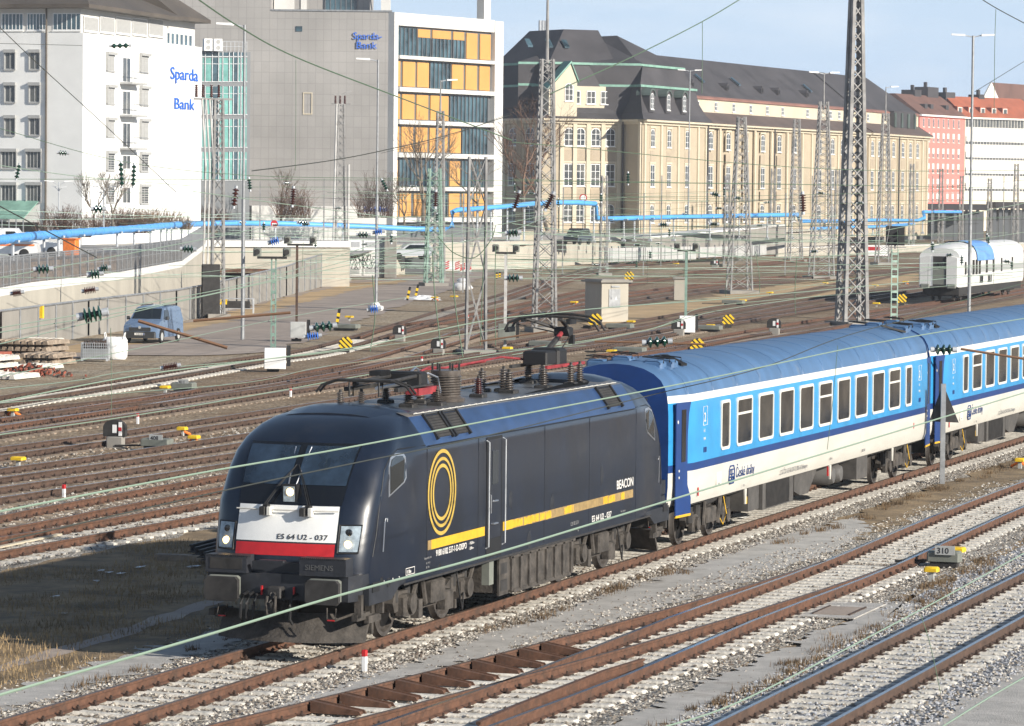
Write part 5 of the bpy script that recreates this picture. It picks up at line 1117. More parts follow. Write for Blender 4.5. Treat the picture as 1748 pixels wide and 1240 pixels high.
def bays(fac, xs_, wpx=11, w_=None, rows=rowsB):
    for x in xs_:
        u = fac.hit(x, 300)[0]; ww = w_ or 1.35
        for z, h, ar in rows: fplace(bb, fac, 'window', winmesh(ww, h, bars=(1, 2), arch=ar), u, .03, z)
        q = MB('stone_cream', 'stone_infill'); 
        for z, h, ar in rows:
            q.box(u-ww/2-.22, u-ww/2-.02, -.12, 0, z-.2, z+h+.1); q.box(u+ww/2+.02, u+ww/2+.22, -.12, 0, z-.2, z+h+.1); q.box(u-ww/2-.22, u+ww/2+.22, -.13, 0, z+h+.1, z+h+.35)
        q.box(u-ww/2, u+ww/2, -.04, 0, 11.5, 12.9, 1); q.box(u-ww/2, u+ww/2, -.04, 0, 6.5, 7.8, 1); fmb(bb, fac, q, 'window_surround')
bays(A_R, [970, 990, 1016, 1041]); pil(A_R, [A_R.hit(x, 300)[0] for x in (958, 980, 1003, 1028, 1055)]); bays(B_R, [1113, 1141, 1172], w_=1.6); pil(B_R, [B_R.hit(x, 300)[0] for x in (1099, 1127, 1156, 1190, 1203)])
bays(C_1, [1212, 1242, 1272, 1301, 1329, 1355], w_=1.85); pil(C_1, [C_1.hit(x, 300)[0] for x in (1227, 1257, 1287, 1315, 1342, 1368)]); bays(C_2, [1398, 1420, 1437, 1452, 1467], w_=1.85); pil(C_2, [C_2.hit(x, 300)[0] for x in (1384, 1409, 1429, 1445, 1460, 1476)])
bays(C_3, [1488, 1500, 1513, 1524, 1540, 1553, 1565], w_=1.7); pil(C_3, [C_3.hit(x, 300)[0] for x in (1494, 1507, 1531, 1547, 1559, 1573, 1581)])
bays(A_L, [876, 905], w_=2.2); pil(A_L, [A_L.hit(x, 300)[0] for x in (862, 892, 918)]); pil(B_L, [.5, B_L.L-.4])
dq = MB('slate')
for fac, x in ((A_R, 1061), (B_R, 1204), (C_1, 1318), (C_3, 1531)): u = fac.hit(x, 300)[0]; dq.v = []; dq.f = []; dq.m = []; dq.tube([(u, -.35, 1), (u, -.35, ze)], .12, 6); fmb(bb, fac, dq, 'downpipe')
# roofs
def ringpts(ps, z): return [tuple(p)+(z,) for p in ps]
def bx_(fac, u, o): return fac.pt(u, o)
rA = MB('slate', 'copper_green')
def levelA(o, z, e=0): return [A_L.pt(0, -o)+(z,), tuple(Vector(A_L.pt(A_L.L-e, -o)))+(z,), A_R.pt(A_R.L+(0 if e == 0 else 0), -o)+(z,), A_R.pt(A_R.L, -13)+(z,), A_L.pt(0, -13)+(z,)]
def corner(o): # inner corner of A_L/A_R offset by o
    n = (A_L.n+A_R.n).normalized(); k = o/max(.3, n.dot(A_R.n)); return tuple(A_R.p-n*k)
def LA(o, z): return [A_L.pt(0, -o)+(z,), corner(o)+(z,), A_R.pt(A_R.L, -o)+(z,), A_R.pt(A_R.L, -13.5)+(z,), A_L.pt(0, -13.5)+(z,)]
rA.loft([LA(-.7, ze+.12), LA(.6, ze+.9), LA(1.2, ze+1.6)]); rA.loft([LA(1.5, ze+4.3), LA(2.1, ze+7.2)]); rA.loft([LA(1.9, ze+7.2), LA(1.9, ze+7.5)], 1); rA.loft([LA(2.2, ze+7.5), LA(7.5, ze+12.0)]); wb(bb, rA, 'roof')
at = MB('stone_cream'); at.loft([LA(1.3, ze+1.4), LA(1.3, ze+4.4)]); wb(bb, at, 'attic_storey')
for x, w2 in ((990, 1.3), (1016, 1.3), (1040, 1.3), (1053, .8)): fplace(bb, A_R, 'window', winmesh(w2, 1.7, bars=(1, 1)), A_R.hit(x, 200)[0], -1.26, ze+2.1)
fplace(bb, A_L, 'window', winmesh(2.2, 2.0, bars=(2, 1)), A_L.hit(883, 200)[0], -1.2, ze+2.0)
cg = MB('slate', 'copper_green'); cg.box(0, A_L.L-1.2, 1.05, 1.28, ze+1.5, ze+4.3, 0); cg.box(0, A_L.L-1.5, 1.0, 1.6, ze+4.3, ze+4.6, 1); fmb(bb, A_L, cg, 'steep_roof')
gbm = MB('stone_cream', 'copper_green'); ua, ub, um = A_R.hit(936, 150)[0], A_R.hit(984, 150)[0], A_R.hit(973, 150)[0]
gbm.xz([(ua, ze), (ub, ze), (ub, ze+4.8), (um, ze+7.2), (ua, ze+3.8)], -.2, 1.5); gbm.loft([[(ua-.2, y, ze+3.85) for y in (-.4, 1.9)]+[(um, y, ze+7.3) for y in (1.9, -.4)], [(ua-.2, y, ze+4.1) for y in (-.4, 1.9)]+[(um, y, ze+7.6) for y in (1.9, -.4)]], 1); gbm.loft([[(um, y, ze+7.3) for y in (-.4, 1.9)]+[(ub+.2, y, ze+4.75) for y in (1.9, -.4)], [(um, y, ze+7.6) for y in (-.4, 1.9)]+[(ub+.2, y, ze+5.0) for y in (1.9, -.4)]], 1)
fmb(bb, A_R, gbm, 'gable'); fplace(bb, A_R, 'window', winmesh(1.2, 2.3, bars=(1, 2), arch=1), A_R.hit(970, 160)[0], .24, ze+3.0-.6)
def LB(o, z):
    n1 = (B_L.n+B_R.n).normalized(); f = tuple(B_R.p-n1*(o/max(.3, n1.dot(B_R.n)))); return [tuple(Vector(B_L.pt(o*.3, -o)))+(z,), f+(z,), B_R.pt(B_R.L-o, -o)+(z,), B_R.pt(B_R.L-o, -16)+(z,), B_R.pt(-3.5, -16)+(z,)]
rB = MB('slate', 'copper_green'); rB.loft([LB(-.8, ze+.12), LB(.1, ze+1.0), LB(.9, ze+2.6), LB(1.3, ze+4.4)]); rB.loft([LB(1.1, ze+4.4), LB(1.1, ze+4.7)], 1); rB.loft([LB(1.5, ze+4.7), LB(2.6, ze+7.2)]); rB.loft([LB(2.4, ze+7.2), LB(2.4, ze+7.5)], 1)
pk = xy(1050, 515); pk2 = xy(1010, 517); top = [pk+(28.3,)]*1
ra = LB(2.7, ze+7.5); rb_ = [tuple(pk2)+(28.2,), tuple(pk)+(28.3,), tuple(pk)+(28.3,), tuple(xy(1060, 522))+(28.2,), tuple(xy(1020, 522))+(28.2,)]; rB.loft([ra, rb_]); wb(bb, rB, 'roof')
dn = MB('slate', 'stone_cream', 'copper_green')
for x in (1113, 1141, 1168):
    u = B_R.hit(x, 170)[0]; q = MB('slate', 'copper_dark'); n = 8; pts = [(u-.95, ze+1.1), (u+.95, ze+1.1)]+[(u+.95*cos(pi*k/n), ze+3.2+.8*sin(pi*k/n)) for k in range(n+1)]; q.xz(pts, .0, 1.6, 0); pts = [(u+1.15*cos(pi*k/n), ze+3.3+.95*sin(pi*k/n)) for k in range(n+1)]+[(u+.95*cos(pi*k/n), ze+3.2+.8*sin(pi*k/n)) for k in range(n, -1, -1)]; q.xz(pts, -.15, 1.8, 1); d_ = fmb(bb, B_R, q, 'dormer')
    fplace(bb, B_R, 'window', winmesh(1.15, 2.1, bars=(1, 2), arch=1), u, .03, ze+1.5)
def longroof(fs, z0=ze, ridge=26.3, end=None):
    def ln(o, z, e=0):
        out = [fs[0].pt(-.2, -o)+(z,)]
        for i in range(len(fs)-1): n = (fs[i].n+fs[i+1].n).normalized(); out.append(tuple(fs[i].q-n*o)+(z,))
        out.append(fs[-1].pt(fs[-1].L-e, -o)+(z,)); out.append(fs[-1].pt(fs[-1].L-e, -17)+(z,)); out.append(fs[0].pt(-.2, -17)+(z,)); return out
    r = MB('slate_brown', 'slate', 'band_red', 'copper_green'); r.loft([ln(-.8, z0+.1), ln(-.8, z0+.25), ln(1.6, z0+1.7)], 0); r.loft([ln(1.55, z0+3.45), ln(1.55, z0+3.7), ln(2.1, z0+3.95)], 2); r.loft([ln(2.0, z0+3.9), ln(9, ridge)] if not end else [ln(2.0, z0+3.9), ln(9, ridge, end)], 1); wb(bb, r, 'roof')
    a = MB('stone_cream'); a.loft([ln(1.8, z0+1.5), ln(1.8, z0+3.5)]); wb(bb, a, 'attic_storey')
longroof([C_1, C_2]); longroof([C_3], end=6)
for fac, xs_ in ((C_1, (1212, 1243, 1273, 1302, 1330, 1356)), (C_2, (1398, 1420, 1437, 1452, 1467)), (C_3, (1489, 1501, 1526))):
    for x in xs_: fplace(bb, fac, 'window', winmesh(1.2, 1.15, bars=(1, 1)), fac.hit(x, 180)[0], -1.76, ze+2.0)
dk = MB('copper_dark', 'slate'); u0, u1 = C_3.hit(1536, 180)[0], C_3.hit(1572, 180)[0]; dk.box(u0, u1, .9, 3, ze+1.2, ze+3.9, 1); 
for k in range(4): u = lerp(u0+.5, u1-.5, k/3); dk.box(u-.5, u+.5, .7, .9, ze+1.3, ze+3.6, 0)
fmb(bb, C_3, dk, 'roof_bay')
for fac, x, y in ((C_1, 1221, 140), (C_1, 1280, 143), (C_1, 1338, 146), (C_1, 1366, 149), (C_2, 1414, 152)):
    u = fac.hit(x, y)[0]; q = MB('slate', 'black'); q.xz([(u-.5, 21.9), (u+.5, 21.9), (u+.5, 22.5), (u, 22.9), (u-.5, 22.5)], 3.2, 5, 0); q.box(u-.3, u+.3, 3.15, 3.2, 22.0, 22.5, 1); fmb(bb, fac, q, 'roof_hatch')
for fac, x in ((C_1, 1250), (C_1, 1310), (C_2, 1430), (A_R, 925), (A_R, 960), (A_R, 988)):
    u = fac.hit(x, 140)[0]; q = MB('glass_deep', 'galv'); 
    if fac is A_R: q.loft([[(u, 4.2, 26.2), (u+.7, 4.2, 26.2), (u+.7, 5.3, 27.15), (u, 5.3, 27.15)], [(u, 4.2, 26.4), (u+.7, 4.2, 26.4), (u+.7, 5.3, 27.35), (u, 5.3, 27.35)]])
    else: q.loft([[(u, 4.2, 22.7), (u+.7, 4.2, 22.7), (u+.7, 5.5, 23.75), (u, 5.5, 23.75)], [(u, 4.2, 22.9), (u+.7, 4.2, 22.9), (u+.7, 5.5, 23.95), (u, 5.5, 23.95)]])
    fmb(bb, fac, q, 'skylight')
q = MB('galv_light'); 
for x in (922, 927, 932): p_ = D(x, 44, 514); q.tube([(p_.x, p_.y, 27), (p_.x, p_.y, 30.2)], .22, 8)
wb(bb, q, 'chimney')
# ---- pink, yellow and grey-roofed houses far right
def house(name, label, fac, zt, wall, roof, rz, cols, rows, wsz, dep=12, roofin=5.5, sl=0):
    h = thing(name, label, 'building', (*fac.pt(0), 1)); w_ = MB(wall); w_.box(0, fac.L, 0, dep, 0, zt); fmb(h, fac, w_, 'wall')
    r = MB(roof, 'white_wall'); r.box(-.3, fac.L+.3, -.6, dep+.4, zt, zt+.35, 1); r.loft([[(-.2, -.4, zt+.35), (fac.L+.2, -.4, zt+.35), (fac.L+.2, dep+.2, zt+.35), (-.2, dep+.2, zt+.35)], [(0, roofin, rz), (fac.L, roofin, rz), (fac.L, dep-2, rz), (0, dep-2, rz)]]); fmb(h, fac, r, 'roof')
    for z in rows:
        for u in cols: fplace(h, fac, 'window', winmesh(wsz[0], wsz[1], bars=(0, 0) if wsz[0] < 1 else (1, 0), gm='glass_window', fm='white_wall', fr=.06), u, .02, z)
    return h
Pf = Fac(xy(1568, 785), xy(1645, 808)); zt = Pf.hit(1568, 198)[1]
ph = house('pink_building', 'pink walled building with a brown roof right of the beige building', Pf, zt, 'pink_wall', 'tile_brown', zt+4.6, [Pf.hit(x, 250)[0] for x in (1576, 1585, 1593, 1601, 1610, 1618, 1627, 1636)], [Pf.hit(1600, y)[1] for y in (218, 243, 270, 296, 322, 343)], (1.0, 1.8))
for y in (226, 252, 278, 304, 329):
    z = Pf.hit(1600, y)[1]; q = MB('white_wall')
    for x in (1576, 1585, 1593, 1601, 1610, 1618, 1627, 1636): u = Pf.hit(x, 250)[0]; q.box(u-.55, u+.55, -.08, 0, z-1.3, z-.2)
    fmb(ph, Pf, q, 'spandrel_row')
Yf = Fac(xy(1645.5, 808), xy(1775, 826)); zt2 = Yf.hit(1646, 203)[1]; cols = [Yf.hit(1650+5.2*i, 250)[0] for i in range(20)]
yh = house('yellow_building', 'pale yellow building with a red tiled roof and ribbon windows', Yf, zt2, 'pale_wall', 'tile_red', zt2+4.8, cols, [Yf.hit(1700, y)[1] for y in (219, 248, 274, 301, 327)], (.98, 1.8))
q = MB('white_wall')
for y in (233, 260, 287, 313): z = Yf.hit(1700, y)[1]; q.v = []; q.f = []; q.m = []; q.box(.5, Yf.L-.5, -.06, 0, z-1.2, z+.5); fmb(yh, Yf, q, 'spandrel')
for x in (1645, 1664, 1684, 1703, 1722):
    u = Yf.hit(x, 190)[0]; q = MB('tile_red', 'white_wall', 'glass_window'); q.box(u-.9, u+.9, 1.0, 4.5, zt2+1, zt2+2.6, 0); q.box(u-.7, u+.7, .95, 1.0, zt2+1.2, zt2+2.4, 1); q.box(u-.5, u+.5, .9, .95, zt2+1.35, zt2+2.25, 2); fmb(yh, Yf, q, 'dormer')
for x in (1592, 1602, 1628): u = Pf.hit(x, 190)[0]; q = MB('slate', 'glass_deep'); q.box(u-.8, u+.8, 1.4, 4, zt+1.4, zt+2.6); fmb(ph, Pf, q, 'dormer')
for r_o, fac, x0, x1, z0, z1, mt in ((ph, Pf, 1622, 1640, zt+3.2, zt+6.4, 'slate'), (ph, Pf, 1600, 1611, zt+4, zt+5.6, 'slate'), (yh, Yf, 1646, 1662, zt2+3, zt2+5.6, 'slate'), (yh, Yf, 1703, 1712, zt2+3, zt2+5.4, 'slate')):
    a, c_ = fac.hit(x0, 200)[0], fac.hit(x1, 200)[0]; q = MB(mt); q.box(a, c_, 5, 8, z0, z1); q.box(a+.3, a+.9, 5.5, 6.1, z1, z1+1.0); fmb(r_o, fac, q, 'chimney')
Zf = Fac(xy(1655, 905), xy(1800, 930)); zz0 = 24; hb = thing('grey_roofed_house', 'distant house with a brown grey roof and pale gable behind the yellow building', 'building', (*Zf.pt(0), 1))
q = MB('white_wall'); a = Zf.hit(1655, 200)[0]; b2 = Zf.hit(1692, 200)[0]; c2 = Zf.hit(1725, 200)[0]; zp = Zf.hit(1692, 141)[1]; q.xz([(a, 1), (c2, 1), (c2, zz0), (b2, zp), (a, zz0)], 0, .5); fmb(hb, Zf, q, 'gable_wall')
q = MB('tile_brown'); q.loft([[(b2, .1, zp), (c2+.3, .1, zz0-.3), (c2+.3, 1.5, zz0-.5)], [(b2+25, 5, zp), (c2+25, 5, zz0-.3), (c2+25, 6, zz0-.5)]]); fmb(hb, Zf, q, 'roof')
# ================================================================== STREET LEVEL
H = horizon
def zat(x, y, dep): return D(x, y, dep).z
LOW = [(-60, 616, 545), (0, 603, 533), (150, 573, 514), (300, 550, 497), (345, 541, 489), (403, 527, 476), (488, 505, 456), (574, 483, 426), (596, 478, 421)]
def gp(x, y, z=-.2): p = G(x, y, z); return Vector((p.x, p.y)), (p-CAM).dot(FW)
def wallstrip(root, name, pts, mt, th=.35, zb=-.3, lift=0):
    """pts: (x, y, ztop); a wall with a sloping top, thickness away from the camera"""
    q = MB(mt); rings = []
    for x, y, zt_ in pts: v = Vector((x-CX, y-CY)).normalized(); rings.append([(x, y, zb), (x+v.x*th, y+v.y*th, zb), (x+v.x*th, y+v.y*th, zt_), (x, y, zt_)])
    q.loft(rings); wb(root, q, name); return q
P1 = []
for x, yb, yt in LOW: p, dep = gp(x, yb); P1.append((p.x, p.y, zat(x, yt, dep)))
rw = thing('retaining_wall', 'lower grey concrete retaining wall running behind the parked blue van', 'wall', (P1[0][0], P1[0][1], -.2))
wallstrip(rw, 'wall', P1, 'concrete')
q = MB('galv'); 
for i in range(len(P1)-1):
    a, b_ = Vector(P1[i]), Vector(P1[i+1]); n = int((b_-a).length/4)
    for k in range(n+1): p = a+(b_-a)*(k/max(1, n)); q.bar((p.x, p.y, -.2), (p.x, p.y, p.z+.02), .12)
    q.tube([tuple(a+Vector((0, 0, .05))), tuple(b_+Vector((0, 0, .05)))], .07, 5)
wb(rw, q, 'joint_posts')
yl = MB('plastic_yellow')
for x, y in ((70, 533), (241, 511), (343, 497)):
    p, dep = gp(x, {70: 589, 241: 557, 343: 541}[x]); dep -= .4; c_ = D(x, y, dep); yl.box(c_.x-.12, c_.x+.05, c_.y-.14, c_.y+.14, c_.z-.3, c_.z+.3)
wb(rw, yl, 'hydrant_sign')
# upper wall with fence
UPW = [(-60, 518), (50, 497), (200, 478), (310, 456.5)]
P2 = [tuple(G(x, y, 2.2)) for x, y in UPW]; p = xy(352, 303); P2.append((p[0], p[1], 2.75))
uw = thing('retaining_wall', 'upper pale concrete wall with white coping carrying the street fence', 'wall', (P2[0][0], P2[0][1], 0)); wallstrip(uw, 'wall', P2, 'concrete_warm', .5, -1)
cpg = MB('coping'); rings = []
for x, y, z in P2: v = Vector((x-CX, y-CY)).normalized(); rings.append([(x-v.x*.12, y-v.y*.12, z+.003), (x+v.x*.6, y+v.y*.6, z+.003), (x+v.x*.6, y+v.y*.6, z+.42), (x-v.x*.12, y-v.y*.12, z+.42)])
cpg.loft(rings); wb(uw, cpg, 'coping')
def fence_run(label, pts, h, name='street_fence', post=2.2, bar=.28, mt='galv_light', zoff=.42):
    f = thing(name, label, 'fence', (pts[0][0], pts[0][1], pts[0][2])); g_ = MB(mt, 'galv'); n_p = 0
    for i in range(len(pts)-1):
        a, b_ = Vector(pts[i])+Vector((0, 0, zoff)), Vector(pts[i+1])+Vector((0, 0, zoff)); L_ = (b_-a).length; n = max(1, int(L_/post)); up = Vector((0, 0, h))
        for k in range(n):
            p = a+(b_-a)*(k/n); m_ = MB(mt); m_.bar((0, 0, 0), (0, 0, h), .09); m_.build('post', f, tuple(p-f.location)); n_p += 1
        for hh in (.08, .5, .92, 1.0): g_.bar(tuple(a+up*hh), tuple(b_+up*hh), .06 if hh > .95 else .03, mi=0)
        for k in range(int(L_/bar)): p = a+(b_-a)*((k+.5)*bar/L_); g_.bar(tuple(p), tuple(p+up), .022, mi=1)
    wb(f, g_, 'mesh_panel'); return f
fence_run('wire mesh fence with pale posts on top of the white coping at the left', P2, 1.45, mt='galv')
# portal of the underpass
Po = Fac(xy(340, 302), xy(598, 306)); po = thing('underpass_portal', 'pale concrete underpass portal with a dark opening under a rusty beam', 'wall', (*Po.pt(0), 0))
q = MB('concrete_warm', 'coping'); zt_ = Po.hit(450, 422)[1]; (ua, zA), (ub, zB) = Po.hit(378, 463), Po.hit(462, 482); q.box(0, ua, 0, 1, -1, zt_); q.box(ub, Po.L, 0, 1, -1, zt_); q.box(ua, ub, 0, 1, zA, zt_); q.box(-.2, Po.L, -.2, 1.2, zt_+.003, zt_+.5, 1); fmb(po, Po, q, 'wall')
q = MB('black'); q.box(ua-1, ub+1, 1.02, 5, -1, zA); fmb(po, Po, q, 'opening'); q = MB('rail_orange'); q.box(ua-.3, ub+.3, -.25, 0, zA-.15, zA+.2); fmb(po, Po, q, 'beam')  # opening is a solid black block; its colour stands in for the shade inside
fence_run('low railing on top of the underpass portal wall', [Po.pt(2, -.3)+(zt_+.5,), Po.pt(Po.L*.96, -.3)+(zt_+.5,)], 1.1, 'street_railing', 2.0, .4, 'galv', 0)
# street deck behind walls, yard edge further right
sheet('street', [P2[0][:2], P2[1][:2], P2[2][:2], P2[3][:2], Po.pt(.6, -.6), Po.pt(Po.L, -.6), xy(640, 340), xy(720, 372), xy(900, 385), xy(1100, 440), xy(1400, 560), xy(1600, 700), xy(1700, 1000), xy(1500, 1200), xy(800, 900), xy(0, 700), xy(-400, 420)], 'asphalt_grey', 2.15)
sheet('underpass_road', [(P1[0][0]+.5, P1[0][1]+1), (P1[2][0]+.5, P1[2][1]+1), (P1[4][0]+.5, P1[4][1]+1), (P1[6][0]+.5, P1[6][1]+1), (P1[7][0]+.5, P1[7][1]+1), Po.pt(Po.L*.7, .1), Po.pt(1, .1), P2[3][:2], P2[1][:2], P2[0][:2]], 'asphalt_mauve', -.19)
mat('bank_earth', (.20, .14, .095), .95, 0, .35, .4, bump=.6, bs=3)
q = MB('bank_earth'); rings = []
for x, y, z in P2[:4]: v = Vector((x-CX, y-CY)).normalized(); rings.append([(x+v.x*1.0, y+v.y*1.0, z), (x+v.x*4, y+v.y*4, z+1.4), (x+v.x*7, y+v.y*7, z+1.5), (x+v.x*12, y+v.y*12, z)])
q.loft(rings); o = q.build('earth_bank'); struct(o)
EW = [(636, 341, 2.15), (760, 372, 2.15), (900, 386, 2.15), (1000, 412, 2.15), (1130, 455, 2.15), (1400, 562, 2.15), (1600, 700, 2.15)]
ew = thing('retaining_wall', 'low pale edge wall between the far yard and the beige building', 'wall', (*xy(636, 341), 0)); wallstrip(ew, 'wall', [xy(x, d)+(z+.35,) for x, d, z in EW], 'concrete_warm', .4)
# ramp
Rf = Fac(xy(1085, 425), xy(1345, 478)); rp_ = thing('ramp', 'pale ramp wall rising to the right in front of the beige building', 'ramp', (*Rf.pt(0), 0)); q = MB('concrete', 'coping')
(u0, z0), (u1, z1) = Rf.hit(1110, 404), Rf.hit(1340, 383); q.xz([(u0, 0), (u1, 0), (u1, z1-.25), (u0, z0-.25)], 0, 3); q.xz([(u0, z0-.25), (u1, z1-.25), (u1, z1), (u0, z0)], -.1, 3.1, 1); fmb(rp_, Rf, q, 'wall')
Pl = Fac(xy(1300, 470), xy(1800, 560)); pf = thing('platform', 'long pale platform edge at the far right of the yard', 'platform', (*Pl.pt(0), 0)); q = MB('coping', 'concrete_warm'); q.box(0, Pl.L, 0, 5, -.3, .76, 1); q.box(0, Pl.L, -.05, .5, .763, .86, 0); fmb(pf, Pl, q, 'platform_edge')
# hoarding fence in front of beige building
def hoard(label, x0, d0, x1, d1, zb_, h, mt='galv_light', n=12, name='hoarding'):
    f_ = Fac(xy(x0, d0), xy(x1, d1)); t = thing(name, label, 'fence', (*f_.pt(0), zb_)); 
    for k in range(n):
        a = f_.L*k/n; b_ = f_.L*(k+1)/n; q = MB(mt, 'galv'); q.box(a+.04, b_-.04, 0, .04, zb_+.15, zb_+h); q.box(a-.04, a+.04, -.05, .08, zb_, zb_+h+.2, 1); fmb(t, f_, q, 'panel')
    return f_
mat('net_grey', (.42, .42, .41), .8, 0, .1, 1)
hoard('light grey hoarding panels before the right wing of the beige building', 1034, 405, 1190, 425, 0, 1.6, 'net_grey', 14)
hoard('low grey hoarding panels before the long beige wing', 1195, 426, 1310, 448, .2, 1.3, 'net_grey', 9)
# blue pipe
def pipe(label, pts, r, bands=True, name='overhead_pipe', legs=None, zs_=2.15):
    P = [D(x, y, d) for x, y, d in pts]; t = thing(name, label, 'pipe', tuple(P[0])); q = MB('pipe_blue'); q.tube([tuple(p-P[0]) for p in P], r, 12); jb = q
    for i in range(len(P)-1):
        a, b_ = P[i], P[i+1]; n = int((b_-a).length/6); d = (b_-a).normalized()
        for k in range(n): p = a+(b_-a)*((k+.3)/max(1, n))-P[0]; jb.tube([tuple(p), tuple(p+d*.22)], r*1.10, 10)
    q.build('pipe', t, smooth=40)
    for x, y, d in legs or []:
        p = D(x, y, d)-P[0]; q = MB('galv_light'); h = p.z+P[0].z-zs_; q.tube([(0, 0, 0), (0, 0, -h)], .10, 6); q.bar((-.2, -.5, 0), (.2, .5, 0), .14); q.box(-.2, .2, -.2, .2, -h, -h+.25); q.build('pipe_support', t, tuple(p))
    return t
pipe('light blue heating pipe on stilts along the street at the left', [(-30, 413, 214), (0, 410, 220), (60, 403, 240), (130, 398, 262), (200, 393, 288), (262, 388, 314), (300, 384, 340), (345, 382, 372)], .28, legs=[(22, 412, 226), (75, 406, 246), (100, 404, 252), (135, 402, 262), (200, 397, 288), (229, 395, 299), (257, 393, 312), (275, 391, 322), (285, 390, 330), (293, 389, 336), (310, 387, 345), (322, 387, 355)])
pipe('light blue heating pipe crossing before the grey tower', [(345, 382, 372), (400, 381, 376), (480, 382, 380), (560, 385, 382), (640, 388, 384), (700, 391, 386), (758, 392, 388), (772, 387, 388), (772, 362, 388), (780, 359, 389), (850, 354, 394), (912, 348, 399), (950, 346, 402)], .26, legs=[(470, 384, 380), (585, 388, 383), (790, 362, 389), (815, 360, 391), (838, 358, 393), (866, 356, 396), (895, 353, 398), (925, 351, 400)])
pipe('light blue heating pipe with a step down before the beige building', [(948, 346, 402), (985, 346, 405), (1016, 348, 408), (1018, 372, 410), (1030, 374, 411), (1100, 372, 420), (1200, 370, 433), (1300, 368, 447), (1362, 367, 458)], .26, legs=[(1014, 350, 408), (1040, 375, 411), (1065, 375, 415), (1083, 374, 418), (1110, 373, 421), (1150, 372, 427), (1212, 371, 435), (1262, 370, 441), (1310, 369, 449), (1352, 369, 455)])
pipe('thin light blue pipe pair ending at the far right of the beige building', [(1362, 367, 458), (1366, 378, 460), (1430, 378, 480), (1500, 376, 505), (1566, 377, 530), (1578, 372, 535), (1576, 362, 535), (1640, 362, 560)], .22, legs=[(1400, 380, 470), (1455, 379, 490), (1520, 378, 512), (1575, 376, 534)])
pipe('lower light blue pipe behind the tall lattice mast', [(1385, 391, 466), (1440, 389, 484), (1500, 387, 505), (1560, 383, 528)], .2, legs=[(1420, 392, 478), (1490, 390, 500)])
# cabinets and boxes
def cuboid(name, label, cat, x0, x1, yb, yt, depth, mt, zb_=-.2, roof=None, yaw=None, extra=None):
    p, dep = gp((x0+x1)/2, yb, zb_); f_ = Fac(xy(x0, dep), xy(x1, dep)); zt_ = zat((x0+x1)/2, yt, dep); t = thing(name, label, cat, (*f_.pt(0), zb_), f_.a)
    q = MB(mt, roof or mt); h = zt_-zb_; q.box(0, f_.L, 0, depth, 0, h-.12); q.build('casing', t)
    r = MB(roof or mt); r.box(-.08, f_.L+.08, -.1, depth+.1, h-.119, h); r.build('lid', t)
    if extra: extra(t, f_.L, h)
    return t
def graf(t, L_, h):
    d = MB('galv_light', 'concrete')
    for a in (.02, .35): 
        q = MB('frame_white'); q.box(L_*a+.05, L_*(a+.30), -.05, 0, .15, h-.35); q.build('door', t)
        l = MB('galv'); 
        for k in range(6): l.box(L_*a+.2, L_*(a+.26), -.07, -.05, .3+k*.1, .35+k*.1)
        for k in range(6): l.box(L_*a+.2, L_*(a+.26), -.07, -.05, h-.95+k*.08, h-.91+k*.08)
        l.build('louvre', t)
    c_ = MB('concrete', 'coping'); c_.box(L_*.80, L_*1.04, -.35, 1.4, 0, h*.98); c_.build('side_column', t)
    g_ = MB('black'); rr = random.Random(3)
    for i in range(15):
        x = L_*(.06+.66*(i % 8)/8)+rr.uniform(-.1, .1); z = 1.15+.55*(i // 8)+rr.uniform(-.15, .15); s = .22+rr.random()*.16
        g_.tube([(x+s*cos(a_*1.1+i)*rr.uniform(.6, 1), -.062, z+s*1.2*sin(a_*1.5+i*2)) for a_ in range(7)], .022, 4)
    g_.build('graffiti', t)
cuboid('switchgear_cabinet', 'white switchgear cabinet covered with black graffiti, beside the grey wall end', 'cabinet', 592, 674, 474, 404, 3, 'box_grey', roof='galv', extra=graf)
cuboid('transformer_box', 'cream concrete box with a blue grey side, right of the red and white barriers', 'cabinet', 866, 912, 448, 392, 3, 'stone_cream', roof='concrete', extra=lambda t, L_, h: (lambda q: (q.box(L_*.1, L_*.5, -.2, 0, .1, h*.9), q.build('blue_shutter', t)))(MB('galv_light')))
cuboid('site_container', 'dark container behind the first red and white barrier', 'container', 686, 735, 468, 441, 3, 'mullion')
cuboid('white_cabin', 'small white cabin left of the cream concrete box', 'cabin', 940, 966, 428, 398, 3, 'frame_white')
cuboid('long_shed', 'long pale low shed behind the blue pipe below the grey tower', 'shed', 420, 640, 400, 385, 3, 'concrete_white', zb_=2.2)
# kiosk
kp = G(1036, 549, -.2); kd = (kp-CAM).dot(FW); ki = thing('relay_kiosk', 'little concrete kiosk with a grey metal door standing among the tracks', 'kiosk', (kp.x, kp.y, -.2), YAW+radians(90+12-90))
q = MB('concrete_warm', 'concrete'); q.box(-.85, .95, -.95, .95, 0, 2.35); q.build('wall', ki, rz=radians(20)); q = MB('concrete'); q.box(-1.05, 1.15, -1.12, 1.12, 2.35, 2.47); q.box(-.9, 1.0, -.95, .95, 2.47, 2.53); q.build('roof', ki, rz=radians(20))
q = MB('galv', 'galv_light'); q.box(-.89, -.85, -.35, .45, .85, 1.95); q.tube([(-.9, .3, 1.35), (-.9, .3, 1.5)], .03, 5, 1); q.add([(-.895, .05, 1.3), (-.895, -.15, 1.3), (-.895, -.05, 1.55)], [(0, 1, 2)], 1); q.build('door', ki, rz=radians(20))
q = MB('galv'); q.box(-.90, -.86, -.3, .3, 2.05, 2.15); q.build('vent', ki, rz=radians(20))
# concrete box post
cuboid('cable_box', 'narrow concrete cable box on a post right of the kiosk', 'cabinet', 1153, 1171, 513, 474, .8, 'concrete_warm', roof='concrete')
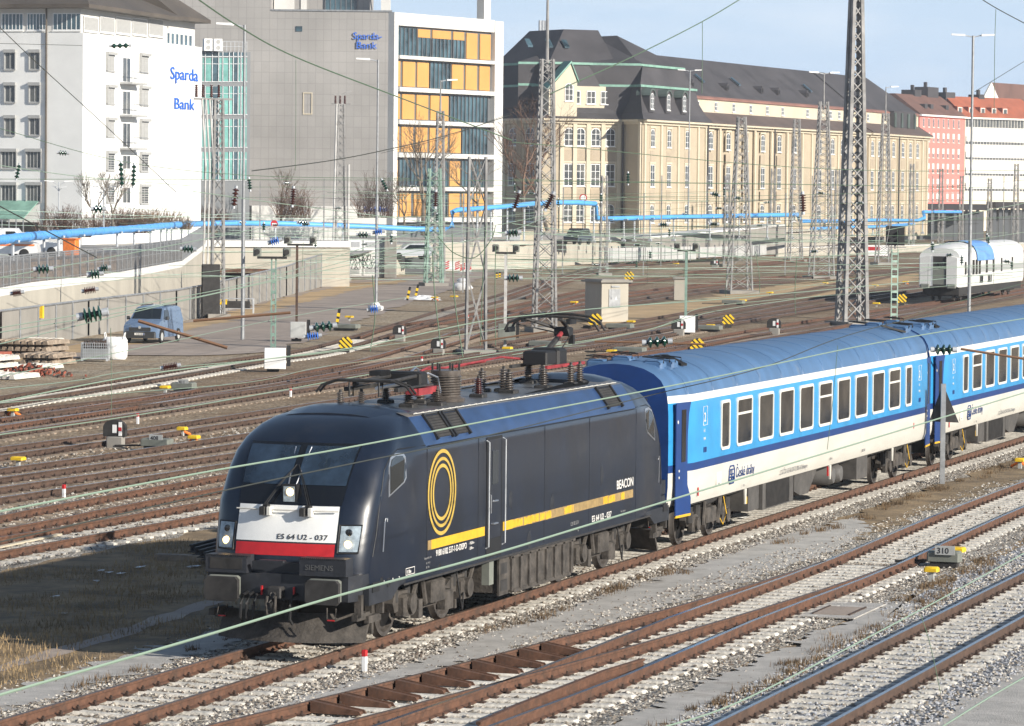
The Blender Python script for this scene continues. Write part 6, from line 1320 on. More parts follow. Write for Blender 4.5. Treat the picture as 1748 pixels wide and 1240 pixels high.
# barriers
def barrier(label, x0, x1, yb, yt, zb_=-.2):
    p, dep = gp((x0+x1)/2, yb, zb_); f_ = Fac(xy(x0, dep), xy(x1, dep)); h = zat((x0+x1)/2, yt, dep)-zb_; t = thing('safety_barrier', label, 'barrier', (*f_.pt(0), zb_), f_.a, 'red and white safety barriers at the yard edge')
    q = MB('frame_white'); q.box(0, f_.L, 0, .08, .2, h); q.build('board', t)
    s = MB('red_paint'); 
    for e in (0, 1):
        x = e*(f_.L-.45); 
        for k in range(4): z = .25+k*(h-.35)/4; s.xz([(x, z), (x+.45, z+.18), (x+.45, z+.32), (x, z+.14)], -.012, 0)
    s.build('stripes', t); g_ = MB('galv'); 
    for x in (.1, f_.L-.1): g_.box(x-.03, x+.03, .0, .05, 0, .2); g_.box(x-.3, x+.3, -.3, .35, 0, .05)
    g_.build('foot', t)
for lb, a in (('first barrier from the left, beside the dark container', (716, 735, 466, 445)), ('second barrier, just behind the green lattice mast', (760, 786, 466, 446)), ('third barrier, low and wide, right of the green lattice mast', (787, 806, 468, 450)), ('fourth barrier, before the cream concrete box', (818, 838, 452, 433)), ('fifth barrier, partly behind the cream concrete box', (842, 862, 450, 432)), ('barrier left of the white gate', (944, 962, 427, 411)), ('barrier right of the white gate', (1060, 1086, 427, 409))): barrier('red striped white '+lb, *a)
for lb, a in (('long white board barrier with red panels before the ramp', (1304, 1362, 407, 392)), ('white board barrier with red panels behind the tall lattice mast', (1482, 1520, 437, 419))):
    x0, x1, yb, yt = a; p, dep = gp((x0+x1)/2, yb, 0); f_ = Fac(xy(x0, dep), xy(x1, dep)); h = zat((x0+x1)/2, yt, dep); t = thing('site_barrier', lb, 'barrier', (*f_.pt(0), 0), f_.a); q = MB('frame_white'); q.box(0, f_.L, 0, .3, 0, h); q.build('board', t); s = MB('red_paint')
    for k in range(5): s.box(f_.L*(.04+.1*k), f_.L*(.04+.1*k)+.35, -.02, 0, h*.5, h*.85)
    s.build('red_panel', t)
gt = thing('site_gate', 'white tubular gate in front of the dark car', 'gate', tuple(G(962, 431, -.2))); q = MB('frame_white'); p0, p1 = G(964, 428, -.2)-gt.location, G(1028, 430, -.2)-gt.location; up = Vector((0, 0, 1.5))
for a, b_ in ((p0, p1), (p0+up*.6, p1+up*.6), (p0+up, p1+up), (p0, p0+up*1.5), (p1, p1+up*1.5)): q.tube([tuple(a), tuple(b_)], .06, 5)
q.build('gate_frame', gt)
# vehicles on the street
def car(label, x, yb, dep, yaw, col, L_=4.3, h=1.45, van=False, name='parked_car', zb_=None):
    p = D(x, yb, dep); key = 'car_'+col; c_ = {'silver': (.38, .40, .42), 'white': (.72, .72, .71), 'dark': (.03, .032, .036)}[col]; mat(key, c_, .3, .3 if col != 'white' else 0, 0, 3, coat=.6)
    t = thing(name, label, 'van' if van else 'car', tuple(p), yaw); l = L_/2
    pr = [(-l, .35), (-l, .8), (-l+.15, .95), (-l+.55, h-.05), (-l+.9, h), (.3, h), (1.0, .98), (l-.2, .85), (l, .65), (l, .3)] if not van else [(-l, .3), (-l, h-.1), (-l+.2, h), (l-1.4, h), (l-.8, 1.15), (l-.1, .95), (l, .6), (l, .3)]
    b = MB(key); b.loft([[(a, w_*(1 if z < 1 else (.86 if not van else .95)), z) for a, z in pr] for w_ in (-.86, -.8, .8, .86)]); b.build('body', t, smooth=35)
    g_ = MB('glass_dark')
    for s in (-1, 1):
        g_.xz([(-l+.75, .95), (-l+.95, h-.12), (.25, h-.12), (.8, .97)] if not van else [(l-2.0, 1.15), (l-2.0, h-.2), (l-1.45, h-.2), (l-1.0, 1.15)], s*.84, s*.80)
    g_.build('side_windows', t)
    for s in (-1, 1):
        for a in (-l+.85, l-.85): w_ = MB('tyre', 'box_grey'); w_.lathe([(0, s*.7), (.31, s*.7), (.31, s*.88), (.2, s*.9), (0, s*.9)], (a, 0, .31), 'y', 16); w_.build('wheel', t)
    return t
car('silver car parked behind the graffiti cabinet', 700, 443, 352, YAW+pi/2+.3, 'silver')
car('dark car waiting behind the white tubular gate', 985, 418, 400, YAW+pi/2+1.2, 'dark', h=1.7)
v1 = car('white van with an orange stripe at the left photo edge', 2, 441, 243, YAW+pi/2+pi, 'white', 4.8, 1.9, True, 'street_van'); q = MB('orange'); q.box(-2.3, 2.2, -.875, -.86, .8, .9); q.box(-2.3, 2.2, .86, .875, .8, .9); q.build('stripe', v1)
car('white car behind the fence right of the white van', 56, 437, 262, YAW+pi/2+pi, 'white', 4.4, 1.6)
ob = D(121, 436, 245); t = thing('salt_bin', 'orange box standing behind the street fence', 'box', tuple(ob)); q = MB('orange'); q.cham(-.3, .3, -.45, .45, 0, 1.0, .06); q.build('box', t); q = MB('orange'); q.box(-.34, .34, -.5, .5, 1.0, 1.08); q.build('lid', t)
# big bag, crate, stacks of sleepers
def stackrow(label, x, yb, nx, rowsn, yaw, L_=2.4, mt='sleeper_light', cat='sleeper stack'):
    p = G(x, yb, -.2); t = thing('sleeper_stack', label, cat, tuple(p), yaw); z = 0
    for r in range(rowsn):
        for i in range(nx-(r % 2)*0):
            q = MB(mt); y0 = i*.34; e = R.uniform(-.08, .08); q.loft([[(x_+e, y0, z), (x_+e, y0+.28, z), (x_+e, y0+.22, z+hh), (x_+e, y0+.06, z+hh)] for x_, hh in ((-L_/2, .17), (-L_/2+.3, .20), (-.3, .20), (0, .17), (.3, .20), (L_/2-.3, .20), (L_/2, .17))]); q.build('sleeper', t)
        z += .205
        if r < rowsn-1:
            for xx in (-.7, .7): q = MB('bank_earth'); q.box(xx-.05, xx+.05, 0, nx*.34, z, z+.09); q.build('spacer', t)
            z += .092
    return t
ya = YAW-radians(18)
stackrow('pale concrete sleepers stacked three high at the left photo edge', 12, 640, 7, 3, ya)
stackrow('pale concrete sleepers in a low stack beside the rusty scrap heap', 48, 646, 5, 1, ya)
stackrow('weathered sleepers piled behind the pale stack', 100, 610, 8, 3, ya, 2.4, 'sleeper_brown')
stackrow('short stack of dark sleepers left of the wire crate', 112, 622, 5, 2, ya, 2.4, 'sleeper_brown')
stackrow('single row of pale sleepers in front of the dark pile', 88, 630, 4, 1, ya)
stackrow('cream sleepers lying on top at the back near the wall', 92, 596, 5, 2, ya)
p = G(-5, 636, -.2); t = thing('rusty_beams', 'stack of red brown steel beams at the left photo edge', 'beam stack', tuple(p), ya)
mat('beam_red', (.30, .085, .05), .8, 0, .3, 3)
for r in range(3):
    for i in range(4): q = MB('beam_red'); q.box(-1.4, 1.4, i*.32, i*.32+.24, r*.3, r*.3+.22); q.build('beam', t)
scrap = thing('scrap_heap', 'heap of rusty fastenings on the ground before the beams', 'scrap heap', tuple(G(50, 640, -.2))); q = MB('beam_red', 'clip_rust')
for _ in range(320): 
    a = R.uniform(0, 6.3); r = abs(R.gauss(0, .9)); x, y = r*cos(a), r*sin(a)*1.1; z = max(0, .45*(1-r/1.8))*R.random(); s = R.uniform(.04, .12); q.bar((x-s, y, z), (x+s, y+R.uniform(-.1, .1), z+R.uniform(0, .1)), s*.8, mi=R.choice((0, 0, 1)))
o = q.build('scrap_pieces', scrap); o['kind'] = 'stuff'
bp_ = G(196, 613, -.2); t = thing('bulk_bag', 'white bulk bag standing left of the blue van', 'bag', tuple(bp_), YAW)
q = MB('bag_white'); n = 12; rr = []
for z, r in ((0, .44), (.12, .50), (.5, .53), (.85, .50), (.98, .42), (.92, .30)): rr.append([(r*cos(2*pi*k/n)*(1.12 if k % 3 else .98)+R.uniform(-.02, .02), r*sin(2*pi*k/n)*1.1+R.uniform(-.02, .02), z+R.uniform(-.02, .03)) for k in range(n)])
q.loft(rr); q.build('bag', t, smooth=60); q = MB('bag_white'); 
for s in (-1, 1): q.tube([(-.4, s*.4, .9), (-.2, s*.45, 1.15), (.2, s*.45, 1.18), (.4, s*.4, .9)], .025, 5)
q.build('bag_loop', t)
cp_ = G(163, 616, -.2); t = thing('wire_crate', 'grey wire crate filled with rusty parts, left of the white bag', 'crate', tuple(cp_), YAW); q = MB('galv_light'); 
q.box(-.4, .4, -.6, .6, .1, .14)
for s in (-1, 1):
    for k in range(13): q.bar((s*.4, -.6+k*.1, .1), (s*.4, -.6+k*.1, .8), .02)
    for k in range(9): q.bar((-.4+k*.1, s*.6, .1), (-.4+k*.1, s*.6, .8), .02)
    for k in range(6): q.bar((s*.4, -.6, .1+k*.14), (s*.4, .6, .1+k*.14), .02); q.bar((-.4, s*.6, .1+k*.14), (.4, s*.6, .1+k*.14), .02)
for x in (-.36, .36): 
    for y in (-.55, .55): q.box(x-.05, x+.05, y-.05, y+.05, 0, .1)
q.build('cage', t); q = MB('clip_rust', 'box_grey'); q.box(-.37, .37, -.57, .57, .14, .55, 1)
for _ in range(60): x, y = R.uniform(-.35, .35), R.uniform(-.5, .5); q.bar((x, y, .55), (x+.1, y+.05, .85*R.uniform(.8, 1.1)), .06)
q.build('contents', t)
for lb, x, yb, w_, h in (('crumpled white bag beside the foot of the green lattice mast', 789, 496, .55, .95), ('small white sack near the light pole on the apron', 641, 530, .35, .5)):
    p = G(x, yb, -.2); t = thing('rubbish_bag', lb, 'bag', tuple(p)); q = MB('bag_white'); n = 10; q.loft([[(r*w_*cos(2*pi*k/n)*R.uniform(.85, 1.1), r*w_*1.5*sin(2*pi*k/n)*R.uniform(.85, 1.1), z*h+R.uniform(-.05, .05)) for k in range(n)] for z, r in ((0, .9), (.25, 1.05), (.5, .9), (.62, .5), (.75, .65), (.95, .45), (1, .2))]); q.build('sack', t, smooth=60)
# trolley with yellow box by the mast feet
p = G(402, 535, -.2); t = thing('site_trolley', 'grey frame trolley with a yellow box beside the grey twin masts', 'trolley', tuple(p), YAW); q = MB('galv_light'); 
for y in (-1.1, .9): 
    for x in (-.4, .4): q.tube([(x, y, 0), (x, y, .9)], .03, 5)
for z in (.3, .9):
    for x in (-.4, .4): q.tube([(x, -1.1, z), (x, .9, z)], .025, 5)
q.build('frame', t); q = MB('plastic_yellow', 'under_dark'); q.box(-.5, -.1, .5, 1.0, .55, .85); q.build('yellow_box', t); q = MB('under_dark'); q.cham(-.35, .35, -.9, .6, .32, .75, .05); q.build('machine', t)
# grass bank / hedge twigs
def shrub(name, label, x, yb, dep, wpx, hpx, n, mt, cat='shrub', group=None):
    c_ = D(x, yb, dep); w_ = wpx*dep/FPX/2; h = hpx*dep/FPX; t = thing(name, label, cat, tuple(c_), YAW, group); q = MB(mt); r = random.Random(int(x*7+yb))
    for _ in range(n):
        y = r.uniform(-w_, w_); x0 = r.uniform(-1, 1); a = r.gauss(0, .35); hh = h*r.uniform(.45, 1)*(1-.5*(abs(y)/w_)**3); p0 = Vector((x0, y, 0)); d = Vector((r.gauss(0, .2), a, 1)).normalized(); p1 = p0+d*hh*.5; p2 = p1+(d+Vector((r.gauss(0, .3), r.gauss(0, .35), 0))).normalized()*hh*.5
        q.tube([tuple(p0), tuple(p1), tuple(p2)], .03, 3, 0, False, .012)
        for k in range(3): b0 = p0+(p2-p0)*r.uniform(.3, .95); q.tube([tuple(b0), tuple(b0+Vector((r.gauss(0, .25), r.gauss(0, .35), r.uniform(.1, .5)))*hh*.3)], .014, 3, 0, False, .008)
    q.build('twigs', t); return t
mat('twig_brown', (.17, .105, .075), .9, 0, .3, .6); mat('twig_grey', (.20, .165, .13), .9, 0, .3, .6); mat('bark', (.14, .12, .10), .9, 0, .3, 2); mat('twig_tan', (.30, .21, .13), .9, 0, .3, .6)
GH = 'leafless shrubs along the street'
for i, (lb, x, yb, dep, w_, h, n, mt) in enumerate((('brown leafless shrub left of the first bare tree', 110, 405, 320, 90, 62, 260, 'twig_brown'), ('brown leafless shrub under the bright wall of the white building', 205, 398, 335, 100, 52, 300, 'twig_brown'), ('dense tan hedge at the foot of the white building', 265, 392, 345, 120, 42, 420, 'twig_tan'), ('brown shrub below the green glass building', 350, 385, 396, 80, 40, 260, 'twig_brown'), ('dark low shrub behind the grey twin masts', 335, 398, 396, 70, 16, 220, 'twig_brown'), ('reddish shrub in front of the pale annex', 500, 372, 395, 60, 70, 160, 'twig_brown'), ('low brown shrub left of the orange facade', 640, 372, 396, 60, 90, 140, 'twig_brown'))): shrub('leafless_shrub', lb, x, yb, dep, w_, h, n, mt, group=GH)
def tree(label, x, yb, dep, hpx, seed, spread=.5, lv=5, mt='twig_grey', lean=0):
    c_ = D(x, yb, dep); h = hpx*dep/FPX; t = thing('bare_tree', label, 'tree', tuple(c_), YAW, 'bare winter trees before the buildings'); r = random.Random(seed); tr = MB('bark'); cr = MB(mt)
    p1 = Vector((0, lean*h*.3, h*.28)); tr.tube([(0, 0, 0), tuple(p1)], h*.022, 7, 0, True, h*.016); tr.build('trunk', t)
    def grow(p, d, L_, rad, k):
        m_ = p+d*L_*.5+Vector((r.gauss(0, .06), r.gauss(0, .06), 0))*L_; e = p+d*L_; cr.tube([tuple(p), tuple(m_), tuple(e)], rad, 4 if k > 2 else 3, 0, False, rad*.6)
        if k == 0: return
        for i in range(r.choice((2, 3, 3)) if k > 1 else 3):
            s = spread*(1.0 if i else .5); nd = (d+Vector((r.gauss(0, s), r.gauss(0, s), r.uniform(0, .25)))).normalized(); grow(p+(e-p)*r.uniform(.55, 1) if i else e, nd, L_*r.uniform(.62, .85), max(.009, rad*.62), k-1)
    for i in range(3): grow(p1, Vector((r.gauss(0, .3), r.gauss(0, .35)+lean, 1)).normalized(), h*.24, h*.012, lv)
    cr.build('crown', t)
tree('bare tree before the corner of the white building', 160, 400, 335, 112, 1, .42)
tree('bare tree before the balconies of the white building', 192, 400, 332, 118, 2, .42)
tree('bare tree before the left edge of the orange facade', 690, 400, 395, 110, 3, .45)
tree('bare tree in the middle of the orange facade', 722, 402, 392, 185, 4, .45)
tree('slender bare tree before the grey panel wall', 480, 378, 396, 100, 5, .4, 4)
tree('bare tree at the right end of the orange facade', 815, 385, 405, 130, 8, .5)
tree('large brown bare tree before the shaded wing of the beige building', 893, 395, 425, 215, 6, .5, 6, 'twig_brown')
tree('brown bare tree beside the lattice mast before the beige building', 935, 395, 428, 165, 7, .5, 6, 'twig_brown', .3)
# street lamps on the street with four arms, small signs
def streetlamp(label, x, yb, yt, dep):
    p = D(x, yb, dep); h = zat(x, yt, dep)-p.z; t = thing('street_lamp', label, 'street lamp', tuple(p), YAW, 'white four armed street lamps'); q = MB('galv_light'); q.tube([(0, 0, 0), (0, 0, h)], .07, 6, 0, True, .05); q.build('pole', t)
    for sx_, sy_, dz in ((0, 1, 0), (0, -1, 0), (1, .55, -.5), (-1, -.55, -.5)): q = MB('galv_light', 'frame_white'); q.tube([(0, 0, h-.3+dz), (sx_*.3, sy_*.5, h+dz)], .025, 4); q.loft([[(sx_*.3-.12, sy_*.45, h+dz), (sx_*.3+.12, sy_*.45, h+dz), (sx_*.4+.1, sy_*1.25, h+.08+dz), (sx_*.4-.1, sy_*1.25, h+.08+dz)], [(sx_*.3-.12, sy_*.45, h+.1+dz), (sx_*.3+.12, sy_*.45, h+.1+dz), (sx_*.4+.1, sy_*1.25, h+.14+dz), (sx_*.4-.1, sy_*1.25, h+.14+dz)]], 1); q.build('lamp_head', t)
streetlamp('four armed street lamp before the white building left of the trees', 100, 400, 311, 330); streetlamp('four armed street lamp between the two bare trees', 177, 398, 320, 333)
rs = D(995, 392, 415); t = thing('road_sign', 'round white road sign with a red ring above the blue pipe', 'road sign', tuple(rs), YAW+pi); q = MB('galv'); q.tube([(0, 0, 0), (0, 0, 3.4)], .05, 6); q.build('pole', t); q = MB('frame_white', 'red_paint'); q.lathe([(0, .02), (.42, .02), (.42, .06), (0, .06)], (0, 0, 3.4), 'x', 20, 1); q.lathe([(0, .061), (.3, .061), (.3, .075), (0, .075)], (0, 0, 3.4), 'x', 20); q.build('sign_disc', t)
rs = D(468, 400, 372); t = thing('road_sign', 'no entry road sign on the portal street', 'road sign', tuple(rs), YAW+pi); q = MB('galv'); q.tube([(0, 0, 0), (0, 0, 1)], .05, 6); q.build('pole', t); q = MB('red_paint', 'frame_white'); q.lathe([(0, .02), (.35, .02), (.35, .06), (0, .06)], (0, 0, 1), 'x', 20); q.box(.061, .075, -.22, .22, .94, 1.06, 1); q.build('sign_disc', t)
# ================================================================== MASTS AND LAMP POSTS
def lattice(name, label, bx, by, height, w0, w1, mt='mast_grey', depth=None, tip=None, cat='mast', legw=.13, step=1.0, face2=.7, group='lattice masts of the overhead line', yaw=.25, base=None):
    p = base or G(bx, by, -.2); t = thing(name, label, cat, tuple(p), YAW+yaw, group); ft = MB('concrete'); ft.box(-w0*.7-.2, w0*.7+.2, -w0/2-.3, w0/2+.3, -.1, .25); ft.build('foundation', t)
    f = lambda z: lerp(w0, w1, z/height)/2; L4 = []
    for sx_, sy_ in ((-1, -1), (1, -1), (1, 1), (-1, 1)):
        q = MB(mt); q.bar((sx_*f(0)*face2, sy_*f(0), 0), (sx_*f(height)*face2, sy_*f(height), height), legw, legw); q.build('leg', t)
    b = MB(mt); z = .3; k = 0
    while z < height-.2:
        s = step*max(.55, f(z)/f(0)); z1 = min(height, z+s)
        for a, c_ in (((-1, -1), (-1, 1)), ((-1, 1), (1, 1)), ((1, 1), (1, -1)), ((1, -1), (-1, -1))):
            b.bar((a[0]*f(z)*face2, a[1]*f(z), z), (c_[0]*f(z1)*face2, c_[1]*f(z1), z1), legw*.42, legw*.3)
            if legw > .09: b.bar((c_[0]*f(z)*face2, c_[1]*f(z), z), (a[0]*f(z1)*face2, a[1]*f(z1), z1), legw*.42, legw*.3)
        z = z1; k += 1
    b.build('bracing', t)
    if tip: q = MB(mt); q.tube([(0, 0, height-.8), (0, 0, height+tip)], .11, 8, 0, True, .05); q.build('tip_pole', t)
    return t
def armlamp(t, z, double=False, L_=1.1, mt='galv_light'):
    for s in ((-1, 1) if double else (-1,)):
        q = MB(mt, 'frame_white'); q.tube([(0, 0, z), (0, s*L_*.4, z+.1), (0, s*L_*.7, z+.14)], .04, 5); q.loft([[(-.14, s*L_*.5, z+.06), (.14, s*L_*.5, z+.06), (.11, s*(L_+.35), z+.12), (-.11, s*(L_+.35), z+.12)], [(-.12, s*L_*.5, z+.20), (.12, s*L_*.5, z+.20), (.08, s*(L_+.35), z+.22), (-.08, s*(L_+.35), z+.22)]], 1); q.build('lamp_head', t)
def htop(bx, by, y): p = G(bx, by, -.2); d = (p-CAM).dot(FW); return zat(bx, y, d)+.2
lattice('lattice_mast', 'tall wide grey lattice mast rising past the top of the photo behind the first coach', 1454, 556, 22.5, 1.55, .38, legw=.22, step=1.35, face2=.55, yaw=.5)
lattice('lattice_mast', 'grey lattice mast with a long pole on top, right of the orange facade', 929, 566, htop(929, 566, 102), 1.15, .62, tip=5.2, legw=.12)
lattice('lattice_mast', 'slim tapering lattice mast before the middle of the long beige wing', 1262, 501, htop(1262, 501, 200), 1.75, .55, legw=.12)
lattice('lattice_mast', 'slim lattice mast between the two double armed lamps before the beige wing', 1357, 446, htop(1357, 446, 204), 1.5, .6, legw=.12)
m_ = lattice('lattice_mast', 'lattice mast carrying a double lamp, left of the tallest lattice mast', 1402, 476, htop(1402, 476, 174), 2.0, .7, tip=2.6, legw=.13); armlamp(m_, htop(1402, 476, 174)+2.5, True)
m_ = lattice('lattice_mast', 'slim lattice mast with a single lamp, right of the tallest lattice mast', 1508, 452, htop(1508, 452, 194), 1.6, .6, tip=2.9, legw=.12); armlamp(m_, htop(1508, 452, 194)+2.8)
m_ = lattice('lattice_mast', 'grey lattice mast with a lamp in front of the orange facade', 749, 480, htop(749, 480, 190), .9, .5, tip=2.6, legw=.12); armlamp(m_, htop(749, 480, 190)+2.5)
lattice('lattice_mast', 'pale green lattice mast on a concrete foot before the grey one at the orange facade', 740, 488, htop(740, 488, 288), 1.35, .85, 'mast_green', legw=.15)
m_ = lattice('lattice_mast', 'twin slim masts with switch and insulators on top before the grey panel wall', 580, 480, htop(580, 480, 178), 1.0, .45, legw=.11)
q = MB('mast_white'); q.tube([(-.3, .7, 0), (-.3, .45, htop(580, 480, 178))], .09, 6); q.tube([(-.2, -.65, 0), (-.2, -.65, 9.8)], .10, 6); q.build('side_pole', m_)
sw = MB('insul_brown', 'mast_grey'); h = htop(580, 480, 178)
for y in (-.3, .1, .5): ribbed(sw, 0, y, h, .7, .13, 6, 0, 0)
sw.bar((0, -.7, h+.75), (0, .7, h+.8), .10, mi=1); sw.bar((0, -.8, h), (0, .8, h), .12, mi=1); sw.bar((0, .3, h+.75), (0, -.9, h+1.1), .08, mi=1); sw.build('switch_gear', m_)
m_ = lattice('lattice_mast', 'lattice mast with three brown insulators at its top before the green glass building', 371, 543, htop(371, 543, 170), .75, .48, legw=.12)
q = MB('mast_white'); H_ = htop(371, 543, 170)
for y in (.3, .55, .8): q.tube([(-.2, y+.15, 0), (-.2, y, H_*.7), (-.1, y*.9+.3, H_)], .06, 6)
q.build('cable_riser', m_); q = MB('insul_brown', 'mast_grey'); q.bar((0, -.8, H_), (0, 1.5, H_), .12, mi=1)
for y in (0, .45, .95, 1.35): ribbed(q, 0, y, H_+.1, .75, .13, 6, 0, 0)
q.build('insulator_set', m_); q = MB('under_dark'); q.cham(-.35, -.1, -.1, 1.0, 0, 3.2, .05); q.build('cable_cover', m_)
lattice('lattice_mast', 'thin pair of grey mast legs standing right of the green lattice mast', 812, 606, htop(812, 606, 268), .95, .8, legw=.10, step=3.5, face2=.2)
for i, (lb, x, yb, yt, w_) in enumerate((('far thin mast before the pink building', 1605, 424, 288, .7), ('far thin mast between the pink and the yellow building', 1640, 420, 300, .6), ('far mast before the right half of the yellow building', 1688, 424, 305, .7), ('far thin mast at the far right edge of the photo', 1733, 430, 280, .8), ('far thin mast left of the double lamp lattice mast', 1318, 430, 288, .7), ('thin far mast just left of the tallest mast', 1428, 440, 290, .7), ('thin far mast before the right corner of the beige building', 1555, 430, 280, .7), ('thin grey mast before the shaded strip of the beige building', 1030, 470, 300, .7), ('thin grey mast right of the double lamp before the beige building', 1240, 455, 300, .6))):
    lattice('lattice_mast', lb, x, yb, htop(x, yb, yt), w_, .45, legw=.10, step=1.6)
def lamppost(label, bx, by, yt, double=False, r=.10, name='lamp_post', mt='galv'):
    p = G(bx, by, -.2); h = htop(bx, by, yt); t = thing(name, label, 'lamp post', tuple(p), YAW+pi, 'yard lamp posts'); q = MB(mt); q.tube([(0, 0, 0), (0, 0, h*.45)], r, 8); q.tube([(0, 0, h*.45), (0, 0, h)], r*.7, 8); q.build('pole', t, smooth=40); armlamp(t, h-.1, double); return t
lamppost('lamp post with a single head between the green glass and grey buildings', 414, 580, 44)
lamppost('lamp post with a single head before the right part of the grey panel wall', 642, 522, 103)
lamppost('double armed lamp post before the left corner of the long beige wing', 1174, 440, 121, True)
lamppost('double armed lamp post at the right, rising above the white railcar', 1654, 532, 62, True, .12)
# signal posts and boxes
def post(label, name, cat, bx, by, yt, w_=.16, mt='mast_grey', box=None, boxm='box_grey', group=None, ladder=False):
    p = G(bx, by, -.2); h = htop(bx, by, yt); t = thing(name, label, cat, tuple(p), YAW, group); q = MB(mt)
    if ladder:
        for s in (-1, 1): q.bar((0, s*w_, 0), (0, s*w_, h), .06)
        for k in range(int(h/.45)): q.bar((0, -w_, k*.45+.2), (0, w_, k*.45+.2), .05, .14)
    else: q.box(-w_/2, w_/2, -w_/2, w_/2, 0, h)
    q.build('post', t)
    if box: y0, y1, z0, z1 = box; q = MB(boxm, 'under_dark'); q.cham(-.45, -.12, y0, y1, z0, z1, .02); q.build('control_box', t); q = MB('black'); q.box(-.05, .2, y0-.18, y0-.03, z0+.1, z1+.1); q.box(-.2, .2, -.25, .25, 0, .12); q.build('back_plate', t)
    return t
def sighead(t, z, y0=-.5, y1=.5, hh=.9, n=2):
    q = MB('under_dark', 'box_olive'); q.box(-.1, .1, y0, y1, z-.05, z+.05)
    for k in range(n): y = lerp(y0, y1, k/(n-1) if n > 1 else .5); q.cham(-.12, .15, y-.17, y+.17, z+.05, z+.42, .05, 1); q.lathe([(.10, -.12), (.12, -.12), (.12, -.28), (.10, -.28)], (0, y, z+.24), 'x', 10)
    q.build('signal_head', t, smooth=30)
GB = 'signal posts with control boxes'
t = post('pale green slotted signal post with a light grey box, left of the yellow striped disc', 'signal_post', 'signal', 466, 634, 440, .09, 'mast_green', (-.55, .35, .12, 1.0), 'frame_white', GB, True); sighead(t, htop(466, 634, 440), -.55, .7)
t = post('rusty brown signal post with a grey box behind the green insulator string', 'signal_post', 'signal', 506, 583, 418, .12, 'rail_rust', (-.5, .3, .2, 1.0), 'box_grey', GB); sighead(t, htop(506, 583, 418), -.8, .5)
t = post('weathered white signal post with an olive box behind the raised pantograph', 'signal_post', 'signal', 862, 596, 432, .15, 'mast_white', (-.5, .35, .45, 1.25), 'box_olive', GB); sighead(t, htop(862, 596, 432), -.5, .5)
t = post('dark signal post with a white box between the kiosk and the coach roof', 'signal_post', 'signal', 1170, 572, 428, .14, 'mast_green', (-.5, .35, .15, 1.05), 'frame_white', GB); sighead(t, htop(1170, 572, 428), -.5, .5)
t = post('pale green slotted signal post with a large black signal head before the railcar', 'signal_post', 'signal', 1526, 556, 425, .18, 'mast_green_light', None, 'black', GB, True)
q = MB('black', 'mast_grey'); h = htop(1526, 556, 425); q.box(-.1, .15, -.55, .55, h+.2, h+1.35); q.tube([(0, 0, h), (0, 0, h+.3)], .06, 6, 1)
for y, z in ((-.25, .5), (.25, .5), (-.25, .95), (.25, .95)): q.tube([(-.35, y, h+z), (-.1, y, h+z)], .13, 10)
q.bar((-.5, -.6, h+.1), (-.5, .6, h+.1), .05, mi=1); q.bar((-.5, .6, h), (-.5, .35, h+1.5), .04, mi=1); q.build('signal_head', t)
lp = post('thin pale steel post standing in the weeds right of the first coach', 'steel_post', 'post', 1608, 826, 655, .13, 'galv')
q = MB('net_grey', 'dark_steel'); h = htop(1608, 826, 655); q.yz([(-.44, h*.61), (.36, h*.62), (0, h)], .10, .13, 1); q.build('triangle_plate', lp)
# small yard furniture
def marker(label, x, y, red=True):
    p = G(x, y, -.2); t = thing('marker_peg', label, 'marker peg', tuple(p), 0, 'small red topped white pegs'); q = MB('frame_white'); q.cham(-.04, .04, -.04, .04, 0, .33, .012); q.build('peg', t); q = MB('red_paint'); q.cham(-.042, .042, -.042, .042, .24, .345, .012); q.build('red_top', t)
marker('red topped white peg on the grey path in front of the locomotive', 622, 1146); marker('red topped white peg in the ballast at the left, before the dark grass', 109, 851); marker('red topped peg right of the small dwarf signal with a number plate', 235, 724); marker('red topped peg left of the folded pantograph', 496, 678); marker('red topped peg beyond the folded pantograph, near the dwarf signals', 720, 622); marker('red topped peg in the far yard left of the grey lattice mast', 799, 548)
def yellowcap(label, x, y, s=1, orange=False):
    p = G(x, y, -.2); t = thing('track_magnet', label, 'trackside marker', tuple(p), 0, 'yellow capped trackside units'); s *= .72; q = MB('box_grey'); q.box(-.05, .05, -.05, .05, 0, .2); q.build('foot', t); q = MB('plastic_yellow', 'orange'); q.cham(-.16*s, .16*s, -.20*s, .20*s, .2, .30, .03, 0); q.build('yellow_cap', t, smooth=30)
    if orange: q = MB('orange'); q.tube([(0, 0, .18), (.15, -.2, .06), (.3, -.15, .02)], .04, 5); q.tube([(0, .05, .18), (.1, .25, .06), (.3, .3, .02)], .04, 5); q.build('orange_hose', t)
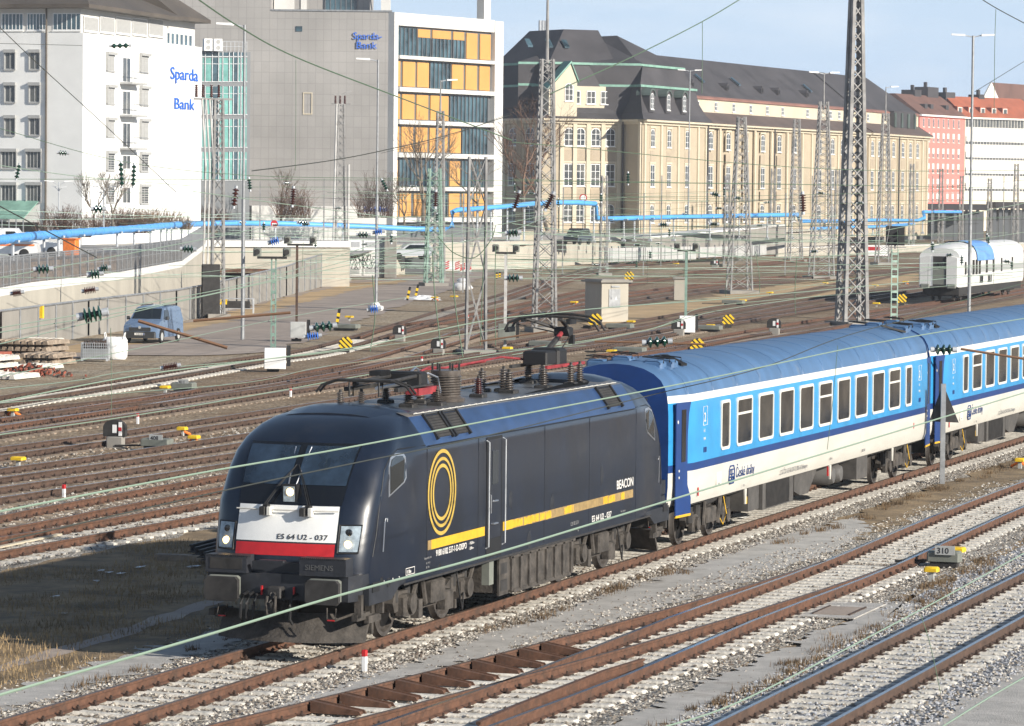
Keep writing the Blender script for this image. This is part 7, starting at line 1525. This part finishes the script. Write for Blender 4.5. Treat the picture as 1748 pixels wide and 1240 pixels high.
for lb, x, y, s, o in (('yellow capped unit beside the number 310 point machine, left of it', 1590, 993, 1, 0), ('yellow capped unit standing right behind the number 310 point machine', 1631, 958, 1.4, 0), ('yellow and orange unit behind the weathered weeds at the right edge', 1741, 800, 1, 1), ('yellow capped unit with orange hoses right of the dwarf signal', 311, 745, 1.1, 1), ('yellow capped unit with orange hoses nearest the locomotive cab', 331, 760, 1.2, 1), ('ochre capped unit at the left edge below the dwarf signal', 31, 798, 1.3, 0), ('yellow and orange unit at the left edge near the rusty siding', 22, 712, 1.2, 1), ('yellow unit left of the point machine behind the third track', 282, 672, 1.3, 0), ('yellow unit left of the striped round disc', 596, 548, 1.6, 0), ('yellow and orange unit under the raised pantograph', 866, 603, 1.6, 1), ('orange and yellow unit left of the first coach roof', 1044, 608, 1.6, 1), ('yellow unit right of the kiosk', 1077, 556, 1.6, 0), ('yellow unit in the sandy grass before the cable box', 1268, 519, 1.7, 0), ('yellow unit in the far sandy grass', 1314, 505, 1.7, 0), ('yellow unit before the tallest lattice mast', 1409, 488, 1.6, 0), ('yellow unit in the shadow of the railcar', 1494, 492, 1.8, 0), ('yellow and orange unit left of the white railcar', 1546, 486, 1.8, 1), ('yellow unit between the tallest mast and the green post', 1496, 524, 1.7, 0), ('yellow and orange unit left of the kiosk', 980, 522, 1.7, 1), ('yellow and orange unit near the far striped disc', 990, 450, 2, 1), ('yellow unit on the far tracks above the cable box', 1154, 454, 2, 0), ('yellow unit on the apron beside the bagged heap', 775, 512, 1.8, 0), ('yellow and orange unit right of the white signal box', 1213, 563, 1.6, 1), ('yellow unit right of the tiny white number plate', 742, 514, 1.6, 1)): yellowcap(lb, x, y, s, o)
def pointmachine(label, x, y, num=None, s=1, stand=None):
    p = G(x, y, -.2); t = thing('point_machine', label, 'point machine', tuple(p), 0, 'grey point machines beside the tracks'); q = MB('box_olive'); q.cham(-.25*s, .25*s, -.5*s, .5*s, .12, .34, .04); q.build('housing', t); q = MB('under_dark'); q.box(-.2*s, .2*s, -.4*s, .4*s, 0, .12); q.tube([(0, .5*s, .12), (0, 1.5*s, .08)], .03, 5); q.build('rod', t)
    if num:
        q = MB('box_grey', 'galv'); q.box(-.22, -.20, -.26, .16, .27, .46); pl = q.build('number_plate', t); text('plate_number', num, .17, 'letter_dark', pl, (-.222, .12, .30), (radians(90), 0, radians(-90)), .002, bold=.003)
pointmachine('grey point machine with number plate 310 at the lower right', 1612, 968, '310', .7); pointmachine('grey point machine with number plate 408 beside the dwarf signal', 268, 768, '408', .9); pointmachine('grey point machine with a round plate behind the third track', 314, 668, '411', .9)
for lb, x, y in (('point machine right of the kiosk', 1058, 563), ('point machine in the sandy grass', 1252, 521), ('point machine left of the first coach roof', 1075, 605), ('point machine behind the striped disc', 590, 564), ('point machine right of the green post', 1209, 566), ('point machine under the pantograph', 930, 594)): pointmachine('grey '+lb, x, y, None, 1.5)
def dwarf(label, x, y, s=1):
    p = G(x, y, -.2); t = thing('dwarf_signal', label, 'dwarf signal', tuple(p), YAW*.3, 'small dark dwarf signals'); s *= .82; q = MB('concrete'); q.cham(-.18*s, .18*s, -.34*s, .28*s, 0, .42*s, .03); q.build('base', t); q = MB('under_dark', 'dark_steel'); n = 10; pts = [(-.42*s, .42*s), (.42*s, .42*s)]+[(.42*s*cos(pi*k/n), .75*s+.28*s*sin(pi*k/n)) for k in range(n+1)]; q.yz(pts, -.10*s, .14*s); q.build('head', t)
    q = MB('frame_white'); q.box(-.115*s, -.10*s, -.10*s, .06*s, .55*s, .85*s); q.box(-.13*s, -.10*s, -.30*s, -.18*s, .45*s, .95*s); q.build('white_plate', t); q = MB('red_paint'); q.box(-.135*s, -.13*s, -.30*s, -.18*s, .62*s, .76*s); q.build('red_plate', t)
for lb, x, y, s in (('dwarf signal with white and red plates at the left, beside number 408', 196, 765, 1), ('dwarf signal behind the light grey box on the right of the striped disc', 682, 583, 1), ('dwarf signal before the thin pair of mast legs', 748, 608, 1), ('dwarf signal at the foot of the dark signal post', 1158, 574, 1.1), ('dwarf signal just above the first coach roof', 1321, 572, 1.1), ('dwarf signal on the far tracks, dark red', 1220, 460, 1.3)): dwarf(lb, x, y, s)
def disc(label, x, y, yc, r=.42):
    p = G(x, y, -.2); t = thing('striped_disc', label, 'track sign', tuple(p), YAW+pi, 'yellow and black striped round discs'); d = (p-CAM).dot(FW); z = zat(x, yc, d)+.2; q = MB('under_dark'); q.box(-.12, .12, -.18, .18, 0, z-r*.6); q.build('stand', t)
    q = MB('black'); q.lathe([(0, -.03), (r, -.03), (r, .03), (0, .03)], (0, 0, z), 'x', 8); q.build('disc', t); s = MB('plastic_yellow')
    for k in (-1.5, -.5, .5, 1.5):
        c_ = k*.36*r/.42*.6; hw_ = .065*r/.42; L_ = sqrt(max(0, r*r*.86-c_*c_)); e = .7071
        pts = [(c_*e+a*e+b_*e, c_*-e*-1*-1+0) for a, b_ in ((0, 0),)]
        P_ = lambda u, v: (.034, (u*e-v*e), z+(-(u*e)-(v*e))*-1)
        s.quad(P_(c_-hw_, -L_), P_(c_+hw_, -L_), P_(c_+hw_, L_), P_(c_-hw_, L_))
    s.build('stripes', t)
for lb, x, y, yc, r in (('striped disc standing before the rusty track left of the folded pantograph', 590, 602, 587, .34), ('striped disc at the foot of the concrete kiosk', 1016, 562, 547, .40), ('striped disc behind the first coach roof, beyond the white signal box', 1243, 560, 547, .36), ('striped disc just above the coach roof near the green insulators', 1190, 600, 590, .36), ('striped disc right of the green post before the railcar', 1539, 523, 511, .38), ('striped disc behind the kiosk roof', 1074, 486, 472, .42), ('striped disc far away before the hoarding', 1056, 432, 421, .5)): disc(lb, x, y, yc, r)
def bollards(label, x, y, yt, lean=0):
    p = G(x, y, -.2); h = htop(x, y, yt); t = thing('striped_post', label, 'striped post', tuple(p), YAW, 'black and yellow striped posts'); q = MB('black'); q.bar((0, 0, 0), (0, -lean, h), .16); q.build('post', t); q = MB('plastic_yellow'); 
    for a, b_ in ((.15, .35), (.5, .72)): q.bar((-.01, -lean*a, h*a), (-.01, -lean*b_, h*b_), .175)
    q.build('yellow_bands', t)
for lb, x, y, yt, l in (('leaning striped post, left one of the pair on the apron', 695, 513, 490, .2), ('leaning striped post, right one of the pair on the apron', 709, 508, 486, .2), ('leaning striped post near the green insulator string', 575, 554, 527, .15), ('striped post far away beside the dark car', 853, 475, 464, 0), ('second striped post beside the dark car', 848, 476, 465, 0), ('yellow topped post at the far yard entrance', 973, 444, 432, 0)): bollards(lb, x, y, yt, l)
p = G(720, 512, -.2); t = thing('plastic_sheet', 'crumpled pale plastic sheets lying under the striped posts', 'plastic sheet', tuple(p)); q = MB('bag_white'); n = 14; q.loft([[(.8*r*cos(2*pi*k/n)*R.uniform(.7, 1.2), 1.5*r*sin(2*pi*k/n)*R.uniform(.7, 1.2), z*R.uniform(.5, 1.5)) for k in range(n)] for z, r in ((0, 1), (.12, .8), (.2, .5), (.24, .15))]); q.build('sheet', t)
# rails and beams lying in the shaded grass, manhole, cable cover
rlx = thing('spare_rails', 'dark spare rails lying on timbers in the shaded grass beside the cab', 'rail pile', (20.5, 7.4, -.2), radians(3))
for i in range(5):
    q = MB('dark_steel'); o_ = i*.28; q.loft([[(x, o_+y, z+.30) for y, z in RAILP] for x in (-6+i*.5, 7+i*.2)]); q.build('rail', rlx)
for x in (-4.5, 0, 4.5): q = MB('sleeper_brown'); q.box(x-.13, x+.13, -.4, 1.7, 0, .13); q.build('timber', rlx)
ob = thing('wooden_plank', 'pale plank lying beside the rusty rail at the left', 'plank', tuple(G(50, 925, -.16)), radians(2)); q = MB('stone_cream'); q.box(-1.7, 1.7, -.06, .06, 0, .04); q.build('board', ob)
ob = thing('manhole_cover', 'flat square manhole cover in a grey slab beside the foremost tracks', 'manhole cover', tuple(G(1435, 1043, -.19))); q = MB('asphalt_grey'); q.box(-1.3, 1.4, -.55, .5, 0, .02); q.build('slab', ob); q = MB('asphalt_mauve', 'clip_rust'); q.box(-.9, .5, -.35, .3, .021, .03); q.box(-.9, .5, -.38, -.35, .021, .045, 1); q.box(-.9, .5, .3, .33, .021, .045, 1); q.build('lid', ob)
paper = MB('bag_white')
for x, y in [(175, 975), (186, 978), (205, 980), (240, 969), (165, 993), (110, 1048), (395, 1003), (1180, 884), (1088, 900), (1270, 884), (330, 968), (90, 1020)]:
    p = G(x, y, -.185)
    for _ in range(3): a = R.uniform(0, 3); s = R.uniform(.04, .12); paper.add([(p.x+R.uniform(-.15, .15)+s*cos(a+k*1.57), p.y+s*sin(a+k*1.57), p.z+R.uniform(0, .03)) for k in range(4)], [(0, 1, 2, 3)])
o = paper.build('litter'); o['kind'] = 'stuff'
# ================================================================== OVERHEAD LINES
def wire(label, pts, r=.022, mt='wire_green', name='overhead_wire', group='overhead wires', drops=None, sag=0):
    P = [D(*p) for p in pts] if len(pts[0]) == 3 and pts[0][2] > 0 else [YP(x, y, Y) for x, y, Y in pts]
    if len(P) > 2 or sag:
        Q = []
        for i in range(len(P)-1):
            a = P[i-1] if i else P[0]*2-P[1]; b_, c_ = P[i], P[i+1]; d = P[i+2] if i+2 < len(P) else P[-1]*2-P[-2]
            for k in range(8): s = k/8; Q.append(.5*((2*b_)+(c_-a)*s+(2*a-5*b_+4*c_-d)*s*s+(3*b_-a-3*c_+d)*s**3)-Vector((0, 0, sag*4*s*(1-s))))
        Q.append(P[-1])
    else: Q = P
    o0 = P[0]; q = MB(mt); q.tube([tuple(p-o0) for p in Q], r, 5); o = q.build(name, None, tuple(o0)); tag(o, label, 'wire', group); return P
W = [
('bright wire crossing before the buffers of the locomotive', [(-20, 1192, -13.2), (340, 1088, -13.2), (584, 1015, -13.2), (840, 946, -13.2), (1100, 867, -13.2), (1760, 667, -13.2)], .014, 'wire_green'),
('bright wire crossing the windscreen of the locomotive', [(-20, 877, -9.5), (340, 808, -9.5), (584, 766, -9.5), (840, 717, -9.5), (1200, 648, -9.5), (1500, 585, -9.5), (1760, 542, -9.5)], .013, 'wire_green'),
('grey wire just below the one over the windscreen', [(-20, 930, -9.2), (380, 838, -9.2), (584, 795, -9.2), (840, 742, -9.2), (1110, 675, -9.2), (1300, 628, -9.2), (1480, 563, -9.2), (1760, 500, -9.2)], .010, 'wire_dark'),
('bright wire at the lower right corner above the polished rails', [(1120, 1246, -12.5), (1280, 1190, -12.5), (1570, 1042, -12.5), (1760, 938, -12.5)], .014, 'wire_green'),
('second bright wire in the lower right corner', [(1600, 1246, -15.5), (1690, 1190, -15.5), (1760, 1150, -15.5)], .014, 'wire_green'),
('contact wire touching the raised pantograph', [(-20, 690, 0), (230, 642, 0), (450, 614, 0), (625, 590, 0), (820, 549, 0), (940, 535, 0), (1065, 523, 0), (1300, 505, 0), (1760, 462, 0)], .014, 'wire_green')]
for lb, p, r, mt in W:
    P = [YP(*q) for q in p]; o0 = P[0]; Q = []
    for i in range(len(P)-1):
        a = P[i-1] if i else P[0]*2-P[1]; b_, c_ = P[i], P[i+1]; d = P[i+2] if i+2 < len(P) else P[-1]*2-P[-2]
        for k in range(8): s = k/8; Q.append(.5*((2*b_)+(c_-a)*s+(2*a-5*b_+4*c_-d)*s*s+(3*b_-a-3*c_+d)*s**3))
    Q.append(P[-1]); q = MB(mt); q.tube([tuple(x-o0) for x in Q], r*.68, 5); tag(q.build('overhead_wire', None, tuple(o0)), lb, 'wire', 'overhead wires')
g1, g2, dk_, gd = 'wire_green', 'mast_green_light', 'wire_dark', 'wire_greendark'
W2 = [
('bright wire from the left edge over the upper fence to the lamp post', [(-20, 478, 120), (200, 437, 150), (465, 386, 190)], .024, g1),
('nearly level green wire over the left concrete wall', [(-20, 474, 130), (250, 474, 150), (560, 469, 180), (880, 462, 220)], .016, g1),
('upper one of three bright wires passing over the blue van', [(-20, 563, 95), (225, 522, 115), (430, 482, 135), (615, 425, 155), (765, 378, 175)], .018, g1),
('middle one of three bright wires passing over the blue van', [(-20, 571, 92), (250, 525, 115), (500, 470, 140), (720, 412, 165), (940, 366, 190)], .018, g1),
('lowest of three bright wires passing over the blue van', [(-20, 592, 90), (320, 512, 118), (600, 452, 145), (850, 400, 170), (930, 372, 180)], .018, g1),
('green wire running past the brown insulator below the van', [(-20, 647, 85), (250, 592, 100), (500, 540, 125), (700, 507, 145)], .014, g1),
('thin green wire from the left edge to the tall signal post', [(-20, 666, 80), (130, 650, 88), (230, 633, 95), (470, 612, 110), (640, 592, 125), (870, 560, 150)], .014, g1),
('bright wire over the folded front pantograph', [(-20, 745, 70), (220, 711, 78), (440, 674, 88), (650, 636, 98), (874, 600, 108), (1089, 567, 120), (1219, 532, 135), (1400, 505, 150)], .016, g1),
('dim green wire across the tracks behind the locomotive', [(-20, 690, 78), (200, 672, 90), (430, 652, 100), (560, 625, 110), (750, 605, 125), (1000, 590, 140)], .011, g1),
('dark thin wire sloping across the rails at the left', [(-20, 704, 78), (75, 688, 84), (250, 650, 95), (500, 612, 115)], .012, dk_),
('bright wire level with the kiosk roof', [(860, 476, 150), (1130, 471, 170), (1420, 462, 190), (1760, 450, 220)], .018, g1),
('sagging bright wire across the far tracks', [(874, 382, 150), (1074, 408, 160), (1224, 436, 170), (1500, 455, 185), (1760, 458, 200)], .018, g1),
('second sagging wire across the far tracks', [(940, 400, 150), (1100, 418, 160), (1300, 440, 170), (1560, 430, 190), (1760, 415, 210)], .014, g1),
('bright wire rising from the kiosk foot to the dark signal post', [(874, 606, 120), (1089, 567, 135), (1160, 545, 142), (1240, 520, 150), (1600, 490, 190), (1760, 470, 200)], .015, g1),
('thin wire above the sandy grass', [(1100, 520, 150), (1300, 500, 165), (1500, 470, 185), (1760, 445, 200)], .012, g1),
('thick green wire from the top edge down across the grey tower', [(325, -10, 110), (405, 44, 115), (505, 98, 121), (690, 170, 132), (874, 240, 145)], .032, 'wire_greendark'),
('dark wire sloping down across the left white facade', [(-20, 28, 100), (60, 105, 105), (180, 215, 112), (300, 328, 120)], .016, dk_),
('thin level wire across the top of the white facade', [(-20, 74, 130), (140, 78, 135)], .012, dk_),
('green dark wire crossing the lower windows of the white building', [(-20, 214, 110), (205, 275, 120), (430, 300, 130), (700, 305, 140)], .014, gd),
('dark level wire across the trees at the left', [(-20, 306, 120), (430, 307, 130), (874, 309, 140), (1300, 314, 160), (1760, 322, 180)], .013, gd),
('dark cable arching upward before the grey tower', [(430, 292, 110), (560, 275, 118), (650, 258, 122), (760, 232, 130), (874, 196, 140)], .022, dk_),
('pale green wire falling from the glass building to the right', [(330, 327, 120), (480, 348, 130), (670, 372, 142), (874, 400, 155)], .018, g1),
('dark cable in the lower part of the left facade', [(-20, 342, 95), (80, 395, 102), (165, 440, 108)], .024, dk_),
('pale wire left of the bare trees', [(-20, 280, 110), (140, 302, 118), (330, 318, 126)], .016, g1),
('thick grey wire climbing into the sky above the beige roof', [(940, 160, 120), (1084, 95, 128), (1199, 37, 134), (1275, -8, 138)], .026, 'wire_greendark'),
('wire in the upper right corner of the sky', [(1665, -8, 120), (1702, 15, 122), (1760, 46, 125)], .022, dk_),
('wire rising to the right over the yellow building roof', [(1664, 157, 140), (1760, 98, 150)], .016, dk_),
('green wire crossing the beige facade at mid height', [(874, 243, 145), (1000, 254, 150), (1300, 282, 165), (1524, 292, 180), (1760, 291, 195)], .020, 'wire_greendark'),
('second green wire crossing the beige facade', [(874, 306, 145), (1100, 312, 155), (1400, 316, 172), (1760, 322, 190)], .014, 'wire_greendark'),
('fine wire before the lower beige windows', [(930, 340, 150), (1300, 345, 170), (1560, 350, 190)], .009, gd),
('wire from the grey lattice mast to the kiosk region', [(905, 180, 190), (760, 235, 190), (650, 262, 190)], .014, dk_),
('thin pale wire over the white railcar', [(1480, 400, 150), (1620, 372, 160), (1760, 345, 170)], .015, g1),
('pale wire crossing the end of the white railcar', [(1380, 440, 150), (1560, 424, 160), (1760, 395, 175)], .014, g1),
('thin wire across the coach roofs', [(1200, 530, 120), (1420, 545, 128), (1620, 552, 135), (1760, 548, 140)], .010, dk_),
('wire crossing above the second coach windows', [(1489, 558, 115), (1620, 520, 122), (1760, 480, 130)], .010, gd),
('long pale wire over the retaining wall coping', [(-20, 495, 150), (300, 470, 175), (560, 440, 200), (760, 420, 220)], .014, g1),
('pale wire running to the green lattice mast foot', [(590, 492, 190), (740, 470, 215), (930, 450, 240)], .012, g1),
]
for lb, p, r, mt in W2: wire(lb, p, r*.72, mt)
rw_ = random.Random(11)
for i in range(80):
    y0 = rw_.uniform(318, 470); sl = rw_.uniform(-.03, .05)*(1 if i % 3 else -2); xa = rw_.uniform(-40, 900) if i % 2 else rw_.uniform(500, 1200); xb = xa+rw_.uniform(350, 900); d0 = rw_.uniform(180, 300)
    wire('thin faint overhead wire in the tangle of wires across the yard', [(xa, y0, d0), ((xa+xb)/2, y0+sl*(xb-xa)/2+rw_.uniform(2, 6), d0+20), (xb, y0+sl*(xb-xa), d0+40)], .012, rw_.choice(('wire_green', 'wire_greendark', 'wire_dark', 'mast_green_light')), group='faint wires in the tangle')
GI = []
for i in range(46):
    x, y, d0 = rw_.uniform(380, 1730), rw_.uniform(300, 455), rw_.uniform(170, 300); vert = i % 3 == 0; L_ = 9 if vert else 8
    GI.append((x, y, x+(0 if vert else L_), y+(L_*1.3 if vert else rw_.uniform(-1, 1)), d0))
for i in range(30):
    x, y, d0, h_ = rw_.uniform(380, 1730), rw_.uniform(320, 470), rw_.uniform(150, 260), rw_.uniform(12, 60)
    wire('thin short dropper hanging among the wires across the yard', [(x, y, d0), (x+rw_.uniform(-2, 2), y+h_, d0)], .010, rw_.choice(('wire_greendark', 'wire_dark')), 'hanging_cable', 'faint droppers in the tangle')
# droppers and hanging cables
DR = [('dark green hanging cable left of the green lattice mast', [(738, 430, 150), (742, 500, 150), (752, 590, 150)], .022), ('dark green hanging cable right of the green lattice mast', [(772, 400, 152), (775, 500, 152), (790, 610, 152)], .022), ('dark hanging cable beside the thin pair of mast legs', [(830, 380, 155), (824, 480, 155), (820, 590, 155)], .018), ('curved hanging cable below the blue insulator', [(636, 470, 140), (640, 540, 140), (632, 600, 140)], .018), ('hanging cable left of the white signal post', [(846, 420, 155), (845, 500, 155), (846, 590, 155)], .018), ('looped dark cable hanging at the lattice mast by the orange facade', [(748, 405, 150), (775, 432, 150), (810, 440, 150), (838, 410, 150), (846, 385, 150)], .018), ('dropper across the yellow rings of the locomotive', [(785, 610, 75), (786, 680, 75), (788, 745, 75)], .006), ('lower dropper across the yellow rings', [(790, 748, 74), (785, 830, 74), (778, 945, 74)], .006), ('dropper wire in the lower right corner', [(1572, 1050, 60), (1590, 1110, 60), (1618, 1245, 60)], .006), ('vertical dropper at the left above the dwarf signal', [(189, 560, 85), (190, 640, 85), (190, 712, 85)], .007), ('thin vertical dropper in the sky over the beige roof', [(1199, 37, 134), (1199, 90, 134), (1198, 160, 134)], .012), ('thin vertical dropper at the upper right', [(1700, 16, 122), (1698, 80, 122), (1697, 190, 122)], .010), ('thin vertical line down from the tower cable', [(505, 102, 121), (505, 200, 121), (504, 292, 121)], .008), ('hanging cable right of the cable box', [(1290, 430, 160), (1296, 470, 160), (1297, 500, 160)], .014), ('hanging cable before the tallest lattice mast', [(1360, 440, 150), (1357, 500, 150), (1358, 536, 150)], .014), ('dropper across the first coach side', [(1430, 590, 90), (1422, 680, 90), (1412, 768, 90)], .007)]
for lb, p, r in DR: wire(lb, p, r, 'wire_greendark', 'hanging_cable', 'hanging cables and droppers')
# struts
for lb, a, b_, r in (('rusty tube hanging over the blue van', (236, 548, 110), (388, 594, 110), .05), ('second rusty tube right of the blue van', (330, 548, 120), (496, 534, 120), .045), ('rusty tube over the first coach roof', (1215, 592, 105), (1375, 607, 105), .035), ('pale tube over the second coach windows', (1640, 596, 105), (1756, 614, 105), .035), ('dark strut below the kiosk striped disc', (1015, 583, 110), (1205, 588, 110), .03), ('rusty strut across the far mast foot', (820, 583, 130), (935, 566, 130), .03)):
    wire(lb, [a, b_], r, 'wire_rust', 'steady_tube', 'steady tubes of the overhead line')
# insulators
def string(label, x0, y0, x1, y1, dep, r, n, mt='insul_green', caps=True, name='insulator'):
    a, b_ = D(x0, y0, dep), D(x1, y1, dep); c_ = (a+b_)/2; d = (b_-a); L_ = d.length; t = thing(name, label, 'insulator', tuple(c_), 0, {'insul_green': 'green disc insulators', 'insul_brown': 'brown ribbed insulators', 'insul_blue': 'blue insulators'}[mt]); prof = [(r*.3, -L_/2)]
    for i in range(n): z = -L_/2+L_*(i+.5)/n; w_ = L_/n; prof += [(r*.35, z-w_*.42), (r, z-w_*.08), (r*.9, z+w_*.12), (r*.35, z+w_*.3)]
    prof += [(r*.3, L_/2)]
    q = MB(mt); q.lathe(prof, (0, 0, 0), 'z', 14); o = q.build('ribbed_body', t, smooth=40); qt = d.to_track_quat('Z', 'Y'); o.rotation_mode = 'QUATERNION'; o.rotation_quaternion = qt
    if caps:
        q = MB('galv_light'); q.lathe([(0, -L_/2-r*.8), (r*.5, -L_/2-r*.8), (r*.5, -L_/2), (0, -L_/2)]); q.lathe([(0, L_/2+r*.8), (r*.5, L_/2+r*.8), (r*.5, L_/2), (0, L_/2)]); o = q.build('end_caps', t); o.rotation_mode = 'QUATERNION'; o.rotation_quaternion = qt
for a in (('brown ribbed insulator hanging before the glass building edge', 403, 322, 399, 352, 125, .11, 5, 'insul_brown'), ('brown ribbed insulator hanging before the grey panel wall', 501, 322, 499, 350, 125, .10, 7, 'insul_brown'), ('brown ribbed insulator on the green lattice mast', 744, 328, 743, 353, 150, .12, 7, 'insul_brown'), ('tilted brown insulator, left one of the pair before the lattice mast with pole', 886, 330, 878, 356, 140, .13, 7, 'insul_brown'), ('tilted brown insulator, right one of the pair before the lattice mast with pole', 944, 332, 932, 356, 140, .14, 7, 'insul_brown'), ('brown ribbed insulator before the long beige wing', 1370, 332, 1371, 362, 145, .13, 7, 'insul_brown'), ('brown insulator lying in the wire below the blue van', 279, 628, 303, 624, 95, .10, 9, 'insul_brown'), ('brown insulator in the wire over the white coping', 144, 497, 163, 494, 130, .13, 7, 'insul_brown'), ('brown insulator in the wire at the left edge wall', 22, 501, 36, 499, 130, .13, 7, 'insul_brown'),
 ('large green disc insulator in front of the retaining wall', 142, 540, 174, 534, 100, .21, 4), ('green disc insulator below the blue pipe at the left', 64, 460, 84, 459, 120, .16, 3), ('green disc insulator before the wire fence', 155, 469, 170, 467, 120, .16, 3), ('green disc insulator above the white coping', 172, 459, 184, 457, 120, .12, 3), ('green disc insulator before the green glass building foot', 313, 425, 330, 426, 130, .14, 3), ('green disc string behind the light grey control box', 536, 560, 568, 556, 120, .17, 3), ('green disc insulator below the blue pipe step', 868, 398, 884, 397, 145, .17, 3), ('green disc insulator at the lattice mast wire, level with the white signal post', 867, 475, 886, 475, 145, .17, 3), ('green disc string before the first coach roof at the left', 1104, 585, 1140, 583, 105, .16, 3), ('green disc string between the two coach roofs', 1596, 597, 1626, 597, 105, .15, 3), ('small green insulator before the bare trees', 161, 357, 175, 357, 125, .14, 2), ('small green insulator on the white facade wire', 101, 261, 114, 262, 125, .09, 3), ('small dark insulator before the top of the white facade', 190, 79, 220, 78, 130, .09, 3), ('green insulator string hanging before the trees, left one', 206, 278, 208, 318, 120, .08, 5), ('green insulator string hanging before the trees, right one', 229, 282, 227, 318, 120, .08, 5), ('green insulator string before the left white facade', 33, 282, 28, 305, 120, .08, 4), ('dark disc insulator behind the blue pipe before the tower', 612, 401, 628, 401, 135, .12, 3), ('small green insulator before the portal wall', 510, 380, 524, 380, 140, .10, 3), ('hanging insulator string before the tower, at the lamp post', 425, 306, 427, 324, 130, .08, 4), ('hanging insulator string before the orange facade', 652, 308, 660, 324, 130, .08, 4), ('hanging insulator string before the beige right wing', 1072, 296, 1072, 314, 150, .08, 4), ('green insulator on the wire before the beige facade middle', 1216, 331, 1226, 334, 150, .11, 3), ('small green insulator before the ramp', 1128, 384, 1138, 384, 150, .12, 3), ('small green insulator below the far pipe', 1214, 383, 1224, 383, 150, .12, 3),
 ('blue insulator on top of the portal wall signal', 462, 414, 476, 410, 130, .14, 4, 'insul_blue'), ('blue insulator in the wire above the apron', 632, 529, 645, 527, 130, .14, 4, 'insul_blue'), ('blue insulator below the green disc string', 524, 575, 544, 573, 118, .12, 5, 'insul_blue'), ('blue insulator at the blue pipe before the tower', 640, 397, 652, 395, 140, .13, 4, 'insul_blue')): string(*a)
for x0, y0, x1, y1, d0 in GI: string('small dark green insulator among the wires across the yard', x0, y0, x1, y1, d0, .10, 3)
for lb, x, yb, yt in (('slim grey pole behind the kiosk', 1128, 455, 300), ('slim grey pole left of the cable box', 1098, 470, 330), ('slim pole before the hoarding', 1205, 440, 300), ('slim pole right of the far barrier', 1385, 430, 300), ('slim pole left of the double lamp mast', 1340, 470, 330), ('slim white pole left of the twin mast before the grey wall', 552, 470, 305), ('slim pole left of the first tree by the grey wall', 443, 470, 310), ('slim pole before the pink building', 1590, 430, 300), ('slim pole at the far right station', 1712, 425, 300), ('slim rusty pole right of the green lattice mast', 790, 500, 330), ('slim pole right of the lattice mast with pole', 960, 470, 320)): post(lb, 'slim_pole', 'pole', x, yb, yt, .12, 'mast_grey', group='slim poles in the yard')
# things at the far right station throat
for lb, x0, x1, yb, yt, d in (('dark station canopy far behind the white railcar', 1575, 1690, 402, 348, 640), ('dark signal box structure at the far right edge', 1700, 1760, 400, 345, 600)):
    f_ = Fac(xy(x0, d), xy(x1, d)); zt_ = zat(x0, yt, d); t = thing('station_canopy', lb, 'canopy', (*f_.pt(0), 0)); q = MB('slate', 'galv'); q.box(0, f_.L, 0, 12, zt_-1.0, zt_); fmb(t, f_, q, 'roof'); q = MB('mullion')
    for k in range(7): u = f_.L*k/6; q = MB('mullion'); q.box(u-.25, u+.25, 1, 1.5, 0, zt_-1.01); fmb(t, f_, q, 'column')
    q = MB('mullion'); q.box(0, f_.L, 8, 9, 0, zt_-1.2); fmb(t, f_, q, 'back_wall')

# ================================================================== AIR
hm = bpy.data.materials.new('haze'); hm.use_nodes = True; hn = hm.node_tree; hn.nodes.clear(); ho = hn.nodes.new('ShaderNodeOutputMaterial'); pv = hn.nodes.new('ShaderNodeVolumePrincipled')
pv.inputs['Color'].default_value = (.93, .96, 1, 1); pv.inputs['Density'].default_value = .00022; pv.inputs['Anisotropy'].default_value = .3; hn.links.new(pv.outputs[0], ho.inputs[1]); MATS['haze'] = hm
q = MB('haze'); q.box(-450, 1750, -550, 1550, -1.5, 42); o = q.build('haze'); o['kind'] = 'stuff'
